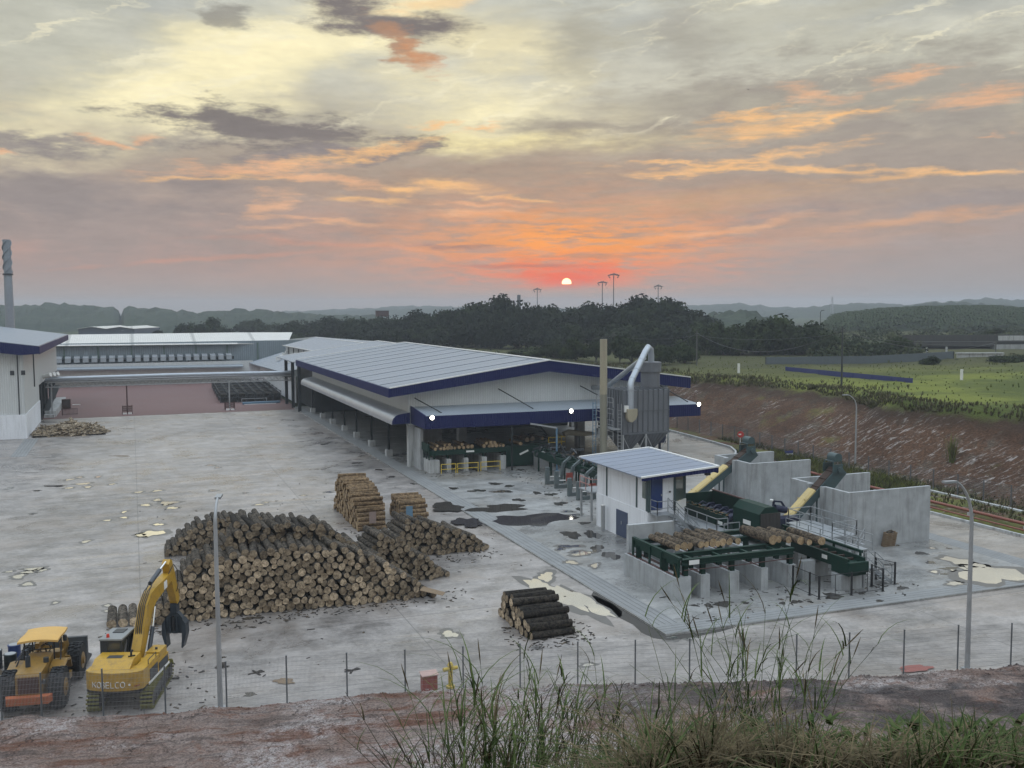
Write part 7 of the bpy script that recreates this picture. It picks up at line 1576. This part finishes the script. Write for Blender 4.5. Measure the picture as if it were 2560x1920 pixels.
def reed(lab, u, f, n, hmin, hmax, spreadu, leafn, leaf, seed, stemmat, twiggy=False, lean0=0):
    x, y = bearing(u, f); z = bank_z(x, y, False); r = random.Random(seed)
    t = Thing('reed_clump', lab, 'plant', (x, y, z), 0, 'tall reeds on the near hillside'); sb = MB(); lb_ = MB(); pb2 = MB()
    rt = (math.cos(HD), -math.sin(HD))
    for k in range(n):
        H = r.uniform(hmin, hmax); bx_, by_ = x + rt[0]*r.gauss(0, spreadu*.35) + r.gauss(0, .12), y + rt[1]*r.gauss(0, spreadu*.35) + r.gauss(0, .12)
        side_ = lean0 + r.gauss(0, .27); fw = r.gauss(0, .16); pts = []
        for q in range(7):
            s = q/6; o = H*(side_*(s**1.35)); o2 = H*fw*s**1.3; pts.append(Vector((bx_ + rt[0]*o + HDX*o2, by_ + rt[1]*o + HDY*o2, z - .05 + H*s*(1 - .12*abs(side_)*s))))
        r0 = .0055 if not twiggy else .0075; sb.tube(pts, [r0*(1 - .72*q/6) for q in range(7)], 5)
        if twiggy:
            for q in range(r.randint(2, 4)):
                i = r.randint(2, 4); p = pts[i]; a = r.choice((-1, 1))*r.uniform(.3, .8); L = H*r.uniform(.15, .34); e = p + Vector((rt[0]*L*a, rt[1]*L*a, L*.8)); sb.tube([p, (p+e)/2 + Vector((0, 0, .03)), e], [.0042, .0032, .0016], 4)
        for q in range(leafn):
            s = r.uniform(.12, 1.0); i = min(5, int(s*6)); p = pts[i].lerp(pts[i+1], s*6-i); blade(lb_, p.x, p.y, p.z, leaf*r.uniform(.6, 1.5), r.uniform(0, 6.28), r.uniform(.45, 1.25), r.uniform(.009, .018), 0 if r.random() < .82 else 1, 1.0, 5)
        if not twiggy and r.random() < .22:
            p = pts[6]; d = (pts[6]-pts[5]).normalized(); pb2.tube([p, p+d*.06, p+d*.15, p+d*.22], [.002, .006, .006, .001], 6)
    for f_ in pb2.f: sb.f.append([len(sb.v) + i for i in f_]); sb.mi.append(1); sb.sm.append(True)
    sb.v += pb2.v; t.part('stems', sb, [stemmat, M['blade_dry']]); t.part('leaves', lb_, [M['reed'], M['blade_dry']])
HDX, HDY = math.sin(HD), math.cos(HD)
reed('dark twiggy reed clump leaning left, leftmost of the tall reeds', 1105, 8.6, 9, 1.2, 1.75, .35, 3, .22, 1, M['stem'], True, -.36)
reed('upright dark twiggy reeds right of the leftmost clump', 1150, 8.9, 8, 1.0, 1.5, .3, 4, .25, 2, M['stem'], True, -.04)
reed('dense bright green reed clump rising in front of the fence posts', 1235, 8.0, 46, .7, 1.5, .5, 9, .42, 3, M['reed'], False, .02)
reed('thin green reeds leaning right beyond the dense green clump', 1330, 8.8, 18, .9, 1.6, .5, 7, .36, 4, M['reed'], False, .16)
reed('twiggy brown reeds in front of the dark log stack', 1450, 9.0, 16, 1.0, 1.75, .5, 5, .3, 5, M['stem'], True, .1)
reed('slender green reeds between the dark log stack and the apron corner', 1560, 9.0, 20, .9, 1.6, .6, 6, .34, 6, M['reed'], False, .12)
reed('short green reeds at the edge of the dry grass', 1660, 9.6, 12, .8, 1.3, .5, 6, .30, 7, M['reed'], False, .05)
reed('tall green reed clump reaching up over the log deck piers', 1890, 9.0, 34, 1.1, 2.2, .6, 8, .38, 8, M['reed'], False, -.02)
reed('pale sparse reeds right of the tallest clump', 1985, 9.8, 9, 1.2, 2.0, .35, 5, .28, 9, M['blade_dry'], False, .08)
reed('scattered short reeds in the middle of the dry grass', 2110, 9.0, 10, .5, .95, 1.0, 4, .22, 10, M['blade_dry'], False, 0)
reed('few thin reeds at the right end of the hillside grass', 2400, 8.8, 8, .6, 1.1, 1.0, 4, .22, 11, M['blade_dry'], False, 0)
# clods on the bank's crest
b = MB(); r_ = random.Random(31)
for k in range(2600):
    X = r_.uniform(-14, 46); dy = abs(r_.gauss(0, .9)) + .75 if r_.random() < .7 else r_.uniform(.8, 9); Y = fence_y(X) - dy; z = bank_z(X, Y); s = r_.uniform(.02, .085)*(1.2 if X > 14 else 1)
    vs = [(X + s*dx*r_.uniform(.6, 1.3), Y + s*dy2*r_.uniform(.6, 1.3), z + s*dz*r_.uniform(.4, .9)) for dx, dy2, dz in ((1,0,0),(-1,0,0),(0,1,0),(0,-1,0),(0,0,1),(0,0,-.6))]
    b.add(vs, [(0,2,4),(2,1,4),(1,3,4),(3,0,4),(2,0,5),(1,2,5),(3,1,5),(0,3,5)])
stuff('clay_clods', b, M['bank'], 'loose clay clods strewn over the bank beside the fence', 'clods')
# ------------------------------------------------------------ poles, wires, fences and the bridge beyond
POLES = []; M['pole_grey'] = pm('weathered pole', (.10, .10, .09), .8, 0, .2)
for i, (rr, d, v, l) in enumerate(((43.9, 132, 820, 'nearest wooden power pole on the crest of the cut slope'), (33.5, 180, 828, 'second nearest power pole in the grass field'), (23.4, 228, 830, 'third power pole, behind the dust collector duct'), (11.0, 276, 838, 'fourth power pole, behind the shed ridge'), (-2.5, 324, 853, 'fifth power pole before the dark trees'), (-16.5, 372, 862, 'farthest power pole before the dark trees'), (95, 195, 872, 'pale pole right of the concrete retaining wall'))):
    u = 1280 + 2484.6*rr/d; x, y, zt = bearing(u, d, v); zt = max(zt, 10.5) if i > 3 else zt; z0 = zt - 8
    t = Thing('power_pole', l, 'pole', (x, y, z0), 0, 'power poles along the field'); t.part('pole', MB().tube([(x, y, z0-1.5), (x, y, zt)], [.15, .10], 8), M['charcoal'] if i == 0 else M['pole_grey']); t.part('cross_arm', MB().bar((x-.5, y-.2, zt-.35), (x+.5, y+.2, zt-.35), .1).box(x-.06, y-.06, zt, x+.06, y+.06, zt+.15), M['charcoal']); POLES.append((x, y, zt - .3))
t = Thing('power_line', 'sagging dark overhead cable strung between the power poles', 'cable', POLES[0])
for i, (p, q) in enumerate(list(zip(POLES[:5], POLES[1:6])) + [(POLES[0], POLES[6])]):
    sag = 3.1 if i < 5 else 2.0; t.part('cable', MB().tube([tuple(p[j] + (q[j]-p[j])*k/14 for j in (0, 1)) + (p[2] + (q[2]-p[2])*k/14 - sag*4*(k/14)*(1-k/14),) for k in range(15)], .045, 5), M['charcoal'])
    t.part('cable', MB().tube([tuple(p[j] + (q[j]-p[j])*k/8 for j in (0, 1)) + (p[2] - .4 + (q[2]-p[2])*k/8 - .8*4*(k/8)*(1-k/8),) for k in range(9)], .022, 4), M['charcoal'])
for u, d, l in ((1848, 160, 'left white marker post on the field above the cut slope'), (2407, 139, 'right white marker post in the grass at right')):
    x, y = bearing(u, d); z = plateau_z(x, y); one('marker_post', MB().box(x-.14, y-.14, z-.2, x+.14, y+.14, z+1.5), M['white'], l, 'post', (x, y, z), 'white marker posts')
def hoarding(name, lab, P, h, mat, npost, pm_, z=None):
    t = Thing(name, lab, 'fence', (P[0][0], P[0][1], 6.5)); b = MB()
    for (x0, y0), (x1, y1) in zip(P, P[1:]): za, zb = (plateau_z(x0, y0), plateau_z(x1, y1)) if z is None else (z, z); b.add([(x0, y0, za-.3), (x1, y1, zb-.3), (x1, y1, zb+h), (x0, y0, za+h), (x0, y0+.08, za-.3), (x1, y1+.08, zb-.3), (x1, y1+.08, zb+h), (x0, y0+.08, za+h)], [(0,1,2,3),(7,6,5,4),(3,2,6,7),(0,3,7,4),(1,5,6,2)])
    t.part('panel', b, mat); (xa, ya), (xb, yb) = P[0], P[-1]
    for k in range(npost): s = k/(npost-1); x, y = xa+(xb-xa)*s, ya+(yb-ya)*s; z_ = plateau_z(x, y) if z is None else z; t.part('post', MB().box(x-.06, y-.1, z_-.3, x+.06, y-.01, z_+h+.05), pm_)
hoarding('blue_hoarding', 'low dark blue sheet hoarding in the grass field right of the power pole', [(100.5, 107.6), (95.5, 117), (100.5, 132)][::-1] if False else [(100.0, 136.0), (100.3, 108.0)], .62, M['fence_blue'], 8, M['fence_blue'])
hoarding('slate_fence', 'long slate-grey panel fence with dark posts across the field', [bearing(1915, 182), bearing(2180, 178), bearing(2385, 186)], 1.35, M['fence_slate'], 17, M['charcoal'])
t = Thing('road_bridge', 'dark concrete road bridge at the right edge beyond the field', 'bridge', bearing(2420, 225) + (9,))
def bb_(u0, u1, v0, v1, d, th, mi=0):
    a, c = bearing(u0, d), bearing(u1, d); zt, zb = bearing((u0+u1)/2, d, v0)[2], bearing((u0+u1)/2, d, v1)[2]; n = Vector((HDX, HDY, 0))*th
    b = MB(); vs = [Vector((*p, z)) + o for z in (zb, zt) for p, o in ((a, Vector()), (c, Vector()), (c, n), (a, n))]
    return b.add(vs, [(0,3,2,1),(4,5,6,7),(0,1,5,4),(1,2,6,5),(2,3,7,6),(3,0,4,7)])
dk_ = pm('stained bridge concrete', (.055, .055, .052), .8, 0, .35, .5, (.03, .03, .03), .7, True)
t.part('parapet', bb_(2256, 2800, 836, 852, 225, .4), dk_); t.part('deck', bb_(2256, 2800, 853, 864, 224, 9), dk_); t.part('beam', bb_(2262, 2496, 865, 871, 226, 7), M['charcoal'])
t.part('abutment', bb_(2489, 2800, 860, 905, 223.5, 9), M['concrete']); t.part('parapet', bb_(2497, 2800, 838, 850, 223, .35), M['concrete_pale'])
t = Thing('retaining_wall', 'low pale concrete retaining wall in front of the bridge', 'wall', bearing(2450, 188) + (6,)); t.part('wall', bb_(2396, 2512, 884, 925, 188, .6), M['concrete_pale']); t.part('coping', bb_(2395, 2513, 881, 883.5, 187.8, 1.0), M['concrete_pale'])
for i, (u, v, d) in enumerate(((2318, 868, 205), (2367, 866, 205))): x, y, zt = bearing(u, d, v); one('concrete_post', MB().box(x-.14, y-.14, 5.5, x+.14, y+.14, zt), M['concrete_pale'], ('left', 'right')[i] + ' of two slim pale posts before the bridge', 'post', (x, y, 5.5), 'slim posts before the bridge')
# embankment carrying the road left of the bridge
ev = []; ef = []
for j in range(9):
    for i in range(15): u = 2040 + i*17; d = 212 + j*3; x, y = bearing(u, d); ev.append((x, y, 6.6 + interp(u, [(2040, 1.2), (2120, 2.6), (2230, 2.4), (2280, .2)])*math.sin(math.pi*min(.5, j/8*.8)) + .2*fbm(x*.3, y*.3)))
struct('embankment', MB().add(ev, [(j*15+i, j*15+i+1, (j+1)*15+i+1, (j+1)*15+i) for j in range(8) for i in range(14)], 0, True), M['field'])
def mast(lab, u, d, v, heads):
    x, y, zt = bearing(u, d, v); t = Thing('floodlight_mast', lab, 'mast', (x, y, 3), 0, 'sports ground floodlight masts'); t.part('pole', MB().tube([(x, y, 3), (x, y, zt)], [.4, .22], 8), M['charcoal'])
    b = MB(); w = heads*.42
    for k in range(heads): xx = -w + 2*w*k/(heads-1); b.bar((x+xx*HDY-.5, y-xx*HDX, zt-.9*abs(xx)/w), (x+xx*HDY+.5, y-xx*HDX, zt+.5-.9*abs(xx)/w), .62, .6)
    for k in range(3): b.bar((x-w*.7*HDY*(k-1), y+w*.7*HDX*(k-1), zt-2.2), (x-w*HDY*(k-1), y+w*HDX*(k-1), zt-1.4), .5, .5)
    b.bar((x-w*HDY, y+w*HDX, zt-.5), (x+w*HDY, y-w*HDX, zt-.5), .2); t.part('lamp_cluster', b, M['charcoal'])
mast('leftmost floodlight mast, left of the sun over the trees', 1344, 640, 722, 5); mast('shorter floodlight mast beside the tallest one', 1506, 620, 705, 6); mast('tallest floodlight mast right of the sun', 1534, 600, 686, 7); mast('floodlight mast above the right end of the tree belt', 1645, 620, 714, 5)
x, y, zt = bearing(2079, 1250, 742); t = Thing('radio_mast', 'thin lattice radio mast on the far hills at right', 'mast', (x, y, 8)); b = MB()
for a in (0, 2.1, 4.2): b.tube([(x+2.2*math.cos(a), y+2.2*math.sin(a), 8), (x+.8*math.cos(a), y+.8*math.sin(a), zt)], .3, 5)
for k in range(8): b.bar((x-1.6, y, 9+k*2.6), (x+1.6, y, 11+k*2.6), .3)
t.part('lattice', b, M['galv_dull'])
x, y, zt = bearing(1298, 700, 737); one('far_stack', MB().cyl((x, y, 3), (x, y, zt), 1.4, 1.2, 14), M['charcoal'], 'short dark chimney stack showing over the tree belt', 'chimney', (x, y, 3))
x, y, zt = bearing(957, 392, 777); t = Thing('water_tank', 'brown square water tank rising over the trees at left', 'tank', (x, y, 4)); t.part('tank', MB().box(x-2.2, y-2, zt-2.2, x+2.2, y+2, zt), M['brown_rust']); t.part('lid', MB().box(x-2.35, y-2.15, zt+.003, x+2.35, y+2.15, zt+.15), M['charcoal'])
for sx in (-1.8, 1.8): t.part('leg', MB().box(x+sx-.2, y-.2, 4, x+sx+.2, y+.2, zt-2.2), M['charcoal'])
for i, (u0, u1, l) in enumerate(((198, 268, 'left'), (268, 338, 'right'))):
    d = 420; (xa, ya), (xb, yb) = bearing(u0, d), bearing(u1, d); zE, zR, zB = bearing(u0, d, 822)[2], bearing(u0, d, 817)[2], 2.5; n = Vector((HDX, HDY, 0))*30
    t = Thing('distant_warehouse', l + ' of two twin slate warehouses far behind the white roof', 'warehouse', (xa, ya, zB), 0, 'twin distant warehouses'); a, c = Vector((xa, ya, 0)), Vector((xb, yb, 0)); Z = lambda p, z: Vector((p.x, p.y, z)); mid = (a+c)/2
    t.part('wall', MB().add([Z(a, zB), Z(c, zB), Z(c, zE), Z(mid, zR), Z(a, zE), Z(a+n, zB), Z(c+n, zB), Z(c+n, zE), Z(mid+n, zR), Z(a+n, zE)], [(0,1,2,3,4),(9,8,7,6,5),(0,5,6,1),(1,6,7,2),(4,9,5,0)]), M['hazeblue_shed'])
    f = -n*.03; t.part('roof', MB().slab(Z(a+f, zE+.15), Z(mid+f, zR+.15), Z(mid+n, zR+.15), Z(a+n, zE+.15), .12).slab(Z(mid+f, zR+.16), Z(c+f, zE+.15), Z(c+n, zE+.15), Z(mid+n, zR+.16), .12), M['roof_white'])
for u, d, v, l in ((2050, 250, 775, 'slim street light over the trees left of the bridge'), (1783, 240, 784, 'slim street light at the left of the tree clump'), (298, 400, 826, 'curved street light before the twin warehouses')):
    x, y, zt = bearing(u, d, v); t = Thing('distant_street_light', l, 'street lamp', (x, y, 4), 0, 'distant street lights'); t.part('pole', MB().tube([(x, y, 3), (x, y, zt-.5), (x+.3, y, zt-.1), (x+1.2, y, zt)], .09, 6), M['charcoal']); t.part('lamp_head', MB().bar((x+1.1, y, zt), (x+1.9, y, zt+.03), .25, .1), M['galv'])
x, y, z = bearing(1863, 150, 235); t = Thing('bird', 'small dark bird gliding high in the grey cloud at right', 'bird', (x, y, z)); b = MB()
rx, ry = math.cos(HD), -math.sin(HD)
b.add([(x-.45*rx, y-.45*ry, z+.16), (x-.2*rx, y-.2*ry, z+.06), (x, y, z), (x-.2*rx, y-.2*ry+.12, z+.07)], [(0,1,2,3)]); b.add([(x+.45*rx, y+.45*ry, z+.16), (x+.2*rx, y+.2*ry, z+.06), (x, y, z), (x+.2*rx, y+.2*ry+.12, z+.07)], [(0,1,2,3)])
b.tube([(x, y-.22, z-.02), (x, y-.05, z), (x, y+.15, z), (x, y+.25, z)], [.01, .05, .04, .01], 6); t.part('body', b, M['charcoal'])
# ------------------------------------------------------------ evening haze
HAZE = 0.00045
hb = MB().box(-3300, -3300, -3.5, 3300, 3300, 43)
hm = bpy.data.materials.new('evening haze'); hm.use_nodes = True; ht = hm.node_tree; ht.nodes.clear(); HN = NT(ht)
vp = HN.n('ShaderNodeVolumePrincipled', i={'Color': (.76, .82, .90, 1), 'Density': HAZE, 'Anisotropy': .1}); ho = HN.n('ShaderNodeOutputMaterial'); ht.links.new(vp.outputs[0], ho.inputs['Volume'])
h = hb.build('haze', hm); h['kind'] = 'stuff'; h['label'] = 'thin evening haze lying over the whole valley'; h['category'] = 'haze'
